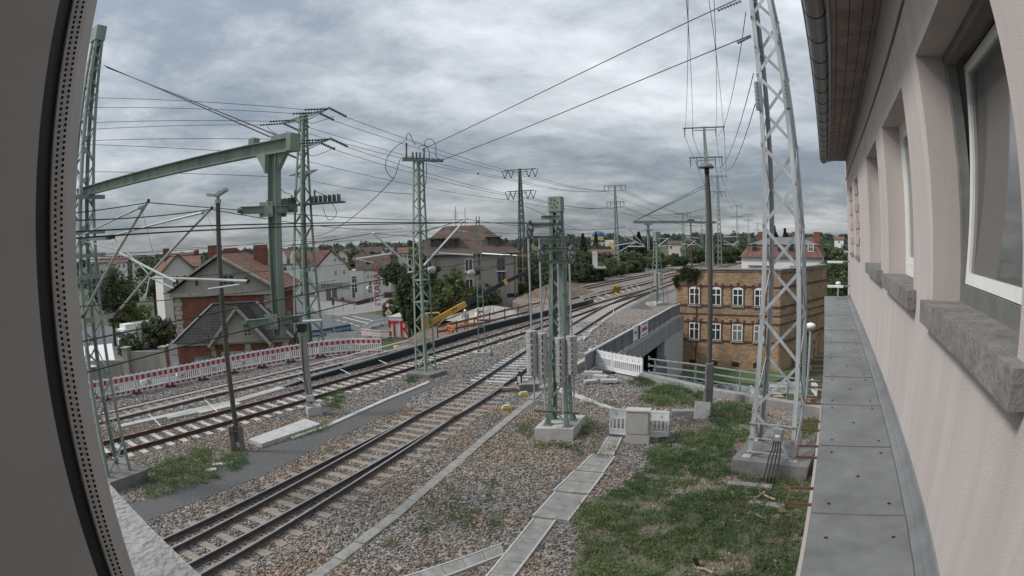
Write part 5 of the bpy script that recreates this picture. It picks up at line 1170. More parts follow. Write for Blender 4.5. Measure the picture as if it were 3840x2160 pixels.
# ---- grey tenement in the middle
ga, gc = T(1545, 957, 70.6), T(1938, 955, 70.6); L, rz = frame_from(ga, gc); zE = 5.2 - LOW; zR = 6.8 + 72 * .022 - LOW + .2
gh = empty('house', (ga.x, ga.y, LOW), 'grey rendered tenement with brown tiled hip roof beside the building site', 'house', rz=rz)
lbox(gh, 'wall', M_plasb, 0, L, 0, 11, -.5, zE); lbox(gh, 'eaves', M_plas, -.35, L + .35, -.35, 11.35, zE, zE + .14)
rf = gable_roof(gh, 0, L, 0, 11, zE + .14, zR, M_btile, 'x', .4, hip=4.2)
for px, py in ((R3(2300, 585)), (R3(2300, 785)), (R4(342, 845)), (R4(345, 975)), (R3(1725, 590))):
    x = (px - 1545) / 393 * L; z = HZ(px, py, ga.lerp(gc, x / L)) - LOW; win(gh, x, z, .95, 1.5, bars=(1, 0), mf=M_white if px < 1790 else M_gutr, sill=M_wht)
for k in range(3): x = (R4(412 + 35 * k, 0)[0] - 1545) / 393 * L; lbox(gh, 'vent_opening', M_dark, x - .22, x + .22, -.02, .1, HZ(1910, 1115, gc) - LOW, HZ(1910, 1105, gc) - LOW + .15)
for px in (R3(1985, 0)[0], R3(2120, 0)[0], R4(280, 0)[0]):
    x = (px - 1545) / 393 * L; b = MB(); b.box((x, 2.0, zE + 1.35), (1.5, 1.8, 1.1)); dm = b.build('dormer', M_btile, rf)
    b = MB(); b.box((x, 1.9, zE + 2.0), (2.0, 2.6, .14)); b.build('dormer_roof', M_conc, dm); win(dm, x, zE + .95, .8, .85, y=1.1, bars=(0, 0), mf=M_gutr)
b = MB(); b.tube([(L - .3, -.12, zE), (L - .3, -.12, 0)], .06, 6); b.tube([(7.9, -.12, zE), (7.9, -.12, 0)], .06, 6); o = b.build('downpipe', M_gutr, gh)
for x in (5.2, 6.4): b = MB(); b.tube([(x, 5.5, zR), (x, 5.5, zR + (2.6 if x < 6 else 2.3))], .04, 5); [b.bar((x - .28, 5.5, zR + 1.1 + .22 * k), (x + .28, 5.5, zR + 1.1 + .22 * k), .04) for k in range(5) if x < 6]; b.build('aerial', M_gutr, gh)
lbox(gh, 'lean_to', mat('grey_boards', (0.2, 0.2, 0.19), 0.9, 0, 0.25, 2, streak=True), L * .16, L * .5, -4.5, -.2, 0, 4.2)
b = MB(); b.plate([(L * .14, -4.8, 4.2), (L * .52, -4.8, 4.2), (L * .52, 0, 5.0), (L * .14, 0, 5.0)], .12); b.build('lean_to_roof', mat('corrugated_sheet', (0.24, 0.235, 0.225), 0.8, 0, 0.3, 1.4), gh)

# ---- car dealer with SERVICE lettering
def P140(px): return T(R3(px, 0)[0], 1000, 141)
sa, sc_ = P140(740), P140(1512); L, rz = frame_from(sa, sc_); u = L / (1512 - 740)
sv = empty('dealer_building', (sa.x, sa.y, LOW), 'pale workshop building with a SERVICE sign and stepped roofs across the junction', 'building', rz=rz)
def X(px): return (px - 740) * u
def Zp(py): return HZ(R3(1100, 0)[0], R3(0, py)[1], sa) - LOW
lbox(sv, 'wall', M_crm, 0, X(1095), 0, 14, 0, Zp(555)); lbox(sv, 'wall', M_crm, X(1095), X(1242), -.3, 9, 0, Zp(575)); lbox(sv, 'wall', M_crm, X(1242), L, 0, 10, 0, Zp(572))
gable_roof(sv, 0, X(1105), 0, 14, Zp(555), Zp(366), M_rtile, 'y', .3); b = MB(); b.plate([(.1, -.02, Zp(560)), (X(1100), -.02, Zp(560)), (X(552 + 370), -.02, Zp(380))], .2, (0, 1, 0)); b.build('gable', M_crm, sv)
gable_roof(sv, X(1175), L, 0, 10, Zp(572), Zp(432), M_btile, 'x', .3)
b = MB(); b.plate([(X(1235), 0, Zp(572)), (X(1235), 10, Zp(572)), (X(1235), 5, Zp(432))], .2, (1, 0, 0)); b.build('gable', M_crm, sv); b = MB(); b.plate([(L - .2, 0, Zp(572)), (L - .2, 10, Zp(572)), (L - .2, 5, Zp(432))], .18, (1, 0, 0)); b.build('gable', M_crm, sv)
lbox(sv, 'fascia', mat('sign_grey', (0.3, 0.31, 0.32), 0.6), .2, X(1092), -.35, .0, Zp(745), Zp(692))
text_mesh('SERVICE', 1.15, M_black, sv, (X(915), -.38, Zp(733)), rz=0, space=1.25)
for x0, x1 in ((852, 905), (915, 965)): lbox(sv, 'door', M_gutr, X(x0), X(x1), -.08, .0, 0, Zp(750))
lbox(sv, 'door_frame', M_white, X(846), X(851), -.1, .0, 0, Zp(748)); lbox(sv, 'door_frame', M_white, X(906), X(914), -.1, .0, 0, Zp(748)); lbox(sv, 'door_frame', M_white, X(966), X(971), -.1, .0, 0, Zp(748))
for px, py, w_, h_ in ((960, 615, .7, 1.2), (1047, 612, .7, 1.2), (1145, 705, 1.2, 1.7), (1285, 668, .6, 1.1), (1322, 665, .6, 1.1), (1145, 800, 1.4, 2.0), (1300, 815, 1.0, 1.6), (960, 480, .7, .9)):
    win(sv, X(px), Zp(py), w_, h_, y=-.3 if 1095 < px < 1242 else -.02, bars=(1, 1), mf=M_white)
win(sv, X(1292), Zp(535), 1.0, .9, y=1.5, bars=(0, 0), mf=M_gutr)
lbox(sv, 'plinth', M_dbrick, X(1440), L + .1, -.5, .0, 0, Zp(812)); b = MB(); b.tube([(X(1000), -.2, Zp(560)), (X(1000), -.2, 0)], .08, 6); b.build('downpipe', M_wht, sv)

# ---- simple town houses further off
def house(px0, px1, yeave, yridge, dist, wallm, roofm, label, depth=9, axis='x', wins_=(), base=LOW, chim=(), rzo=0.0, hip=0.0, wy=0.55):
    a, c = T(px0, yeave, dist), T(px1, yeave, dist); L, rz = frame_from(a, c); e = empty('house', (a.x, a.y, base), label, 'house', 'town houses', rz=rz + rzo)
    ze = a.z - base; zr = HZ((px0 + px1) / 2, yridge, a) - base
    lbox(e, 'wall', wallm, 0, L, 0, depth, 0, ze); rf = gable_roof(e, 0, L, 0, depth, ze, zr, roofm, axis, .35, wallm=wallm, hip=hip)
    for fx_ in wins_: win(e, L * fx_, ze - 1.9, 1.0, 1.3, y=-.01, bars=(1, 0))
    for fx_ in chim: b = MB(); b.box((L * fx_, depth * .55, zr + .1), (.9, .7, 1.7)); b.build('chimney', M_rbrick, rf)
    return e, L, ze, zr
e, L, ze, zr = house(*[R2(x, 0)[0] for x in (830, 1150)], 1018, 955, 78, M_crm, M_rtile, 'cream gabled house with dark red roof left of the brick house', 10, 'y', (.4, .75), chim=(.3,), rzo=.15)
for px in (1960, 2060, 2375):
    pass
e, L, ze, zr = house(R3(300, 0)[0], R3(600, 0)[0], R3(0, 520)[1], R3(0, 385)[1], 165, M_wht, M_rtile, 'white town house with steep red roof and white gablets behind the hanging post', 10, 'x', (.2, .5, .8))
for k in range(3):
    x = L * (.18 + .3 * k); b = MB(); b.add([(x - .8, -.15, ze), (x + .8, -.15, ze), (x + .8, -.15, ze + 1.6), (x, -.15, ze + 3.6), (x - .8, -.15, ze + 1.6), (x - .8, 2.5, ze), (x + .8, 2.5, ze), (x + .8, 2.5, ze + 1.6), (x, 2.5, ze + 3.6), (x - .8, 2.5, ze + 1.6)], [(0, 1, 2, 3, 4), (4, 3, 8, 9), (3, 2, 7, 8), (0, 4, 9, 5), (2, 1, 6, 7)]); b.build('gablet', M_wht, e)
house(R3(640, 0)[0], R3(900, 0)[0], R3(0, 520)[1], R3(0, 380)[1], 168, M_wht, M_rtile, 'white town house with red roof just left of the dealer gable', 10, 'x', (.2, .5, .8), chim=(.7,))
house(R3(1190, 0)[0], R3(1420, 0)[0], R3(0, 415)[1], R3(0, 345)[1], 240, M_crm, M_btile, 'distant house with dark roof beyond the dealer building', 9, 'x', (.3, .7), chim=(.3,))
house(R3(1130, 0)[0], R3(1240, 0)[0], R3(0, 445)[1], R3(0, 405)[1], 200, M_crm, M_rtile, 'small distant house with red roof over the dealer building', 9, 'y', (.5,))
house(R3(1530, 0)[0], R3(1660, 0)[0], R3(0, 420)[1], R3(0, 370)[1], 260, M_crm, M_rtile, 'distant red roofed house left of the tenement roof', 9, 'x', (.5,))
house(R2(1000, 0)[0], R2(1200, 0)[0], R2(0, 810)[1], R2(0, 705)[1], 95, M_crm, M_rtile, 'house with dark red roof behind the brick house chimney', 9, 'x', (), chim=(.9,))
house(R4(1260, 0)[0], R4(1500, 0)[0], R4(0, 690)[1], R4(0, 640)[1], 150, M_crm, M_rtile, 'red roofed house behind the hedge under the far yellow block', 9, 'x', (.2,))
house(R4(1390, 0)[0], R4(1475, 0)[0], R4(0, 730)[1], R4(0, 660)[1], 140, M_crm, M_btile, 'cream gable end with one dark window behind the hedge', 12, 'y', (.6,))
house(Zc(590, 0)[0], Zc(780, 0)[0], Zc(0, 545)[1], Zc(0, 500)[1], 230, M_crm, M_btile, 'brown roofed house in the trees left of the single-arm mast', 9, 'x', (.2,))
house(R5(1680, 0)[0], R5(1810, 0)[0], R5(0, 285)[1], R5(0, 245)[1], 190, M_crm, M_btile, 'brown gabled house right behind the white mansard house', 9, 'x', (.4, .7))
house(R5(1955, 0)[0], R5(2050, 0)[0], R5(0, 265)[1], R5(0, 235)[1], 330, M_wht, M_rtile, 'white house with red roof far down the right-hand street', 9, 'x', (.5,))
house(R2(190, 0)[0], R2(280, 0)[0], R2(0, 770)[1], R2(0, 745)[1], 150, M_crm, M_rtile, 'far red roof seen through the left lattice mast', 9, 'x')
rh_ = random.Random(4); ORD = ['first', 'second', 'third', 'fourth', 'fifth', 'sixth', 'seventh', 'eighth', 'ninth', 'tenth', 'eleventh', 'twelfth', 'thirteenth']
for k in range(13):
    px = 1010 + 40 * k + rh_.uniform(-14, 14); d_ = rh_.uniform(185, 380); w_ = rh_.uniform(26, 44) * 200 / d_ + 10; ye = 946 - (px - 1000) * .012 + 900 / d_ * rh_.uniform(2.4, 3.6)
    house(px, px + w_, ye, ye - rh_.uniform(16, 24) * 200 / d_ - 4, d_, (M_crm, M_wht, M_plas)[k % 3], (M_rtile, M_btile)[k % 2], '%s far town house with %s roof behind the masts, %s from the left' % (('cream', 'white', 'grey')[k % 3], ('red', 'brown')[k % 2], ORD[k]), 9, rh_.choice('xxy'), (.3, .7))
for k in range(6):
    px = 380 + 60 * k + rh_.uniform(-14, 14); d_ = rh_.uniform(150, 260); w_ = 60 * 160 / d_; ye = 985 - (px - 380) * .06 + rh_.uniform(2, 10)
    house(px, px + w_, ye, ye - 24 * 180 / d_, d_, (M_crm, M_wht)[k % 2], (M_rtile, M_btile)[k // 2 % 2], '%s far house with %s roof behind the cantilever tubes, %s from the left' % (('cream', 'white')[k % 2], ('red', 'brown')[k // 2 % 2], ORD[k]), 9, 'x', (.3, .7))
# yellow slab block with a blue roof drum far off
a, c = T(R4(1250, 0)[0], 905, 300), T(R4(1480, 0)[0], 905, 300); L, rz = frame_from(a, c); yb2 = empty('apartment_block', (a.x, a.y, LOW), 'far yellow and white apartment block with a blue roof drum', 'building', rz=rz)
zt = HZ(R4(1330, 0)[0], R4(0, 505)[1], a) - LOW; zt2 = HZ(R4(1330, 0)[0], R4(0, 540)[1], a) - LOW
lbox(yb2, 'wall', M_yel, 0, L * .55, 0, 14, 0, zt); lbox(yb2, 'wall', M_wht, L * .55, L, 0, 14, 0, zt2); lbox(yb2, 'wing', M_yel, L * .8, L, -.3, 14, 0, zt2 - 1)
b = MB(); b.lathe((L * .33, 5, zt), [(3.2, 0), (3.2, 1.6), (2.2, 2.6), (.3, 3.0)], 14); b.build('drum', mat('blue_sheet', (0.06, 0.12, 0.2), 0.6), yb2)
for i in range(6):
    for j in range(3): win(yb2, L * (.08 + .09 * i), zt - 2.8 - 3 * j, 2.0, 1.4, y=-.02, bars=(0, 0))
a, c = T(R3(1380, 0)[0], 930, 420), T(R3(1560, 0)[0], 930, 420); L, rz = frame_from(a, c); fb = empty('apartment_block', (a.x, a.y, LOW), 'distant pale block under the wooded hill', 'building', rz=rz); lbox(fb, 'wall', M_wht, 0, L, 0, 12, 0, 10); lbox(fb, 'roof', M_gutr, -.3, L + .3, -.3, 12.3, 10, 10.8)
for i in range(8): win(fb, L * (.08 + .12 * i), 6, 2.2, 1.6, y=-.02, bars=(0, 0))
# low pale shed in the hedge and small shed roofs left
a, c = T(R4(1215, 0)[0], 1020, 92), T(R4(1385, 0)[0], 1020, 92); L, rz = frame_from(a, c); sh = empty('shed', (a.x, a.y, -3), 'low pale shed with dark open bays in the hedge', 'shed', rz=rz)
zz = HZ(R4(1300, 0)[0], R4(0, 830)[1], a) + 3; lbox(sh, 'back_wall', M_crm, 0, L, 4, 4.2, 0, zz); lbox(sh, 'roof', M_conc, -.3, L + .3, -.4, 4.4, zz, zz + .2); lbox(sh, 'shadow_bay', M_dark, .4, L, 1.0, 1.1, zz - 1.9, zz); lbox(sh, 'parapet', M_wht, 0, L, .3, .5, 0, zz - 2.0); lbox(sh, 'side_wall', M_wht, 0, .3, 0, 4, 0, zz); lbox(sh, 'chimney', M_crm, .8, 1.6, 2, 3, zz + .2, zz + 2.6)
a, c = T(R6(60, 0)[0], 1350, 66), T(R6(330, 0)[0], 1360, 66); L, rz = frame_from(a, c); s2_ = empty('shed', (a.x, a.y, LOW), 'low shed with pale corrugated roof behind the left lattice mast', 'shed', rz=rz)
zz = HZ(R6(200, 0)[0], R6(0, 465)[1], a) - LOW; lbox(s2_, 'wall', M_plas, 0, L, 0, 5, 0, zz); b = MB(); b.plate([(-.3, -.4, zz), (L + .3, -.4, zz), (L + .3, 5.3, zz + 1.5), (-.3, 5.3, zz + 1.5)], .1); b.build('roof', M_wht, s2_)
# ================================================================ barriers, railings, troughs, building site, street
M_bwhite = mat('barrier_white', (0.70, 0.70, 0.69), 0.55, 0, 0.07, 4)
M_bred = mat('barrier_red', (0.40, 0.03, 0.032), 0.5, 0, 0.12, 5)
M_bgrey = mat('reflective_grey', (0.42, 0.41, 0.40), 0.5, 0, 0.1, 5)
M_bblue = mat('barrier_blue', (0.035, 0.09, 0.15), 0.55, 0, 0.1, 4)
M_navy = mat('navy_print', (0.03, 0.04, 0.12), 0.6)
def bpanel(name, label, m, red, group, W=2.02, holes=False, sign=False):
    e = empty(name, (0, 0, 0), label, 'barrier', group); h = 1.0
    b = MB()
    for x0, x1, z0, z1 in ((0, .05, .05, h), (W - .05, W, .05, h), (.05, W - .05, .06, .09), (.05, W - .05, .22, .27), (.05, W - .05, .64, .69), (.05, W - .05, .93, h)): b.box(((x0 + x1) / 2, 0, (z0 + z1) / 2), (x1 - x0, .05, z1 - z0))
    b.build('frame', m, e); n = 14
    b = MB(); b.box((0, 0, .455), (.055, .04, .37)); o0 = b.build('bar', m, e); o0.location.x = .05 + (W - .1) * .5 / n
    for k in range(1, n):
        if sign and k in (4, 5, 6): continue
        o = bpy.data.objects.new('bar', o0.data); COL.objects.link(o); o.parent = e; o.location.x = .05 + (W - .1) * (k + .5) / n
    if red:
        k = 11; wv = (W - .1) / k
        b = MB(); b.box((0, 0, .81), (wv - .004, .03, .24)); r0 = b.build('stripe', M_bred, e); b = MB(); b.box((0, 0, .81), (wv - .004, .026, .24)); g0 = b.build('stripe', M_bgrey, e)
        b = MB(); b.box((0, 0, .155), (wv - .004, .03, .13)); r1 = b.build('stripe', M_bred, e); b = MB(); b.box((0, 0, .155), (wv - .004, .026, .13)); g1 = b.build('stripe', M_bgrey, e)
        for i in range(k):
            for src, used in (((r0, r1) if i % 2 == 0 else (g0, g1), None),):
                for s in src:
                    if 'put' not in s: s['put'] = 1; o = s
                    else: o = bpy.data.objects.new('stripe', s.data); COL.objects.link(o); o.parent = e
                    o.location.x = .05 + wv * (i + .5)
        for s in (r0, r1, g0, g1): del s['put']
    else:
        b = MB(); b.box((W / 2, 0, .81), (W - .1, .03, .24)); bd = b.build('board', m, e); b = MB(); b.box((W / 2, 0, .155), (W - .1, .03, .13)); b.build('board', m, e)
        if holes:
            for i in range(5): b = MB(); b.lathe((W * (.12 + .19 * i), -.016, .81), [(.05, 0), (.05, .003)], 10, (0, -1, 0)); b.build('dimple', M_bgrey, bd)
    if sign:
        b = MB(); b.box((.05 + (W - .1) * 5.5 / n, -.01, .46), (.33, .05, .34)); sg = b.build('sign', M_bwhite, e)
        for z in (.55, .37): b = MB(); b.box((.05 + (W - .1) * 5.5 / n, -.037, z), (.28, .005, .03)); b.build('sign_line', M_navy, sg)
        b = MB(); b.box((.05 + (W - .1) * 5.5 / n, -.037, .46), (.26, .005, .06)); b.build('sign_line', M_bred, sg)
    b = MB(); b.lathe((0, 0, h), [(.022, 0), (.022, .03), (.03, .04), (.03, .06)], 6); kn = b.build('knob', m, e); kn.location.x = .12
    for i in range(1, 6): o = bpy.data.objects.new('knob', kn.data); COL.objects.link(o); o.parent = e; o.location.x = .12 + (W - .24) * i / 5
    b = MB(); b.bar((W + .015, .0, .0), (W + .015, .0, 1.02), .04); b.build('post', M_galv, e)
    b = MB(); b.prism([(W - .2, -.4), (W + .2, -.4), (W + .26, -.3), (W + .26, .3), (W + .2, .4), (W - .2, .4), (W - .26, .3), (W - .26, -.3)], 0, .09); b.build('foot', M_black, e)
    return e
def place_run(proto, pts, labels, z=0.0, first=True):
    out = []
    for i, (a, c) in enumerate(zip(pts[:-1], pts[1:])):
        a, c = Vector(a), Vector(c); d = c - a; rz = math.atan2(d.y, d.x); sc = (math.hypot(d.x, d.y) / 2.06, 1, 1); zz = a.z if abs(a.z) > 1e-6 else z
        if first and i == 0:
            o = proto; o.location = (a.x, a.y, zz); o.rotation_euler = (0, 0, rz); o.scale = sc; o['label'] = labels[i]
        else: o = dup_thing(proto, (a.x, a.y, zz), rz, labels[i], sc)
        out.append(o)
    return out
fpts = [G(*Zd(380, 1040)), G(*Zd(860, 947)), G(*Zd(1365, 842)), G(*Zd(1850, 742)), G(*Ze(70, 497)), G(*Ze(325, 449)), G(*Ze(570, 404)), G(*Ze(822, 362)), G(*Ze(1093, 337)), G(*Ze(1352, 337))]
f0 = fpts[0] * 2 - fpts[1]
pr = bpanel('barrier_panel', 'x', M_bwhite, True, 'red and white barrier panels along the embankment', sign=True)
words = ['half hidden behind the left lattice mast', 'first fully visible from the left mast', 'second fully visible from the left mast', 'third, left of the lamp pole', 'directly behind the lamp pole', 'first right of the lamp pole', 'second right of the lamp pole', 'behind the concrete post', 'second from the right end', 'rightmost, at the site entrance']
place_run(pr, [f0] + fpts, ['red and white barrier panel, ' + x for x in words][:10])
wp = bpanel('barrier_panel', 'x', M_bwhite, False, 'plain white barrier panels', holes=True)
place_run(wp, [G(*R7(1095, 470)), G(*R7(1335, 530)), G(*R7(1640, 592))], ['plain white barrier panel at the bridge parapet, left of two', 'plain white barrier panel at the bridge parapet, right of two'])
place_run(wp, [G(*R7(1300, 1160)), G(*R7(1905, 1202))], ['plain white barrier panel behind the grey cabinet'], first=False)
def low(px, py, z): return G(px, py, z)
place_run(wp, [low(*R3(x, y), LOW) for x, y in ((1500, 1120), (1420, 1130), (1330, 1155), (1240, 1205))], ['white barrier at the street corner by the container, %s of three' % k for k in ('right', 'middle', 'left')], z=LOW, first=False)
place_run(pr, [low(*R3(x, y), LOW + .3) for x, y in ((1222, 1232), (1310, 1245), (1410, 1255), (1505, 1258))], ['striped barrier below the container, %s of three' % k for k in ('left', 'middle', 'right')], first=False, z=LOW + .3)
place_run(wp, [low(*R3(x, y), -4.2) for x, y in ((880, 1295), (1030, 1282), (1180, 1278))], ['white barrier just behind the striped fence, %s' % k for k in ('left one', 'right one')], first=False, z=-4.2)
bb = bpanel('barrier_panel', 'x', M_bblue, False, 'blue barrier panels on the road')
place_run(bb, [low(*R3(x, y), LOW) for x, y in ((700, 1250), (815, 1240), (935, 1215), (1035, 1195), (1118, 1180))], ['blue barrier panel on the road, %s from the left' % k for k in ('first', 'second', 'third', 'fourth')], z=LOW)
M_tlamp = mat('amber_lens', (0.5, 0.12, 0.03), 0.4)
# ---- tube safety barrier beside track two
gr1 = empty('safety_barrier', G(*Zd(1220, 1440)), 'white and pink rope barrier on bent posts between the second and third track', 'barrier')
M_rope = mat('pink_white_rope', (0.68, 0.52, 0.52), 0.7, 0, 0.0, 30, col2=(0.78, 0.75, 0.74))
M_wtube = mat('white_tube', (0.66, 0.67, 0.66), 0.5)
fe = [Zd(1220, 1440), Zd(2070, 1220), Ze(365, 710), Ze(700, 585), Ze(1080, 510), Ze(1390, 420)]; be = [Zd(1050, 1270), Zd(1890, 1050), Ze(268, 640), Ze(640, 545), Ze(972, 458), Ze(1290, 378)]; tp = [Zd(1015, 1085), Zd(1860, 890), Ze(250, 535), Ze(632, 450), Ze(960, 370), Ze(1275, 290)]
tops_, mids_ = [], []
for i in (0, 1, 3, 4, 5):
    a = G(*fe[i], .1); c0 = G(*be[i], .28); z = HZ(*tp[i], c0)
    part('post', M_wtube, gr1, lambda b: b.tube([a, a.lerp(c0, .6) + Vector((0, 0, .02)), c0, Vector((c0.x, c0.y, z))], .022, 6)); tops_.append(Vector((c0.x, c0.y, z - .02))); mids_.append(Vector((c0.x, c0.y, .28 + (z - .28) * .42)))
for P in (tops_, mids_):
    Q = [P[0] * 2 - P[1]] + P + [P[-1] * 2 - P[-2]]; part('rope', M_rope, gr1, lambda b: b.tube(Q, .038, 6))
gr2 = empty('safety_barrier', G(*Za(670, 630)), 'white tube safety barrier along the far tracks with a warning board', 'barrier')
ft = [Za(805, 690), Za(920, 655), Za(1000, 610), Za(1130, 583), Za(1210, 553), Za(1300, 525), Za(1375, 507), Za(1450, 490)]; bt = [Za(680, 640), Za(810, 615), Za(930, 575), Za(1050, 545), Za(1150, 515), Za(1230, 490), Za(1320, 467), Za(1400, 447)]; tt = [Za(670, 580), Za(800, 545), Za(930, 515), Za(1045, 490), Za(1140, 465), Za(1225, 445), Za(1315, 425), Za(1395, 405)]
T_, M__ = [], []
for a0, b0, t0 in zip(ft, bt, tt):
    a, c0 = G(*a0, .1), G(*b0, .2); z = HZ(*t0, c0); part('post', M_wtube, gr2, lambda b: b.tube([a, c0, Vector((c0.x, c0.y, z))], .035, 5)); T_.append(Vector((c0.x, c0.y, z))); M__.append(Vector((c0.x, c0.y, .2 + (z - .2) * .45)))
for P in (T_, M__): Q = [P[0] * 2 - P[1]] + P + [P[-1] + (P[-1] - P[-3]) * 3]; part('rail', M_wtube, gr2, lambda b: b.tube(Q, .04, 5))
fz = empty('folded_barrier', G(*Za(760, 1080)), 'white zigzag tubes of a folded barrier lying beside the turnout', 'barrier')
zz_ = [(490, 1290), (620, 1210), (590, 1270), (700, 1160), (740, 1095), (650, 1165), (850, 1030), (800, 1075), (950, 930), (880, 990), (1045, 870), (1050, 800)]
for a0, c0 in zip(zz_[:-1], zz_[1:]): part('tube', M_wtube, fz, lambda b: b.tube([G(*Za(*a0), .12), G(*Za(*c0), .12)], .028, 6))
wb = T(*Za(1095, 512), 71.5)
b = MB(); b.box(wb, (1.05, .05, 1.05), rz=0); sg = centred(b, 'warning_board', mat('sign_yellow', (0.55, 0.36, 0.03), 0.6), 'black and yellow striped warning board at the far safety barrier', 'sign')
for k in range(3): b = MB(); d_ = .36 * (k - 1); b.add([(-.5 + d_, -.03, .28), (-.3 + d_, -.03, .28), (.5 + d_, -.03, .76), (.3 + d_, -.03, .76)], [(0, 1, 2, 3)]) if False else b.box((d_ * .9, -.028, .52), (.17, .008, .9), M=Matrix.Rotation(R(35), 3, 'Y')); b.build('stripe', M_black, sg)

# ---- concrete cable troughs and slabs: each lid a piece of its own
def trough(label, left, right, n, z=.04, m=None, rim=True, gap=.012, name='cable_trough', piece='lid', jit=.006):
    left = [Vector((p[0], p[1], 0)) for p in left]; right = [Vector((p[0], p[1], 0)) for p in right]
    e = empty(name, left[0], label, 'cable trough', 'concrete cable troughs')
    for i in range(n):
        t0, t1 = (i + gap) / n, (i + 1 - gap) / n; a, c, d, f_ = left[0].lerp(left[1], t0), left[0].lerp(left[1], t1), right[0].lerp(right[1], t1), right[0].lerp(right[1], t0)
        zz = z + rnd.uniform(-jit, jit); b = MB(); b.prism([a, c, d, f_], -.12, zz); b.build(piece, m or M_slab, e, world=True)
    if rim:
        for P, o_ in ((left, right), (right, left)):
            v = (P[0] - o_[0]).normalized(); b = MB(); b.prism([P[0] + v * .006, P[1] + v * .006, P[1] + v * .055, P[0] + v * .055], -.14, z + .012); b.build('side_wall', M_concl, e, world=True)
    return e
trough('wide slab walkway in the weeds, near section of three slabs', [(0.39, 13.46), (1.04, 14.93)], [(1.16, 13.13), (1.80, 14.6)], 3)
trough('wide slab walkway in the weeds, middle section of two large slabs', [(1.0, 14.99), (1.72, 16.38)], [(1.84, 14.68), (2.46, 16.07)], 2, z=.055)
trough('wide slab walkway in the weeds, far section of three slabs', [(1.78, 16.46), (2.40, 17.72)], [(2.46, 16.16), (3.0, 17.40)], 3)
trough('narrow cable trough leading from the slab walkway towards the camera', [(0.40, 13.34), (-1.4, 8.7)], [(0.86, 13.2), (-.98, 8.55)], 9)
trough('side branch of the cable trough running left across the gravel', [(-.40, 12.02), (-3.4, 9.7)], [(-.34, 11.60), (-3.1, 9.35)], 7)
trough('short cable trough between the slab walkway and the grey cabinet', [(2.58, 17.72), (3.2, 19.4)], [(2.98, 17.55), (3.55, 19.2)], 4)
trough('pale cable duct from the wheel mast to the barrier behind the cabinet', [G(*R7(720, 650)), G(*R7(1390, 905))], [G(*R7(740, 710)), G(*R7(1310, 900))], 9, m=M_concl, rim=False)
kp = [(-4.9, 8.6), (-4.31, 10.32), (-3.10, 13.59), (-2.27, 16.27), (-1.02, 19.91), (.70, 24.71), (1.45, 27.3)]
for i, (a, c) in enumerate(zip(kp[:-1], kp[1:])):
    a, c = Vector((*a, 0)), Vector((*c, 0)); d = (c - a).normalized(); nn = Vector((d.y, -d.x, 0)) * .15; L = (c - a).length
    trough('half buried kerb trough along the foreground track, %s stretch' % ('nearest', 'second', 'third', 'fourth', 'fifth', 'farthest')[i], [a - nn, c - nn], [a + nn, c + nn], max(2, int(L / .75)), z=.03, rim=False, m=M_slab, jit=.02)
ke = [PATH[3], PATH[4], PATH[5], PATH[6]]
for i, (a, c) in enumerate(zip(ke[:-1], ke[1:])):
    d = (c - a).normalized(); nn = Vector((-d.y, d.x, 0)) * .22
    trough('pale concrete edging on the far side of the cinder path, %s stretch' % ('near', 'middle', 'far')[i], [a + nn, c + nn], [a, c], max(2, int((c - a).length / 1.0)), z=.07, rim=False, m=M_concl, name='path_edging', piece='edge_stone')
SLABQ = [G(*R6(1700, 1240)), G(*R6(2270, 1030)), G(*R6(2430, 1080)), G(*R6(1830, 1290))]
trough('raised slab platform beside the weathered lamp pole', [SLABQ[0], SLABQ[1]], [SLABQ[3], SLABQ[2]], 4, z=.16, m=M_concl, rim=False, name='slab_platform', piece='slab')
tl = [G(*Zd(560, 1448)), G(*Zd(1260, 1295)), G(*Zd(1690, 1205)), G(*Zd(2300, 1070)), G(*Ze(470, 625))]
for i, (a, c, w_) in enumerate(zip(tl[:-1], tl[1:], (.4, .75, .95, .5))):
    d = (c - a).normalized(); nn = Vector((d.y, -d.x, 0)) * w_
    trough('pale cable trough between the second and third track, %s stretch' % ('nearest', 'second', 'third', 'farthest')[i], [a, c], [a + nn, c + nn], max(3, int((c - a).length / .7)), z=.08, rim=False, m=M_concl)

# ---- cabinet and small trackside things
ca_, cb_ = G(*R7(1460, 1243)), G(*R7(1697, 1256)); L, rz = frame_from(ca_, cb_); hC = HZ(*R7(1465, 905), ca_)
cabt = empty('cabinet', ca_, 'beige-grey electrical cabinet standing in the weeds', 'cabinet', rz=rz)
M_cab = mat('cabinet_grey', (0.33, 0.32, 0.29), 0.7, 0, 0.06, 3)
lbox(cabt, 'plinth', M_cab, .0, L, 0, .34, -.05, hC * .27); lbox(cabt, 'body', M_cab, .012, L - .012, .01, .33, hC * .275, hC - .05); lbox(cabt, 'door', M_cab, .05, L - .05, -.008, .01, hC * .31, hC - .09); lbox(cabt, 'cap', M_concl, -.02, L + .02, -.03, .37, hC - .05, hC)
pm = G(*Z1(2210, 905)); pt = empty('point_lantern', pm, 'black point lantern with white face beside the switch', 'signal')
part('post', M_black, pt, lambda b: b.bar(pm, pm + Vector((0, 0, .35)), .06)); part('lantern', M_black, pt, lambda b: [b.box(pm + Vector((0, 0, .55)), (.24, .24, .42))]); part('chimney', M_black, pt, lambda b: b.lathe(pm + Vector((0, 0, .76)), [(.1, 0), (.06, .06), (.08, .08), (.05, .14)], 8)); part('face', M_white, pt, lambda b: b.box(pm + Vector((-.02, -.123, .55)), (.13, .01, .3)))
p2 = G(*Z1(2300, 930)); pmx = empty('point_machine', p2, 'brown point machine box with lid beside the switch', 'machine')
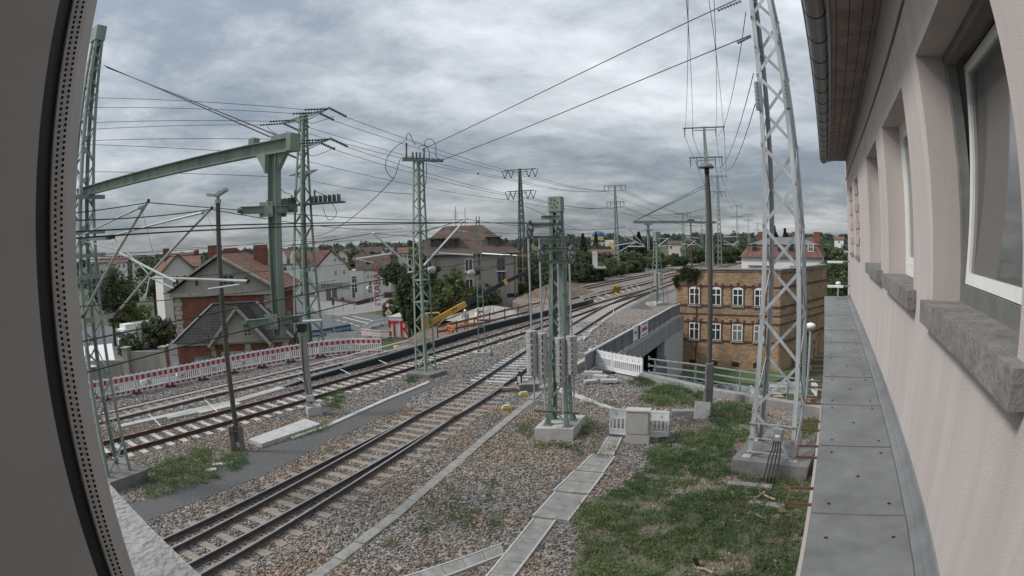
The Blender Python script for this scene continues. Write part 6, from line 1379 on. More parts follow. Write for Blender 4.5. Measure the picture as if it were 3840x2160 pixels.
part('housing', M_concd, pmx, lambda b: b.box(p2 + Vector((.15, .2, .16)), (.85, .5, .34), rz=.1)); part('lid', M_slab, pmx, lambda b: b.box(p2 + Vector((.15, .2, .36)), (.9, .55, .06), rz=.1)); part('rod', M_rust, pmx, lambda b: b.bar(p2 + Vector((-.3, .1, .08)), p2 + Vector((-1.4, .05, .06)), .06)); part('plank', M_slb, pmx, lambda b: b.box(p2 + Vector((-.9, .45, .08)), (.95, .26, .12), rz=.05))
M_ymag = mat('yellow_magnet', (0.52, 0.38, 0.06), 0.6)
for k, (px, py) in enumerate((Z1(2270, 985), Z1(2010, 1190))):
    p = G(px, py); e = empty('track_magnet', p, ('yellow track magnet box at the switch, farther one' if k == 0 else 'yellow track magnet box with orange cable, nearer one'), 'box', 'yellow track boxes')
    part('base', M_ymag, e, lambda b: b.box(p + Vector((0, 0, .08)), (.4, .28, .1), rz=.25)); part('lid', M_concl, e, lambda b: b.box(p + Vector((0, 0, .16)), (.3, .2, .06), rz=.25))
b = MB(); b.tube([G(*Z1(1700, 1135), .03), G(*Z1(1800, 1145), .05), G(*Z1(1920, 1190), .05), G(*Z1(2000, 1240), .04), G(*Z1(2060, 1280), .03)], .012, 5); centred(b, 'orange_cable', mat('orange_cable', (0.5, 0.17, 0.06), 0.6), 'orange cable arching over the ballast to the yellow box', 'cable')
for k, pxy in enumerate(((2640, 1575),)):
    p = G(*R8(630, 720)); b = MB(); b.box(p + Vector((.0, .1, .26)), (.62, .09, .72), M=Matrix.Rotation(-.45, 3, 'X') @ Matrix.Rotation(.18, 3, 'Y')); centred(b, 'leaning_slab', M_concl, 'pale concrete slab leaning against the mushroom lamp pole', 'slab')
p = G(*R8(470, 690)); b = MB(); b.box(p + Vector((0, 0, .1)), (1.2, .35, .22), rz=-.25); centred(b, 'concrete_beam', M_slab, 'concrete beam lying in the weeds left of the leaning slab', 'slab')
for k, (x, y, sx, rot) in enumerate(((1140, 560, .9, -.3), (1215, 610, .7, -.5), (1115, 640, .6, .2), (1300, 645, .8, -.1), (1190, 600, .35, .9))):
    p = G(*R7(x, y)); b = MB(); b.box(p + Vector((0, 0, .12 + .05 * (k % 2))), (sx, .3, .2 if k < 2 else .12), rz=rot); centred(b, 'kerb_block', M_concl, 'loose concrete block in front of the white barriers, %s' % ('long upper', 'middle', 'left low', 'right flat', 'small upright')[k], 'block', 'loose concrete blocks')
for k, (x, y, L_, rot) in enumerate(((2045, 700, 1.0, -.12), (1900, 530, 1.3, -.06))):
    p = G(*ZF(2000, 1600, 1100)(x, y)); b = MB(); b.box(p + Vector((0, 0, .04)), (L_, .26, .1), rz=rot - .5); centred(b, 'old_sleeper', M_slab, 'old slab lying in the weeds by the tower foundation, %s' % ('nearer', 'farther')[k], 'slab', 'old slabs in the weeds')
ZW = ZF(2000, 1600, 1100)
for k, pts in enumerate((((1935, 640), (2010, 590), (2035, 570)), ((2010, 590), (2080, 625), (2125, 640)), ((1440, 1240), (1510, 1250), (1580, 1285)))):
    b = MB(); b.tube([G(*ZW(x, y), .1 + .05 * i) for i, (x, y) in enumerate(pts)], .03, 6); centred(b, 'branch', mat('dead_wood', (0.27, 0.21, 0.16), 0.9), 'pale dead branch in the weeds, %s' % ('left arm by the tower', 'right arm by the tower', 'by the black pipe')[k], 'branch', 'dead branches')
b = MB(); b.tube([G(*ZW(1410, 1150), .25), G(*ZW(1445, 1215), .08)], .05, 8); centred(b, 'pipe', M_black, 'short black pipe sticking out of the weeds', 'pipe')
for k, (x, y) in enumerate(((1110, 185), (930, 275))):
    p = G(*Z2(x, y)); b = MB(); b.box(p + Vector((0, 0, .05)), (.75 if k == 0 else .4, .2, .07), rz=.5); centred(b, 'board', M_concl, 'pale flat stone in the grass by the cinder path, %s' % ('larger', 'smaller')[k], 'stone', 'flat stones')

# ---- railing and retaining wall on the right
rp = [G(*R8(150, 335)), G(*R8(555, 392)), G(*R8(1003, 470)), G(*R8(1480, 545)), G(*R8(1900, 610))]
rl = empty('railing', rp[0], 'grey-green pipe railing along the retaining wall', 'railing'); hz = HZ(*R8(150, 125), rp[0])
for p in rp: part('post', M_galvg, rl, lambda b: b.bar(p - Vector((0, 0, .05)), p + Vector((0, 0, hz)), .07, .07))
ends = [rp[0] - (rp[1] - rp[0]).normalized() * .35] + rp
for f_ in (.98, .66, .34): part('rail', M_galvg, rl, lambda b: [b.bar(a + Vector((0, 0, hz * f_)), c + Vector((0, 0, hz * f_)), .055, .055) for a, c in zip(ends[:-1], ends[1:])])
for f_ in (1.02, .68, .36): part('rail_end', M_galvg, rl, lambda b: b.bar(ends[0] + Vector((0, 0, hz * f_ - .1)), ends[0] + Vector((0, 0, hz * f_ + .08)), .07))
rwp = [Vector((5.3, 29.3, 0)), G(*R8(100, 350)), G(*R8(730, 500)), G(*R8(1830, 690))]
b = MB()
for a, c in zip(rwp[:-1], rwp[1:]):
    d = (c - a).normalized(); nn = Vector((-d.y, d.x, 0)) * .4; b.prism([a, c, c + nn, a + nn], -5.7, .28)
o = centred(b, 'retaining_wall', M_conc, 'weathered concrete retaining wall under the pipe railing', 'wall')
# ---- bridge parapet
pa, pb_ = G(*Za(740, 1400), 1.1), G(*Za(1940, 752), 1.1); pa.z = pb_.z = 0; pd = (pb_ - pa).normalized(); pa = pa - pd * 1.2; pn = Vector((pd.y, -pd.x, 0)); PLn = (pb_ - pa).length; pc = pb_ + Vector((1.1, 1.6, 0))
pp = empty('bridge_parapet', pa, 'grey steel bridge parapet on a concrete edge beam', 'parapet'); M_ppan = mat('parapet_grey', (0.16, 0.165, 0.17), 0.6, 0, 0.1, 2)
n = 13
for i in range(n):
    a, c = pa.lerp(pb_, i / n), pa.lerp(pb_, (i + 1) / n)
    part('panel', M_ppan, pp, lambda b: b.bar(a + pd * .04 + Vector((0, 0, .53)), c - pd * .04 + Vector((0, 0, .53)), .03, .86, up=(0, 0, 1)))
    part('post', M_ppan, pp, lambda b: b.bar(a + pn * .03 + Vector((0, 0, 0)), a + pn * .03 + Vector((0, 0, 1.02)), .06, .08))
part('panel', M_ppan, pp, lambda b: b.bar(pb_ + Vector((.0, 0, .53)), pc + Vector((0, 0, .53)), .03, .86, up=(0, 0, 1)))
part('top_rail', M_concl, pp, lambda b: [b.bar(pa + Vector((0, 0, 1.05)), pb_ + Vector((0, 0, 1.05)), .16, .07, up=(0, 0, 1)), b.bar(pb_ + Vector((0, 0, 1.05)), pc + Vector((0, 0, 1.05)), .16, .07, up=(0, 0, 1))])
part('edge_beam', M_conc, pp, lambda b: [b.bar(pa + pn * .12 - pd * .3 + Vector((0, 0, -.47)), pb_ + pn * .12 + Vector((0, 0, -.47)), .5, 1.06, up=(0, 0, 1)), b.bar(pb_ + pn * .12 + Vector((0, 0, -.47)), pc + pn * .12 + Vector((0, 0, -.47)), .5, 1.06, up=(0, 0, 1))])
kb0, kb1 = G(*Za(560, 1449), .3), G(*Za(1680, 830), .3)
part('kerb', M_concl, pp, lambda b: b.bar(pa - pn * .75 + Vector((0, 0, .12)), pb_ - pn * .75 + Vector((0, 0, .12)), .3, .5, up=(0, 0, 1)))
def on_parapet(px, py):
    d = DIR(px, py); nn = pn; t = nn.dot(pa) / nn.dot(d); q = d * t; return Vector((q.x, q.y, CAMZ + q.z))
rzp = math.atan2(pd.y, pd.x)
s1_ = on_parapet(*Za(1492, 1100)); sg1 = empty('sign', s1_ + pn * .06, 'white site sign with red lettering on the bridge parapet', 'sign', rz=rzp)
lbox(sg1, 'board', M_bwhite, -.95, .95, -.06, 0, -.52, .5); lbox(sg1, 'bar', M_black, -.7, .7, -.066, -.061, .32, .39); lbox(sg1, 'bar', M_black, -.7, .7, -.066, -.061, -.41, -.34); text_mesh('STRABAG', .4, M_red, sg1, (0, -.07, -.12), sx=.85)
s2 = on_parapet(*Za(1358, 1155)); sg2 = empty('sign', s2 + pn * .06, 'small white site sign with a blue emblem on the bridge parapet', 'sign', rz=rzp)
lbox(sg2, 'board', M_bwhite, -.5, .45, -.06, 0, -.5, .45); b = MB(); b.add([(-.25, -.065, .0), (-.1, -.065, .14), (.05, -.065, .04), (.25, -.065, .08), (.25, -.065, -.08), (-.25, -.065, -.08)], [(0, 1, 2, 3, 4, 5)]); b.build('emblem', M_navy, sg2); lbox(sg2, 'bar', M_bgrey, -.2, .2, -.066, -.061, -.24, -.2)
# far abutment and hanging tarpaulins
b = MB(); b.prism([(12.75, 46.9), (13.4, 48.6), (13.5, 51.2), (12.2, 51), (2.3, 53.4), (2.0, 52.7)], LOW, -1.0); o = centred(b, 'abutment', M_conc, 'board-marked concrete abutment under the far bridge end', 'wall')
M_tarp = mat('dark_tarp', (0.16, 0.16, 0.16), 0.5, 0, 0.2, 2); M_tarpl = mat('pale_tarp', (0.40, 0.40, 0.40), 0.5, 0, 0.12, 2)
def tarp(name, label, a, c, z0, z1, m, amp, fr, droop=0.0):
    nx, nz = 48, 10; V = []; F = []; d = (c - a).normalized(); nn = Vector((d.y, -d.x, 0))
    for j in range(nz + 1):
        for i in range(nx + 1):
            u, v = i / nx, j / nz; s = math.sin(u * fr) + .5 * math.sin(u * fr * 2.3 + v * 2) + .4 * math.sin(u * fr * 5.1 - v * 3); p = a.lerp(c, u) + nn * (amp * s * (1.1 - v * .7)); V.append((p.x, p.y, z0 + (z1 - z0) * v - droop * abs(math.sin(u * fr * .5)) * v))
    for j in range(nz):
        for i in range(nx): k = j * (nx + 1) + i; F.append((k, k + 1, k + nx + 2, k + nx + 1))
    b = MB(); b.add(V, F); o = centred(b, name, m, label, 'tarpaulin', smooth=True); sm = o.modifiers.new('thick', 'SOLIDIFY'); sm.thickness = .02; return o
b = MB(); w0_, w1_ = pb_ - pd * 4.2 + pn * .3, pc + pn * .3; b.prism([w0_, pb_ + pn * .3, w1_, w1_ - pn * .5, pb_ - pn * .3, w0_ - pn * .6], LOW, -1.02); centred(b, 'wing_wall', M_concl, 'pale board-marked wing wall below the far end of the bridge parapet', 'wall')
tarp('tarpaulin', 'dark tarpaulin hanging under the bridge edge', pb_ - pd * 8.2 + pn * .35, pb_ - pd * 4.0 + pn * .35, -5.6, -2.2, M_tarp, .22, 20, .5)
g0, g1, g2 = G(*R8(230, 300), -5.0), G(*R8(700, 400), -5.0), G(*R8(1180, 420), -5.0)
tarp('tarpaulin', 'grey pleated tarpaulin along the lawn edge, left part', G(*R8(180, 260), -4.9), G(*R8(690, 340), -4.9), -5.75, -4.9, M_tarpl, .18, 26, .25)
tarp('tarpaulin', 'grey pleated tarpaulin along the lawn edge, right part', G(*R8(690, 340), -4.9), G(*R8(1240, 400), -4.9), -5.75, -4.9, M_tarpl, .18, 24, .25)
LW = [G(*R8(60, 240), -4.95), G(*R8(180, 250), -4.95), G(*R8(690, 325), -4.95), G(*R8(1240, 385), -4.95), G(*R8(1420, 330), -4.95), FR + fx * 1.0, BR + Vector((3, 2, 0)), BR + Vector((0, 6, 0)), FL + Vector((1, 6, 0)), FL - fx * .6]
b = MB(); b.prism([(p.x, p.y) for p in LW], LOW - .3, -4.95); o = b.build('lawn', M_lawn); tag(o, kind='structure')
RD_ = [(-7.4, 37.9), (4.6, 31.2), (13, 25), (24, 16), (44, 22), (34, 33), (22, 40), (12.9, 46.8), (2.2, 53.2), (-14, 62), (-22, 70), (-30, 52)]
b = MB(); b.prism(RD_, LOW - .3, LOW + .006); o = b.build('underpass_road', M_asph); tag(o, kind='structure')
# things in the street right of the tower
gfn = empty('metal_fence', T(2910, 1420, 38).xy.to_3d() + Vector((0, 0, LOW)), 'dark green bar fence behind the tall tower', 'fence'); M_fgreen = mat('fence_green', (0.02, 0.075, 0.06), 0.6)
fa, fb_ = T(2885, 1400, 40), T(3110, 1370, 37); fa.z = fb_.z = LOW
for k in range(26): p = fa.lerp(fb_, k / 25); part('bar', M_fgreen, gfn, lambda b: b.bar(p, p + Vector((0, 0, 1.5)), .035))
for z in (.3, 1.4): part('rail', M_fgreen, gfn, lambda b: b.bar(fa + Vector((0, 0, z)), fb_ + Vector((0, 0, z)), .05))
for k, px in enumerate((2925, 3052)):
    p = T(px, 1400, 39.5); p.z = LOW; b = MB(); b.box(p + Vector((0, 0, .95)), (.5, .5, 1.9)); b.box(p + Vector((0, 0, 1.95)), (.62, .62, .12)); centred(b, 'gate_pillar', M_ybrick, 'yellow brick gate pillar behind the tall tower, %s' % ('left', 'right')[k], 'pillar', 'gate pillars')
place_run(wp, [G(*R8(1290, 485), LOW), G(*R8(1470, 480), LOW), G(*R8(1640, 470), LOW)], ['white barrier on the lower street behind the tower, left', 'white barrier on the lower street behind the tower, right'], z=LOW, first=False)
place_run(wp, [G(*R8(1720, 440), LOW), G(*R8(1780, 520), LOW)], ['white barrier set across the lower street by the ledge'], z=LOW, first=False)
# exterior stair with railings at the brick building side
st = empty('outside_stair', FR + ca * 3 + Vector((0, 0, zB - FR.z)), 'rusty outside stair at the side of the yellow brick building', 'stairs'); nb = Vector((ca.y, -ca.x, 0))
for k in range(9): part('step', M_conc, st, lambda b: b.box(FR + ca * (3 + .3 * k) + nb * .8 + Vector((0, 0, zB - FR.z + .1 + .19 * k)), (.3, 1.2, .12), rz=math.atan2(ca.y, ca.x)))
for s in (.15, 1.45): part('handrail', M_rust, st, lambda b: [b.bar(FR + ca * 2.8 + nb * s + Vector((0, 0, zB - FR.z + 1.0)), FR + ca * 5.9 + nb * s + Vector((0, 0, zB - FR.z + 2.8)), .05)] + [b.bar(FR + ca * (2.8 + 1.03 * k) + nb * s + Vector((0, 0, zB - FR.z)), FR + ca * (2.8 + 1.03 * k) + nb * s + Vector((0, 0, zB - FR.z + 1.0 + .6 * k)), .05) for k in range(4)])

# ---- black beam along the second track
bp_ = [G(*Ze(480, 640)), G(*Ze(750, 570)), G(*Ze(1456, 388)), G(*Zb(1060, 902)), G(*Zb(2576, 502)), G(*Za(750, 705))]
bm = empty('cable_duct', bp_[0], 'long black cable duct beside the second track at the building site', 'duct'); bl = [.03, .20, .40, .46, .42, .40]
M_blk = mat('black_duct', (0.014, 0.015, 0.02), 0.45, 0, 0.2, 2)
for i in range(len(bp_) - 1):
    a, c = bp_[i], bp_[i + 1]; d = (c - a).normalized(); nn = Vector((-d.y, d.x, 0)) * .35
    def dct(b): b.add([a, c, c + nn, a + nn, a + Vector((0, 0, bl[i])), c + Vector((0, 0, bl[i + 1])), c + nn + Vector((0, 0, bl[i + 1])), a + nn + Vector((0, 0, bl[i]))], ((0, 3, 2, 1), (4, 5, 6, 7), (0, 1, 5, 4), (1, 2, 6, 5), (2, 3, 7, 6), (3, 0, 4, 7)))
    part('segment', M_blk, bm, dct)
    part('cover', M_ppan, bm, lambda b: b.add([a + Vector((0, 0, bl[i] + .004)) + nn * .25, c + Vector((0, 0, bl[i + 1] + .004)) + nn * .25, c + nn + Vector((0, 0, bl[i + 1] + .004)), a + nn + Vector((0, 0, bl[i] + .004)), a + Vector((0, 0, bl[i] + .03)) + nn * .25, c + Vector((0, 0, bl[i + 1] + .03)) + nn * .25, c + nn + Vector((0, 0, bl[i + 1] + .03)), a + nn + Vector((0, 0, bl[i] + .03))], ((0, 3, 2, 1), (4, 5, 6, 7), (0, 1, 5, 4), (1, 2, 6, 5), (2, 3, 7, 6), (3, 0, 4, 7))))
# ---- red-brown timber railing of the pit
M_redw = mat('red_timber', (0.19, 0.085, 0.068), 0.9, 0, 0.25, 4, streak=True)
tr = empty('timber_railing', T(*Zb(320, 1040), 47), 'red-brown timber railing around the building pit', 'railing')
up = [(320, 830, 47), (610, 765, 49), (1110, 640, 52), (1335, 580, 54), (1535, 540, 57), (1715, 495, 59), (1890, 455, 62)]; lo_ = [(320, 905, 47), (610, 850, 49), (1110, 745, 52), (1335, 685, 54), (1535, 640, 57), (1715, 595, 59), (1890, 560, 62)]
for P in (up, lo_):
    for a, c in zip(P[:-1], P[1:]): part('rail', M_redw, tr, lambda b: b.bar(T(*Zb(*a[:2]), a[2]), T(*Zb(*c[:2]), c[2]), .05, .17, up=(0, 0, 1)))
for a in up: q = T(*Zb(a[0], a[1] - 30), a[2]); part('post', M_redw, tr, lambda b: b.bar(Vector((q.x, q.y, -1.3)), q, .11, .09))
for k, (x, y, d_, L_, rot) in enumerate(((950, 610, 58, 3.6, -.25), (880, 650, 57, 3.0, .2), (1180, 600, 59, 3.2, .1), (1000, 690, 56, 2.6, -.1))):
    p = T(*Zb(x, y), d_); p.z = -1.15 + .08 * k; b = MB(); b.box(p, (L_, .3, .08), rz=rot); centred(b, 'plank', M_plas, 'grey plank lying at the edge of the building pit, %s' % ('longest', 'slanting', 'far', 'near')[k], 'plank', 'planks in the pit')
p = T(*Zb(1200, 790), 52.5); b = MB(); b.box(Vector((p.x, p.y, -1.05)), (2.6, .9, .25), rz=.55); centred(b, 'timber_stack', mat('orange_wood', (0.28, 0.15, 0.06), 0.85), 'orange-brown timber stack behind the black duct', 'timber')
p = T(*Zb(1655, 580), 62); b = MB(); b.tube([p + Vector((-.8 + .2 * k, 0, -.9 + .9 * math.sin(math.pi * k / 8))) for k in range(9)], .13, 8); centred(b, 'hose', M_black, 'thick black hose arching out of the pit', 'hose')
for k, (x, y, d_) in enumerate(((1785, 460, 64), (790, 640, 58), (1165, 560, 60))):
    p = T(*Zb(x, y), d_); b = MB(); b.tube([Vector((p.x, p.y, -1.3)), Vector((p.x, p.y, p.z + .3))], .05, 6); centred(b, 'steel_prop', M_galv, 'grey steel prop standing in the pit, %s' % ('right', 'left', 'middle')[k], 'prop', 'steel props')
p = T(*Zb(1810, 520), 63); b = MB(); b.box(Vector((p.x, p.y, p.z)), (1.2, .7, .9), rz=.4); b.box(Vector((p.x - .35, p.y - .2, p.z + .05)), (.5, .6, .5), rz=.4); centred(b, 'compactor', M_ymag, 'small yellow machine beside the spoil heap', 'machine')
# spoil heap
def mound(name, label, c, rx, ry, h, m, seed, n=36):
    r_ = np.random.RandomState(seed); ph = r_.uniform(0, 6, 8); V = []; F = []; k = 14
    for j in range(k + 1):
        for i in range(n):
            a = 2 * math.pi * i / n; rr = j / k; w_ = 1 + .16 * math.sin(2 * a + ph[0]) + .1 * math.sin(5 * a + ph[1]); z = h * max(0, 1 - rr ** 1.3) + .10 * h * math.sin(7 * a + ph[2] + 5 * rr) * rr * (1 - rr) * 2 + r_.uniform(-.06, .06) * h * .5 * (rr < .97)
            V.append((c[0] + rx * rr * w_ * math.cos(a), c[1] + ry * rr * w_ * math.sin(a), c[2] + z))
    for j in range(k):
        for i in range(n): F.append((j * n + i, (j + 1) * n + i, (j + 1) * n + (i + 1) % n, j * n + (i + 1) % n))
    b = MB(); b.add(V, F); return centred(b, name, m, label, 'heap')
sh_ = T(*Za(330, 640), 70); mound('spoil_heap', 'brown spoil heap between the pit and the far tracks', (sh_.x - .6, sh_.y, -.6), 5.4, 3.8, 2.4, M_earth, 3)
mound('spoil_heap', 'grey rubble slope below the tenement wall', (-2.2, 62, -1.3), 4.2, 4.0, 1.3, M_plas, 5)

# ---- workers
def body_mat(name, zones):
    m = bpy.data.materials.new(name); m.use_nodes = True; t = m.node_tree; b = t.nodes['Principled BSDF']; b.inputs['Roughness'].default_value = .85
    c = t.nodes.new('ShaderNodeTexCoord'); s = t.nodes.new('ShaderNodeSeparateXYZ'); t.links.new(c.outputs['Object'], s.inputs[0]); d = t.nodes.new('ShaderNodeMath'); d.operation = 'DIVIDE'; d.inputs[1].default_value = 2.0; t.links.new(s.outputs[2], d.inputs[0])
    r = t.nodes.new('ShaderNodeValToRGB'); r.color_ramp.interpolation = 'CONSTANT'; t.links.new(d.outputs[0], r.inputs[0]); e = r.color_ramp.elements; e[0].position = 0; e[0].color = (*zones[0][1], 1); e[1].position = zones[1][0] / 2; e[1].color = (*zones[1][1], 1)
    for z, c_ in zones[2:]: q = e.new(z / 2); q.color = (*c_, 1)
    t.links.new(r.outputs[0], b.inputs['Base Color']); return m
ORG = (0.62, 0.17, 0.07); GRY = (0.36, 0.37, 0.38); SKN = (0.42, 0.26, 0.19); BOOT = (0.03, 0.03, 0.03)
def person(label, loc, rz, J, m, helmet=True):
    """J: joint positions; one skinned continuous body"""
    names = ['pel', 'sto', 'che', 'nec', 'hea', 'top', 'ls', 'le', 'lh', 'lf', 'rs', 're', 'rh', 'rf', 'lk', 'la', 'lt', 'rk', 'ra', 'rt', 'lp', 'rp']
    edges = [('pel', 'sto'), ('sto', 'che'), ('che', 'nec'), ('nec', 'hea'), ('hea', 'top'), ('che', 'ls'), ('ls', 'le'), ('le', 'lh'), ('lh', 'lf'), ('che', 'rs'), ('rs', 're'), ('re', 'rh'), ('rh', 'rf'), ('pel', 'lp'), ('lp', 'lk'), ('lk', 'la'), ('la', 'lt'), ('pel', 'rp'), ('rp', 'rk'), ('rk', 'ra'), ('ra', 'rt')]
    rad = dict(pel=.15, sto=.145, che=.17, nec=.065, hea=.10, top=.085, ls=.085, rs=.085, le=.055, re=.055, lh=.042, rh=.042, lf=.035, rf=.035, lp=.12, rp=.12, lk=.085, rk=.085, la=.06, ra=.06, lt=.05, rt=.05)
    me = bpy.data.meshes.new('person'); me.from_pydata([J[n] for n in names], [(names.index(a), names.index(c)) for a, c in edges], []); me.materials.append(m)
    o = bpy.data.objects.new('person', me); COL.objects.link(o); o.location = loc; o.rotation_euler = (0, 0, rz)
    o.modifiers.new('skin', 'SKIN'); sv_ = me.skin_vertices[0].data
    for i, n in enumerate(names): sv_[i].radius = (rad[n], rad[n] * (.8 if n in ('che', 'sto', 'pel') else 1)); sv_[i].use_root = (n == 'pel')
    ss = o.modifiers.new('sub', 'SUBSURF'); ss.levels = 1; ss.render_levels = 2
    tag(o, label, 'person', 'site workers')
    if helmet: h = Vector(J['top']); b = MB(); b.lathe((h.x, h.y, h.z - .06), [(.155, 0), (.16, .015), (.125, .02), (.12, .08), (.085, .14), (.02, .165)], 14); b.build('helmet', M_white, o, smooth=True)
    return o
def stand(lean=0.0, arm=0.0, spread=.12):
    J = dict(pel=(0, 0, .95), sto=(0, .04 + lean * .2, 1.15), che=(0, .02 + lean * .55, 1.38), nec=(0, .02 + lean * .75, 1.55), hea=(0, .05 + lean * .9, 1.66), top=(0, .05 + lean * .95, 1.77), ls=(-.2, .02 + lean * .6, 1.43), rs=(.2, .02 + lean * .6, 1.43),
             le=(-.27, .1 + lean * .7, 1.15), re=(.27, .1 + lean * .7, 1.15), lh=(-.24, .28 + lean + arm, 1.0), rh=(.24, .28 + lean + arm, 1.0), lf=(-.22, .36 + lean + arm, .95), rf=(.22, .36 + lean + arm, .95),
             lp=(-.1, 0, .9), rp=(.1, 0, .9), lk=(-spread, .05, .5), rk=(spread, .02, .5), la=(-spread * 1.1, 0, .08), ra=(spread * 1.1, -.03, .08), lt=(-spread * 1.2, .16, .05), rt=(spread * 1.2, .13, .05))
    return J
m_w = body_mat('worker_clothes', ((0, BOOT), (.14, ORG), (1.0, GRY), (1.52, SKN))); m_w2 = body_mat('bending_worker_clothes', ((0, BOOT), (.14, ORG), (1.0, (.55, .55, .54)), (1.42, SKN))); m_w3 = body_mat('crouching_worker_clothes', ((0, ORG), (1.0, ORG), (1.2, SKN)))
w1 = T(*Zb(752, 760), 54.0); person('worker in grey top and orange trousers with white helmet, standing upright', (w1.x, w1.y, -1.25), .3, stand(.05), m_w)
w2 = T(*Zb(905, 760), 55.0); J = stand(.45, .2, .26); J['pel'] = (0, -.1, .92); person('worker bending forward in pale shirt and orange trousers with white helmet', (w2.x, w2.y, -1.25), -.5, J, m_w2)
J = stand(.55, .3, .16); J.update(pel=(0, 0, .5), sto=(0, .16, .68), che=(0, .38, .80), nec=(0, .55, .84), hea=(0, .64, .82), top=(0, .72, .8), ls=(-.2, .4, .78), rs=(.2, .4, .78), le=(-.25, .5, .5), re=(.25, .5, .5), lh=(-.2, .62, .3), rh=(.2, .62, .3), lf=(-.18, .68, .22), rf=(.18, .68, .22), lp=(-.1, 0, .47), rp=(.1, 0, .47), lk=(-.2, .38, .5), rk=(.2, .38, .5), la=(-.18, .1, .08), ra=(.18, .1, .08), lt=(-.19, .26, .05), rt=(.19, .26, .05))
w3 = T(*Zb(565, 960), 47.5); person('worker crouching in orange clothing at the black duct', (w3.x, w3.y, -.75), .9, J, m_w3)
w4 = T(*Za(175, 690), 64); b = MB(); 
person('worker with white helmet behind the wheel mast', (w4.x, w4.y, w4.z - 1.72), .1, stand(.1), m_w)

# ---- mobile crane
M_cry = mat('crane_yellow', (0.48, 0.28, 0.06), 0.5, 0, 0.12, 2); M_crb = mat('boom_black', (0.025, 0.028, 0.035), 0.5, 0, 0.2, 2)
c0 = T(*Zb(170, 800), 62); cr_ = empty('mobile_crane', (c0.x, c0.y, LOW), 'yellow mobile crane with raised black telescopic boom in front of the tenement', 'crane')
dC = 61.5
part('boom_base', M_cry, cr_, lambda b: b.bar(T(*Zb(225, 765), dC), T(*Zb(752, 478), dC + .5), .42, .56, up=(0, 0, 1)))
part('boom_section', M_crb, cr_, lambda b: b.bar(T(*Zb(745, 483), dC + .5), T(*Zb(1350, 150), dC + 1), .32, .46, up=(0, 0, 1)))
part('boom_collar', M_cry, cr_, lambda b: b.bar(T(*Zb(1330, 163), dC + 1), T(*Zb(1378, 137), dC + 1), .42, .56, up=(0, 0, 1)))
part('boom_tip', M_crb, cr_, lambda b: b.bar(T(*Zb(1370, 141), dC + 1), T(*R4(800, 772), dC + 1.6), .26, .36, up=(0, 0, 1)))
part('boom_print', mat('dark_red_print', (0.2, 0.03, 0.02), 0.6), cr_, lambda b: [b.bar(T(*Zb(545 + 28 * k, 588 - 15 * k), dC - .05), T(*Zb(560 + 28 * k, 560 - 15 * k), dC - .05), .06, .12) for k in range(3)])
part('cylinder', M_galv, cr_, lambda b: b.tube([T(*Zb(240, 890), dC), T(*Zb(450, 690), dC)], .10, 8))
part('cab', M_cry, cr_, lambda b: b.box(T(*Zb(250, 740), dC + .8), (1.5, 1.2, 1.7), rz=.2)); part('cab_window', M_glass, cr_, lambda b: b.box(T(*Zb(262, 690), dC + .15), (1.1, .1, .9), rz=.2))
part('counterweight', M_cry, cr_, lambda b: [b.box(T(*Zb(140, 760), dC + .6), (.8, 1.4, 1.5), rz=.2)])
p = T(*Zb(160, 900), dC + .5); part('chassis', M_cry, cr_, lambda b: b.box(Vector((p.x, p.y + 1, LOW + 1.2)), (7.5, 2.4, 1.0), rz=.2))
part('turntable', M_crb, cr_, lambda b: b.lathe(Vector((p.x, p.y + 1, LOW + 1.7)), [(1.2, 0), (1.2, .6), (.9, 1.0)], 16))
for k in range(4): part('wheel', M_black, cr_, lambda b: b.lathe(Vector((p.x - 2.7 + 1.8 * k, p.y - .3 + .36 * k - .3, LOW + .6)), [(.6, 0), (.6, .35)], 14, (.2, -.98, 0)))
# ---- container with red lettering
ka, kc = T(*R3(1495, 1240), 80), T(*R3(1692, 1255), 79); L, rz = frame_from(ka, kc); zt = HZ(*R3(1495, 1048), ka) - LOW
kt = empty('container', (ka.x, ka.y, LOW), 'white site container with big red letters on its end', 'container', rz=rz)
lbox(kt, 'body', M_bwhite, 0, L, 0, 5.5, .1, zt); lbox(kt, 'roof', M_concl, -.05, L + .05, -.05, 5.55, zt, zt + .08)
for k in range(14): lbox(kt, 'rib', M_bwhite, L * (k + .5) / 14 - .05, L * (k + .5) / 14 + .02, -.025, 0, .2, zt - .1)
text_mesh('TR', 3.1, M_red, kt, (L * .58, -.04, .25), sx=.78); b = MB(); b.add([(.05, -.05, zt - .35), (.35, -.05, zt - .35), (.5, -.05, zt - .8), (.3, -.05, zt - 1.5), (.05, -.05, zt - 1.2)], [(0, 1, 2, 3, 4)]); b.add([(.05, -.05, 1.1), (.5, -.05, .9), (.4, -.05, .3), (.05, -.05, .3)], [(0, 1, 2, 3)]); b.build('letter_rest', M_red, kt)
for x in (0, L): lbox(kt, 'corner_post', M_bgrey, x - .06, x + .06, -.06, .08, 0, zt + .05)
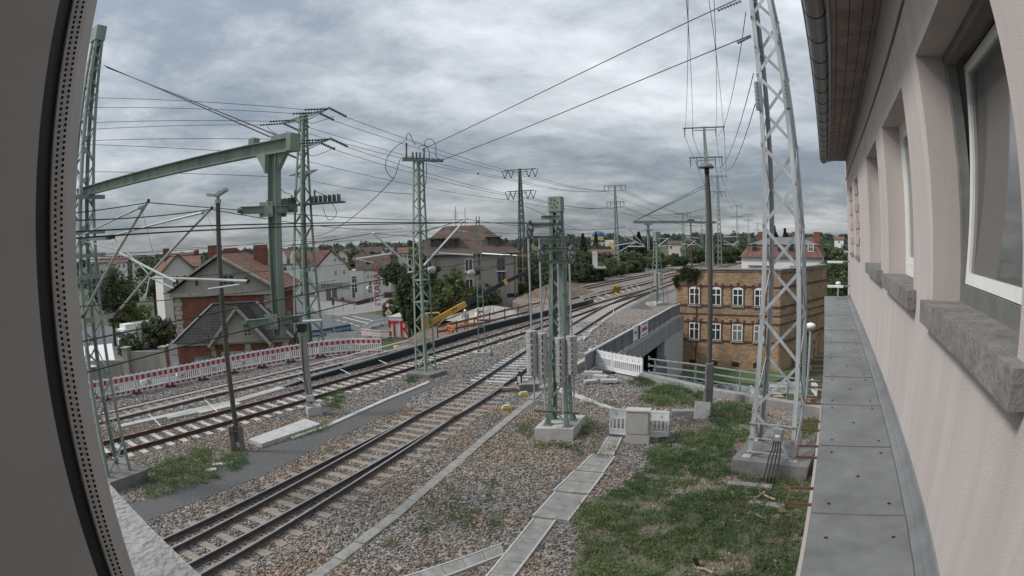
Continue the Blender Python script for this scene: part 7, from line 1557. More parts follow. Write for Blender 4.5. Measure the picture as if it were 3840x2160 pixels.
# ---- street: roads, markings, signs, lights
def lowpoly(name, px, m, z): b = MB(); b.prism([(G(*p, LOW).x, G(*p, LOW).y) for p in px], LOW - .3, LOW + z); o = b.build(name, m); tag(o, kind='structure'); return o
lowpoly('street', [R3(380, 900), R3(420, 1000), R3(380, 1150), R3(700, 1300), R3(1220, 1260), R3(1520, 1230), R3(1560, 1060), R3(1330, 1010), R3(1000, 1000), R3(780, 1020), R3(760, 900), R3(600, 850), R3(420, 820)], M_asph, .008)
b = MB(); b.prism([(-80, 52), (-36.5, 46), (-34.5, 62), (-44, 74), (-58, 96), (-92, 90)], LOW - .3, LOW + .01); o = b.build('yard', M_asph); tag(o, kind='structure')
lowpoly('forecourt', [R3(640, 850), R3(780, 1010), R3(1000, 1035), R3(1280, 1000), R3(1540, 960), R3(1540, 850), R3(1100, 845), R3(760, 845)], M_pave, .05)
lowpoly('side_street', [R3(400, 810), R3(640, 850), R3(560, 780), R3(430, 770)], M_asph, .012)
M_line = mat('road_paint', (0.6, 0.6, 0.58), 0.8, 0, 0.15, 3)
for k, (x0, y0, x1, y1, w_) in enumerate(((1030, 1045, 1285, 1108, .25), (1130, 1035, 1335, 1082, .25), (968, 1073, 1008, 1080, .2), (1030, 1088, 1066, 1096, .2), (1092, 1105, 1130, 1114, .2), (1152, 1126, 1195, 1136, .2), (390, 955, 440, 975, .2), (450, 980, 500, 1000, .2), (460, 930, 560, 965, .2), (470, 895, 520, 910, .2))):
    b = MB(); a, c = G(*R3(x0, y0), LOW + .012), G(*R3(x1, y1), LOW + .012); d = (c - a).normalized(); nn = Vector((-d.y, d.x, 0)) * w_; b.prism([a, c, c + nn, a + nn], LOW + .004, LOW + .016); o = b.build('road_marking', M_line); tag(o, kind='structure')
b = MB(); wq = [G(*R3(x, y), LOW) for x, y in ((860, 868), (1180, 925), (1380, 880))]
for a, c in zip(wq[:-1], wq[1:]): d = (c - a).normalized(); nn = Vector((-d.y, d.x, 0)) * .4; b.prism([a, c, c + nn, a + nn], LOW, LOW + .75)
centred(b, 'low_wall', M_dbrick, 'low red-brown wall round the dealer forecourt', 'wall')
def sign_post(px, py0, py1, dist, lb, kind):
    p = T(px, 1000, dist); p.z = LOW; zt = HZ(px, py0, p); e = empty('traffic_light' if kind == 'light' else 'road_sign', p, lb, 'traffic light' if kind == 'light' else 'sign')
    part('post', M_galv, e, lambda b: b.tube([p, Vector((p.x, p.y, zt))], .08, 6)); c = Vector((p.x, p.y - .1, zt))
    if kind == 'light':
        part('head', M_black, e, lambda b: b.box(c - Vector((0, 0, .55)), (.42, .3, 1.2)))
        for k, col in enumerate((M_tlamp, M_black, M_black)): part('lens', M_tlamp if k == 0 else M_greend, e, lambda b: b.lathe(c + Vector((0, -.16, -.2 - .36 * k)), [(.13, 0), (.13, .03)], 10, (0, -1, 0)))
    elif kind == 'round': part('disc', M_bblue, e, lambda b: b.lathe(c + Vector((0, -.05, -.3)), [(.42, 0), (.42, .04)], 16, (0, -1, 0)))
    elif kind == 'ring': part('disc', M_bred, e, lambda b: b.lathe(c + Vector((0, -.05, -.3)), [(.42, 0), (.42, .04)], 16, (0, -1, 0))); part('face', M_white, e, lambda b: b.lathe(c + Vector((0, -.1, -.3)), [(.3, 0), (.3, .02)], 16, (0, -1, 0)))
    else: part('disc', M_white, e, lambda b: b.lathe(c + Vector((0, -.05, -.4)), [(.55, 0), (.55, .04)], 4, (0, -1, 0))); part('face', M_ymag, e, lambda b: b.lathe(c + Vector((0, -.1, -.4)), [(.38, 0), (.38, .02)], 4, (0, -1, 0)))
for a in ((R3(1430, 0)[0], R3(0, 960)[1], 0, 92, 'traffic light at the corner beside the container', 'light'), (R3(1132, 0)[0], R3(0, 790)[1], 0, 118, 'traffic light in front of the dealer forecourt', 'light'), (R3(920, 0)[0], R3(0, 862)[1], 0, 118, 'traffic light left of the dealer forecourt', 'light'), (R3(1305, 0)[0], R3(0, 690)[1], 0, 128, 'tall traffic light against the dealer wall', 'light'),
          (R3(1020, 0)[0], R3(0, 850)[1], 0, 116, 'round blue sign in front of the dealer forecourt', 'round'), (R3(1470, 0)[0], R3(0, 905)[1], 0, 95, 'round red and white sign by the ivy', 'ring'), (R3(1475, 0)[0], R3(0, 975)[1], 0, 90, 'yellow diamond priority sign by the container', 'diamond')): sign_post(*a)
for p0 in (R3(940, 1040),):
    q = T(*p0, 84); q.z = LOW; zt = HZ(*p0, q); e = empty('road_sign', q, 'grey round sign back above the blue barriers', 'sign'); part('post', M_galv, e, lambda b: b.tube([q, Vector((q.x, q.y, zt))], .06, 6)); part('disc', M_bgrey, e, lambda b: b.lathe(Vector((q.x, q.y, zt)), [(.35, 0), (.35, .04)], 14, (0, -1, 0)))
# banner
ba = T(*R3(1370, 865), 124); bc = T(*R3(1424, 865), 124); L, rz = frame_from(ba, bc); zb0, zb1 = HZ(*R3(1397, 866), ba), HZ(*R3(1397, 602), ba)
bn = empty('banner', (ba.x, ba.y, LOW), 'tall white vertical banner with red lettering in front of the dealer', 'banner', rz=rz)
b = MB(); b.tube([(-.1, .1, 0), (-.1, .1, zb1 - LOW + .3)], .09, 6); b.build('pole', M_galv, bn); lbox(bn, 'cloth', M_bwhite, 0, L, 0, .04, zb0 - LOW, zb1 - LOW)
text_mesh('STRABAG', 2.0, M_red, bn, (L * .86, -.03, (zb0 + zb1) / 2 - LOW), roll=R(90), sx=1.0)
# truck, car, garden wall
tk = T(456, 1300, 84); te = empty('truck', (tk.x, tk.y, LOW), 'white truck parked behind the red brick house garden', 'truck', rz=R(-28))
lbox(te, 'cab', M_bwhite, -1.25, 1.25, 0, 2.2, 1.0, 3.3); lbox(te, 'windscreen', M_glass, -1.1, 1.1, -.03, .02, 2.1, 3.0); lbox(te, 'grille', M_black, -.8, .8, -.04, .02, 1.15, 1.75); lbox(te, 'bumper', M_bgrey, -1.25, 1.25, -.15, .3, .45, 1.0); lbox(te, 'box_body', M_bgrey, -1.3, 1.3, 2.5, 9, 1.0, 3.9); lbox(te, 'wind_deflector', M_bwhite, -1.1, 1.1, .5, 2.2, 3.3, 3.9)
for x in (-1.05, 1.05):
    for y in (1.2, 5.6, 7.4): b = MB(); b.lathe((x - .14, y, .5), [(.5, 0), (.5, .28)], 14, (1, 0, 0)); b.build('wheel', M_black, te)
    lbox(te, 'headlight', M_white, x - .18, x + .18, -.17, -.12, .65, .9); lbox(te, 'mirror', M_black, x * 1.35 - .1, x * 1.35 + .1, -.1, .1, 2.2, 2.8)
def car(px, py, dist, rz, label, m):
    p = T(px, py, dist); e = empty('car', (p.x, p.y, LOW), label, 'car', rz=rz)
    def hull(b, rows):
        V = []; n = 0
        for (x, z0, z1, hw) in rows: V += [(x, -hw, z0), (x, hw, z0), (x, hw * .96, z1), (x, -hw * .96, z1)]
        F = [(3, 2, 1, 0)]
        for i in range(len(rows) - 1): a = 4 * i; F += [(a, a + 1, a + 5, a + 4), (a + 1, a + 2, a + 6, a + 5), (a + 2, a + 3, a + 7, a + 6), (a + 3, a, a + 4, a + 7)]
        k = 4 * (len(rows) - 1); F.append((k, k + 1, k + 2, k + 3)); b.add(V, F)
    b = MB(); hull(b, [(-2.1, .35, .65, .75), (-1.9, .3, .85, .84), (-.8, .25, .95, .87), (1.6, .25, 1.0, .87), (2.05, .35, .95, .8)]); b.build('body', m, e)
    b = MB(); hull(b, [(-.9, .94, .97, .8), (-.2, .94, 1.4, .7), (1.1, .94, 1.42, .7), (1.8, .94, 1.0, .78)]); b.build('cabin', M_glass, e)
    b = MB(); b.box((.45, 0, 1.43), (1.5, 1.3, .05)); b.build('roof', m, e)
    for x in (-1.3, 1.3):
        for y in (-.85, .65): b = MB(); b.lathe((x, y, .32), [(.32, 0), (.32, .2)], 14, (0, 1, 0)); b.build('wheel', M_black, e)
car(*Zd(1180, 640), 60, .6, 'white car parked right behind the striped barriers', M_bwhite)
car(*R5(1930, 520), 190, 1.2, 'white car far down the street on the right', M_bwhite)
ga_, gb_ = T(*R6(480, 400), 64), T(*R6(860, 400), 62); ga_.z = gb_.z = 0; zt = HZ(*R6(650, 300), ga_)
b = MB(); d = (gb_ - ga_).normalized(); nn = Vector((-d.y, d.x, 0)) * .35; b.prism([ga_, gb_, gb_ + nn, ga_ + nn], LOW, zt); b.prism([ga_ - d * 6 - nn, ga_, ga_ + nn, ga_ - d * 6], LOW, zt - .9); centred(b, 'garden_wall', M_plasb, 'brown rendered garden wall left of the brick annex', 'wall')
for k, p in enumerate((ga_, gb_)): b = MB(); b.box(Vector((p.x, p.y - .1, LOW + (zt - LOW + .4) / 2)), (.8, .8, zt - LOW + .4)); b.box(Vector((p.x, p.y - .1, zt + .45)), (1, 1, .12)); centred(b, 'gate_pillar', M_plasb, 'rendered pillar of the garden wall, %s' % ('left', 'right')[k], 'pillar', 'garden wall pillars')
# ================================================================ vegetation and loose stones
def leafmat(name, c1, c2, isl=.35):
    m = mat(name, c1, 0.75, 0, 0, .5, 0, col2=c2, island=isl, spec=0.25); t = m.node_tree; b = t.nodes['Principled BSDF']
    if not b.inputs['Base Color'].links or any(n.type == 'BSDF_TRANSLUCENT' for n in t.nodes): return m
    tr = t.nodes.new('ShaderNodeBsdfTranslucent'); t.links.new(b.inputs['Base Color'].links[0].from_socket, tr.inputs[0]); mxs = t.nodes.new('ShaderNodeMixShader'); mxs.inputs[0].default_value = .46
    t.links.new(b.outputs[0], mxs.inputs[1]); t.links.new(tr.outputs[0], mxs.inputs[2]); t.links.new(mxs.outputs[0], t.nodes['Material Output'].inputs[0]); return m
M_lf = [leafmat('leaf_dark', (0.071, 0.095, 0.054), (0.107, 0.137, 0.073)), leafmat('leaf_mid', (0.098, 0.128, 0.066), (0.146, 0.177, 0.088)), leafmat('leaf_light', (0.122, 0.152, 0.063), (0.183, 0.207, 0.091)), leafmat('leaf_spruce', (0.041, 0.063, 0.044), (0.067, 0.091, 0.059))]
M_bark = mat('bark', (0.07, 0.055, 0.042), 0.95, 0, 0.3, 6, 0.5, 20)
def quads(C, S, rs, up=0.0, asp=1.5):
    """leaf quads: centres C (n,3), sizes S (n)"""
    n = len(C); a = rs.normal(size=(n, 3)); a[:, 2] *= (1 - up); a /= np.linalg.norm(a, axis=1)[:, None]; b = rs.normal(size=(n, 3)); b -= (a * b).sum(1)[:, None] * a; b /= np.linalg.norm(b, axis=1)[:, None]
    a = a * (S * .5)[:, None]; b = b * (S * .5 * asp)[:, None]; bend = np.cross(a, b); bend /= np.linalg.norm(bend, axis=1)[:, None]; bend *= (S * .12)[:, None]
    V = np.stack([C - b, C + a * .9 + bend, C + b, C - a * .9 + bend], 1).reshape(-1, 3); F = np.arange(n * 4).reshape(n, 4); return V, F
def crown_mesh(seed, kind='round', n=3000, ls=.42):
    rs = np.random.RandomState(seed); P = []
    if kind == 'spruce':
        k = n; h = rs.uniform(0, 1, k) ** 1.2; r = (1 - h) * rs.uniform(.55, 1, k) * .42 * (1 + .25 * np.sin(h * 40)); a = rs.uniform(0, 2 * np.pi, k); C = np.stack([r * np.cos(a), r * np.sin(a), h - .04 * r], 1)
    else:
        nc = 46; cs = rs.normal(size=(nc, 3)); cs /= np.linalg.norm(cs, axis=1)[:, None]; cs *= rs.uniform(.45, 1.0, nc)[:, None] ** .7; cs[:, 2] = cs[:, 2] * .9
        sh = dict(round=(.40, .40, .42), wide=(.48, .48, .36), column=(.24, .24, .47), bush=(.5, .5, .47))[kind]; sz = rs.uniform(.14, .27, nc)
        idx = rs.randint(0, nc, n); off = rs.normal(size=(n, 3)); off /= np.linalg.norm(off, axis=1)[:, None]; off *= (rs.uniform(.3, 1, n) ** .5)[:, None]
        C = (cs[idx] * .8 + off * sz[idx][:, None]); C *= np.array(sh) / .5 * .5; C[:, 2] += .5
        C = C[C[:, 2] > .02]
    return C
TREES = {}
def tree(px, ytop, dist, width, kind, mi, label, base=LOW, name='tree', ls=.4, n=3000, trunk=True, group='trees of the town', hgt=None, xy=None):
    p = T(px, 900, dist) if xy is None else Vector((xy[0], xy[1], 0)); H = (HZ(px, ytop, p) - base) if hgt is None else hgt
    e = empty(name, (p.x, p.y, base), label, 'tree' if name.endswith('tree') else 'bush', group); seed = len(TREES) + 1; TREES[label] = 1
    th = .22 * H if trunk else 0.0; C = crown_mesh(seed, kind, n); rs = np.random.RandomState(seed + 500); W_ = width / (.84 if kind != 'bush' else 1.0)
    C = C * np.array([W_, W_, H - th]); C[:, 2] += th; S = ls * rs.uniform(.6, 1.35, len(C)); V, F = quads(C, S, rs)
    o = rawmesh('crown', V, F, M_lf[mi]); o.parent = e
    if trunk:
        b = MB(); r0 = max(.12, H * .02); b.tube([(0, 0, -.2), (r0 * .3, 0, th), (0, r0 * .5, th + (H - th) * .5), (0, 0, th + (H - th) * .8)], [r0, r0 * .8, r0 * .5, r0 * .15], 7)
        for k in range(6):
            a = k * 1.05 + seed; z = th + (H - th) * (.05 + .1 * k); q = (W_ * .33 * math.cos(a), W_ * .33 * math.sin(a), z + (H - th) * .25); b.tube([(0, 0, z), (q[0] * .5, q[1] * .5, z + (H - th) * .1), q], [r0 * .5, r0 * .3, r0 * .1], 5)
        b.build('trunk', M_bark, e)
    return e
tl_ = [(568, 894, 95, 9, 'wide', 0, 'large dark tree behind the cantilever tubes'), (405, 955, 92, 9, 'round', 0, 'dark tree half hidden by the left lattice mast'), (449, 1003, 92, 6.5, 'round', 2, 'yellowish round tree left of the crossed tubes'),
       (452, 1100, 90, 7.5, 'bush', 2, 'broad bush on the garden wall at the left mast'), (572, 1150, 66, 4.4, 'wide', 1, 'leafy tree with forked stem in front of the garden wall'), (1045, 998, 118, 6, 'round', 1, 'tree by the side street behind the hanging post'),
       (1288, 926, 215, 11, 'round', 1, 'far tree left over the dealer roof'), (1326, 922, 205, 9, 'round', 0, 'far tree in the middle over the dealer roof'), (1396, 926, 220, 9, 'round', 0, 'far tree right over the dealer roof'), (1318, 958, 168, 6, 'round', 1, 'small tree between the dealer roofs'),
       (1478, 962, 122, 8, 'round', 0, 'tree between the dealer and the tenement'), (1518, 975, 67, 4.2, 'column', 0, 'dark ivy column at the left corner of the tenement'), (1545, 1040, 66, 4.5, 'column', 0, 'tall ivy growing up in front of the tenement'), (1585, 880, 66.5, 5.5, 'column', 2, 'pale tall tree behind the middle mast'),
       (1672, 962, 66, 7.0, 'round', 2, 'light green tree against the tenement wall'), (1630, 1030, 65.5, 5.0, 'bush', 1, 'green thicket under the tenement wall'),
       (1975, 905, 90, 8, 'round', 1, 'tree right of the tenement behind the scaffolded pylon'), (2025, 893, 97, 8.5, 'round', 1, 'tall tree behind the wheel mast'), (2070, 905, 93, 7, 'round', 0, 'dark tree just right of the wheel mast'), (2122, 882, 97, 8, 'round', 1, 'tall tree in the hedge right of the wheel mast'),
       (2170, 905, 104, 7, 'round', 0, 'tree above the low pale shed'), (2186, 878, 150, 5, 'spruce', 3, 'dark spruce left of the yellow block'), (2240, 918, 118, 7, 'round', 0, 'tree beside the red roofed house'), (2235, 870, 270, 6, 'spruce', 3, 'spruce top beside the blue roof drum'), (2396, 872, 140, 6.5, 'spruce', 3, 'dark spruce left of the far hanging post'),
       (2432, 870, 150, 6, 'spruce', 3, 'dark spruce right of the far hanging post'), (2280, 925, 125, 7, 'round', 0, 'dark tree in front of the yellow block'), (2350, 930, 120, 8, 'round', 0, 'tree left of the second pylon foot'),
       (2905, 850, 160, 6, 'spruce', 3, 'spruce behind the white house, left one'), (2944, 858, 165, 6, 'spruce', 3, 'spruce behind the white house, right one'), (3098, 885, 150, 9, 'round', 1, 'tree at the far end of the right street'), (3140, 905, 112, 8.5, 'round', 1, 'tree right of the street beside the facade end'),
       (3165, 925, 82, 7.5, 'round', 0, 'dark tree closest to the facade end'), (3120, 940, 96, 7, 'round', 1, 'leafy tree in the middle of the right street row'), (3150, 990, 68, 5, 'bush', 1, 'bush at the facade end below the street trees'), (2700, 905, 150, 9, 'round', 0, 'tree behind the second tall pylon'), (2745, 900, 165, 9, 'round', 1, 'tree left of the white house roof'), (2790, 888, 190, 10, 'round', 0, 'tree behind the white house chimney'), (2860, 885, 200, 10, 'round', 0, 'tree behind the white house ridge'), (2620, 910, 160, 9, 'round', 1, 'tree behind the far rusty lamp'), (3020, 900, 190, 9, 'round', 0, 'tree over the right end of the white house')]
for a in tl_: tree(*a, n=2600 if a[2] < 100 else 1500, ls=.34 if a[2] < 100 else .55, trunk=a[4] not in ('bush',), name='bush' if a[4] == 'bush' else 'tree')
# hedge bank along the far track: single bushes
k = 0
od = ['first', 'second', 'third', 'fourth', 'fifth', 'sixth', 'seventh', 'eighth', 'ninth', 'tenth', 'eleventh', 'twelfth', 'thirteenth', 'fourteenth', 'fifteenth', 'sixteenth', 'seventeenth', 'eighteenth', 'nineteenth', 'twentieth']
for i in range(0, len(c5) - 1, 5):
    if k >= 18: break
    d = (c5[i + 1] - c5[i]).normalized(); nn = Vector((-d.y, d.x, 0)); off = 5.2 + 2.2 * (k % 2) + rnd.uniform(-.6, .6); p = c5[i] + nn * off
    tree(0, 0, 0, rnd.uniform(5, 7.5), 'bush' if k % 3 else 'round', (1, 2, 0, 1)[k % 4], 'hedge bush on the bank along the far track, %s from the spoil heap' % od[k], base=-1.6, name='bush', n=2200, ls=.36, trunk=False, group='bushes of the hedge bank', hgt=rnd.uniform(4.4, 6.8), xy=(p.x, p.y)); k += 1
for k, (x, y, h_, w_) in enumerate(((-3.5, 70, 4.2, 5), (1.5, 73, 4, 5), (4.5, 79, 4.6, 5.5), (-30, 58, 3, 4), (-47, 60, 4, 5), (-60, 80, 6, 7), (-20, 100, 4, 5), (-62, 62, 5, 6), (44, 92, 5, 7), (50, 80, 4, 5), (41, 70, 3.4, 4.5))):
    tree(0, 0, 0, w_, 'bush', (1, 0, 2)[k % 3], 'low garden bush, ' + ('below the tenement corner', 'behind the spoil heap', 'between spoil heap and shed', 'beside the brick annex', 'left of the garden wall', 'far left behind the truck', 'at the street corner', 'left edge behind the mast', 'right of the white house', 'beside the right street', 'beside the brick building side')[k], base=LOW if k > 2 else -2, name='bush', n=1600, ls=.3, trunk=False, group='garden bushes', hgt=h_, xy=(x, y))
# far woods: one mass along the horizon
rs = np.random.RandomState(99); CC_ = []; SS_ = []
for ring, (d0, d1, cnt, hh) in enumerate(((240, 330, 70, 8), (340, 520, 120, 10), (560, 900, 190, 12), (1000, 1500, 190, 16))):
    cnt = int(cnt * 1.55); az = rs.uniform(R(-80), R(80), cnt); dd = rs.uniform(d0, d1, cnt); hg = hh * rs.uniform(.7, 1.25, cnt); wd_ = hg * rs.uniform(.7, 1.2, cnt)
    for a, d, h_, w_ in zip(az, dd, hg, wd_):
        if ring == 0 and -.35 < a < .1 and rs.rand() < .6: continue
        n = 130; C = rs.normal(size=(n, 3)); C /= np.linalg.norm(C, axis=1)[:, None]; C *= (rs.uniform(.2, 1, n) ** .4)[:, None]; C = C * np.array([w_ * .5, w_ * .5, h_ * .42]) * (1 + .2 * rs.normal(size=(n, 1))); C += np.array([d * math.sin(a), d * math.cos(a), LOW + h_ * .55]); CC_.append(C); SS_.append(rs.uniform(.7, 1.4, n) * (1 + d / 500))
V, F = quads(np.concatenate(CC_), np.concatenate(SS_), rs); o = rawmesh('far_wood', V, F, leafmat('hazed_far_leaf', (0.085, 0.105, 0.085), (0.115, 0.135, 0.105), .25)); tag(o, 'belt of distant woods and trees along the horizon', 'wood', kind='stuff')  # leaf colour itself is paled to stand in for distance haze
# ivy on the brick building corner
rs = np.random.RandomState(5); pts = []
for (x0, y0, x1, y1, n, w_) in ((430, 560, 590, 600, 260, 26), (420, 590, 560, 640, 260, 26), (360, 640, 440, 650, 140, 18), (340, 660, 370, 730, 160, 14), (480, 600, 490, 690, 110, 9), (530, 600, 540, 670, 90, 9)):
    for k in range(n):
        t = rs.rand(); px, py = x0 + (x1 - x0) * t + rs.normal() * w_ * .5, y0 + (y1 - y0) * t + rs.normal() * w_ * .6; d = DIR(*R5(px, py)); nrm = Vector((-fx.y, fx.x, 0)); tt = (nrm.dot(FL) - .12 - .1 * rs.rand()) / nrm.dot(d); q = d * tt; pts.append((q.x, q.y, CAMZ + q.z))
V, F = quads(np.array(pts), rs.uniform(.14, .3, len(pts)), rs); V0 = V.mean(0); o = rawmesh('ivy', V - V0, F, M_lf[0]); o.location = V0; tag(o, 'dark ivy hanging over the left corner of the yellow brick building', 'ivy')

# ---- weeds and grass in the foreground
def scatter(poly, dens, rs):
    P = np.array([(p[0], p[1]) for p in poly]); lo, hi = P.min(0), P.max(0); n = int((hi - lo).prod() * dens); X = rs.uniform(lo, hi, (n, 2)); return X[inpoly(X[:, 0], X[:, 1], [tuple(p) for p in P])]
def vnoise(X, sc, seed):
    r_ = np.random.RandomState(seed); g = r_.rand(64, 64); u = X * sc; i = np.floor(u).astype(int); f = u - i; f = f * f * (3 - 2 * f)
    def at(a, b): return g[a % 64, b % 64]
    return (at(i[:, 0], i[:, 1]) * (1 - f[:, 0]) + at(i[:, 0] + 1, i[:, 1]) * f[:, 0]) * (1 - f[:, 1]) + (at(i[:, 0], i[:, 1] + 1) * (1 - f[:, 0]) + at(i[:, 0] + 1, i[:, 1] + 1) * f[:, 0]) * f[:, 1]
GP = lambda Z, *pts: [G(*Z(x, y)) for x, y in pts]
R7b = R7
WEEDS = {
 'main': (GP(ZW, (1010, 230), (1260, 60), (1560, 20), (1760, 120), (1745, 330), (1800, 440), (2380, 490), (2470, 330), (2500, 480), (2440, 900), (2330, 1400), (280, 1400), (360, 1180), (430, 960), (350, 840), (430, 700), (560, 650), (760, 560), (880, 450), (1000, 380)), 52, .0, 1),
 'bush_left': (GP(R7, (1640, 720), (1900, 650), (2250, 690), (2240, 870), (1700, 880), (1620, 800)), 40, .05, 1),
 'bush_mid': (GP(R8, (720, 580), (1120, 600), (1090, 990), (800, 880), (700, 760)), 34, .03, 1),
 'tower_right': (GP(R8, (1590, 740), (1850, 730), (1840, 1030), (1600, 1010)), 34, .0, 1),
 'mast_left': (GP(R7, (420, 1040), (570, 1010), (570, 1190), (340, 1180)), 26, .1, 1), 'mast_right': (GP(R7, (1000, 1000), (1230, 1000), (1180, 1130), (950, 1190)), 34, .05, 2),
 'band': (GP(R7, (330, 1290), (560, 1250), (1060, 1270), (1090, 1410), (700, 1370)), 26, .22, 1), 'track_grass': (GP(C5, (1010, 720), (1250, 620), (1400, 550), (1720, 540), (1770, 640), (1640, 730), (1300, 850), (1060, 900)), 34, .02, 1),
 'post_weeds': (GP(R6, (2370, 800), (2650, 720), (2650, 900), (2420, 930)), 30, .12, 0), 'mastC_weeds': (GP(Z1, (460, 780), (640, 620), (740, 700), (620, 820)), 40, .0, 0), 'path_edge': (GP(Z3, (-60, 560), (240, 480), (540, 350), (600, 420), (240, 540), (-40, 620)), 26, .1, 2),
 'gravel_sprouts': (GP(S6, (560, 1300), (1300, 600), (1700, 300), (2300, 430), (2000, 760), (1500, 1150), (1000, 1280)), 9, .30, 2), 'gravel_tufts': (GP(R7, (950, 640), (1600, 700), (1450, 900), (1050, 850)), 8, .3, 2),
 'slab_weeds': (GP(R7, (1060, 1300), (1460, 1180), (1500, 1300), (1300, 1460)), 6, .3, 1), 'wall_weeds': (GP(R7, (1480, 620), (1700, 560), (1760, 660), (1560, 690)), 36, .0, 0), 'slope_weeds': (GP(R8, (0, 330), (120, 330), (150, 420), (0, 430)), 30, .0, 0)}
AV = []; AS = []; BV = []; BS = []; GV = []; GF = []; g0_ = 0
rs = np.random.RandomState(21)
lists = {0: ([], []), 1: ([], []), 2: ([], [])}; blades = []
for nm, (poly, dens, thr, mi) in WEEDS.items():
    X = scatter(poly, dens, rs); v = vnoise(X, .9, 3) * .6 + vnoise(X + 7, 2.7, 8) * .4; keep = v > (.27 + thr if nm != 'main' else .25)
    X = X[keep]; v = v[keep]
    for (x, y), q in zip(X, v):
        tall = (.05 + .34 * max(0, q - .38)) * rs.choice((.6, .9, 1.0, 1.9), p=(.3, .35, .25, .1)) * (1.5 if 'bush' in nm else 1.0); m = int(7 + 16 * q); a = rs.uniform(0, 2 * np.pi, m); rr = rs.uniform(.02, .16, m) * (.7 + q); h_ = tall * rs.uniform(.25, 1.15, m)
        c3n = .5 + 1.6 * (vnoise(np.array([[x, y]]) + 31, .7, 17)[0] - .5) + rs.uniform(-.22, .22); mm = mi if .32 < c3n < .62 else (2 if c3n >= .62 else 0)
        lists[mm][0].append(np.stack([x + rr * np.cos(a), y + rr * np.sin(a), h_ + .02], 1)); lists[mm][1].append(rs.uniform(.022, .062, m) * (1.15 if 'bush' in nm else 1))
        if rs.rand() < .75:
            nb_ = 8; a = rs.uniform(0, 2 * np.pi, nb_); L_ = rs.uniform(.08, .24, nb_); bx_ = x + rs.normal(size=nb_) * .07; by_ = y + rs.normal(size=nb_) * .07
            blades.append(np.stack([bx_, by_, a, L_], 1))
for mi, (C, S) in lists.items():
    C = np.concatenate(C); S = np.concatenate(S); V, F = quads(C, S, rs, up=.45, asp=1.25); o = rawmesh('weeds', V, F, leafmat(('weed_dark', 'weed_mid', 'weed_light')[mi], ((0.086, 0.138, 0.061), (0.114, 0.178, 0.074), (0.155, 0.209, 0.087))[mi], ((0.101, 0.163, 0.073), (0.137, 0.204, 0.090), (0.190, 0.240, 0.099))[mi], .4)); tag(o, ('dark green', 'mid green', 'yellowish green')[mi] + ' weeds growing over the gravel', 'weeds', kind='stuff')
Bq = np.concatenate(blades); n = len(Bq); x, y, a, L_ = Bq.T; wv = .007; dx, dy = np.cos(a), np.sin(a)
p0 = np.stack([x - dy * wv, y + dx * wv, np.zeros(n)], 1); p1 = np.stack([x + dy * wv, y - dx * wv, np.zeros(n)], 1); p2_ = np.stack([x + dx * L_ * .55 + dy * wv * .6, y + dy * L_ * .55 - dx * wv * .6, L_ * .75], 1); p3 = np.stack([x + dx * L_ * .55 - dy * wv * .6, y + dy * L_ * .55 + dx * wv * .6, L_ * .75], 1)
V = np.stack([p0, p1, p2_, p3], 1).reshape(-1, 3); F = np.arange(n * 4).reshape(n, 4); o = rawmesh('grass', V, F, leafmat('grass_blade', (0.090, 0.139, 0.056), (0.162, 0.193, 0.090), .35)); tag(o, 'thin grass blades among the weeds', 'grass', kind='stuff')
# dry stems near the ledge
X = scatter(GP(ZW, (1600, 560), (2350, 520), (2420, 900), (2300, 1400), (1350, 1400), (1500, 900)), 26, rs); X = X[vnoise(X, .8, 31) > .5]; n = len(X); a = rs.uniform(0, 2 * np.pi, n); L_ = rs.uniform(.12, .34, n); dx, dy = np.cos(a), np.sin(a); wv = .0035; z = rs.uniform(.03, .14, n)
p0 = np.stack([X[:, 0] - dy * wv, X[:, 1] + dx * wv, z], 1); p1 = np.stack([X[:, 0] + dy * wv, X[:, 1] - dx * wv, z], 1); p2_ = p1 + np.stack([dx * L_, dy * L_, rs.uniform(-.05, .14, n)], 1); p3 = p0 + np.stack([dx * L_, dy * L_, rs.uniform(-.05, .14, n)], 1)
o = rawmesh('dry_stems', np.stack([p0, p1, p2_, p3], 1).reshape(-1, 3), np.arange(n * 4).reshape(n, 4), leafmat('dry_stem', (0.22, 0.17, 0.12), (0.32, 0.26, 0.19), .3)); tag(o, 'pale dry stems lying over the weeds', 'stems', kind='stuff')
# soil under the weeds
for i, nm in enumerate(('main', 'bush_left', 'bush_mid', 'tower_right', 'track_grass')):
    b = MB(); b.prism(WEEDS[nm][0], -.05, .006 + .001 * i); o = b.build('weed_soil', mat('weed_soil', (0.10, 0.105, 0.065), 0.95, 0, 0, 1.6, 0.6, 30, col2=(0.175, 0.155, 0.115), detail=10)); tag(o, kind='structure')

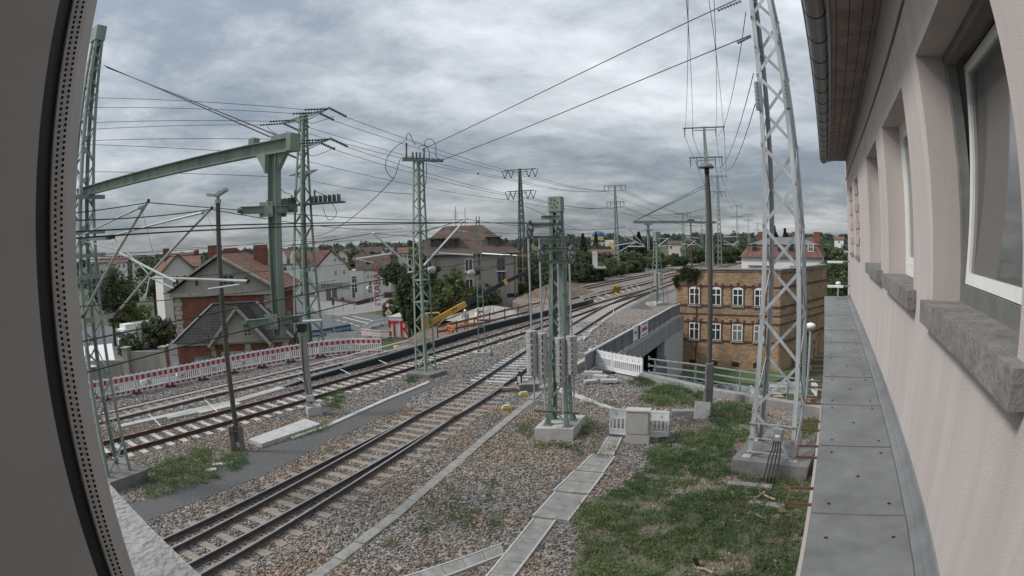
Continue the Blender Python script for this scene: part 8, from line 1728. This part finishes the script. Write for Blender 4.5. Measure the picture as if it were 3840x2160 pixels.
# ---- loose ballast stones near the camera
def stones(name, label, poly, dens, r, m, seed, excl=(), soft=None):
    rs = np.random.RandomState(seed); X = scatter(poly, dens, rs)
    for ex in excl: X = X[~inpoly(X[:, 0], X[:, 1], [(p[0], p[1]) for p in ex])]
    if soft is not None: X = X[soft(X)]
    for pts, hl in SLEEP:
        P = np.array([(p.x, p.y) for p in pts]); D = np.gradient(P, axis=0); D /= np.linalg.norm(D, axis=1)[:, None]; near_ = np.zeros(len(X), bool)
        for s in range(0, len(X), 4000):
            d = X[s:s + 4000, None, :] - P[None]; k = (d ** 2).sum(2).argmin(1); dd = d[np.arange(len(k)), k]; u = dd[:, 0] * D[k, 1] - dd[:, 1] * D[k, 0]; v = (dd * D[k]).sum(1); near_[s:s + 4000] = ((np.abs(u) < hl) & (np.abs(v) < .135)) | ((np.abs(np.abs(u) - .75) < .07) & (np.abs(v) < .5))
        X = X[~near_]
    n = len(X); sz = r * rs.uniform(.6, 1.35, n); cube = np.array([(-1, -1, -1), (1, -1, -1), (1, 1, -1), (-1, 1, -1), (-1, -1, 1), (1, -1, 1), (1, 1, 1), (-1, 1, 1)], float) * .62
    V = cube[None] * (1 + .35 * rs.normal(size=(n, 8, 3)).clip(-1.2, 1.2)) * rs.uniform(.65, 1.15, (n, 1, 3)); a = rs.uniform(0, 2 * np.pi, n); t = rs.uniform(-.7, .7, n); ca_, sa_, ct, st_ = np.cos(a), np.sin(a), np.cos(t), np.sin(t)
    y_ = V[:, :, 1] * ct[:, None] - V[:, :, 2] * st_[:, None]; z_ = V[:, :, 1] * st_[:, None] + V[:, :, 2] * ct[:, None]; x_ = V[:, :, 0]; V = np.stack([x_ * ca_[:, None] - y_ * sa_[:, None], x_ * sa_[:, None] + y_ * ca_[:, None], z_], 2) * sz[:, None, None]
    V[:, :, 0] += X[:, 0, None]; V[:, :, 1] += X[:, 1, None]; V[:, :, 2] += (sz * rs.uniform(.05, .55, n))[:, None] - .004
    F = np.array([(0, 3, 2, 1), (4, 5, 6, 7), (0, 1, 5, 4), (1, 2, 6, 5), (2, 3, 7, 6), (3, 0, 4, 7)]); F = (F[None] + 8 * np.arange(n)[:, None, None]).reshape(-1, 4)
    o = rawmesh(name, V.reshape(-1, 3), F, m); tag(o, label, 'ballast', kind='stuff'); return n
SLEEP = [(near, 1.56), ([p for p in cA if 28 <= p.y < 45], 1.45), ([p for p in c2 if p.y < 45], 1.36), ([p for p in c3], 1.3)]
slabs_x = [[(0.3, 13.3), (2.38, 17.85), (3.12, 17.45), (1.2, 13.0)], [(0.34, 13.4), (-1.5, 8.6), (-.9, 8.4), (.95, 13.2)], [(-.4, 12.1), (-3.5, 9.7), (-3.1, 9.2), (-.3, 11.5)], [(2.5, 17.7), (3.2, 19.5), (3.65, 19.2), (3.0, 17.4)]]
kerb_x = [[(kp[i][0] - .14, kp[i][1] + .05) for i in range(len(kp))] + [(kp[i][0] + .14, kp[i][1] - .05) for i in reversed(range(len(kp)))]]
tr_x = [[tl[i] for i in range(5)] + [tl[i] + Vector((.5, -.3, 0)) for i in reversed(range(5))]]
EX = [PATH, SLABQ] + slabs_x + kerb_x + tr_x
mainp = WEEDS['main'][0]
def thin(X):
    inside = inpoly(X[:, 0], X[:, 1], [(p[0], p[1]) for p in mainp]); v = vnoise(X, .9, 3) * .6 + vnoise(X + 7, 2.7, 8) * .4; return (~inside) | (v < .30)
NEAR = [(-11.5, 6), (2, 7.5), (9, 11.5), (10.6, 17), (9.4, 21.9), (7.6, 24), (-14, 24), (-17, 18), (-16, 10)]
FARP = [(-14, 24), (7.6, 24), (5.9, 26.8), (4.5, 29.5), (4.4, 31), (-7.4, 37.3), (-10.2, 36.9), (-16.6, 29.6), (-20.5, 22.6), (-17, 18)]
FAR2 = [(-7.4, 37.3), (4.4, 31), (10.5, 45), (2.6, 50)]
stones('ballast_stones', 'loose grey and brown ballast stones near the camera', NEAR, 215, .031, M_stone, 1, EX, thin)
stones('ballast_stones', 'loose ballast stones around the middle tracks', FARP, 95, .042, M_stone_g, 2, EX)
stones('ballast_stones', 'loose ballast stones on the bridge deck', FAR2, 45, .055, M_stone_g, 3, [])
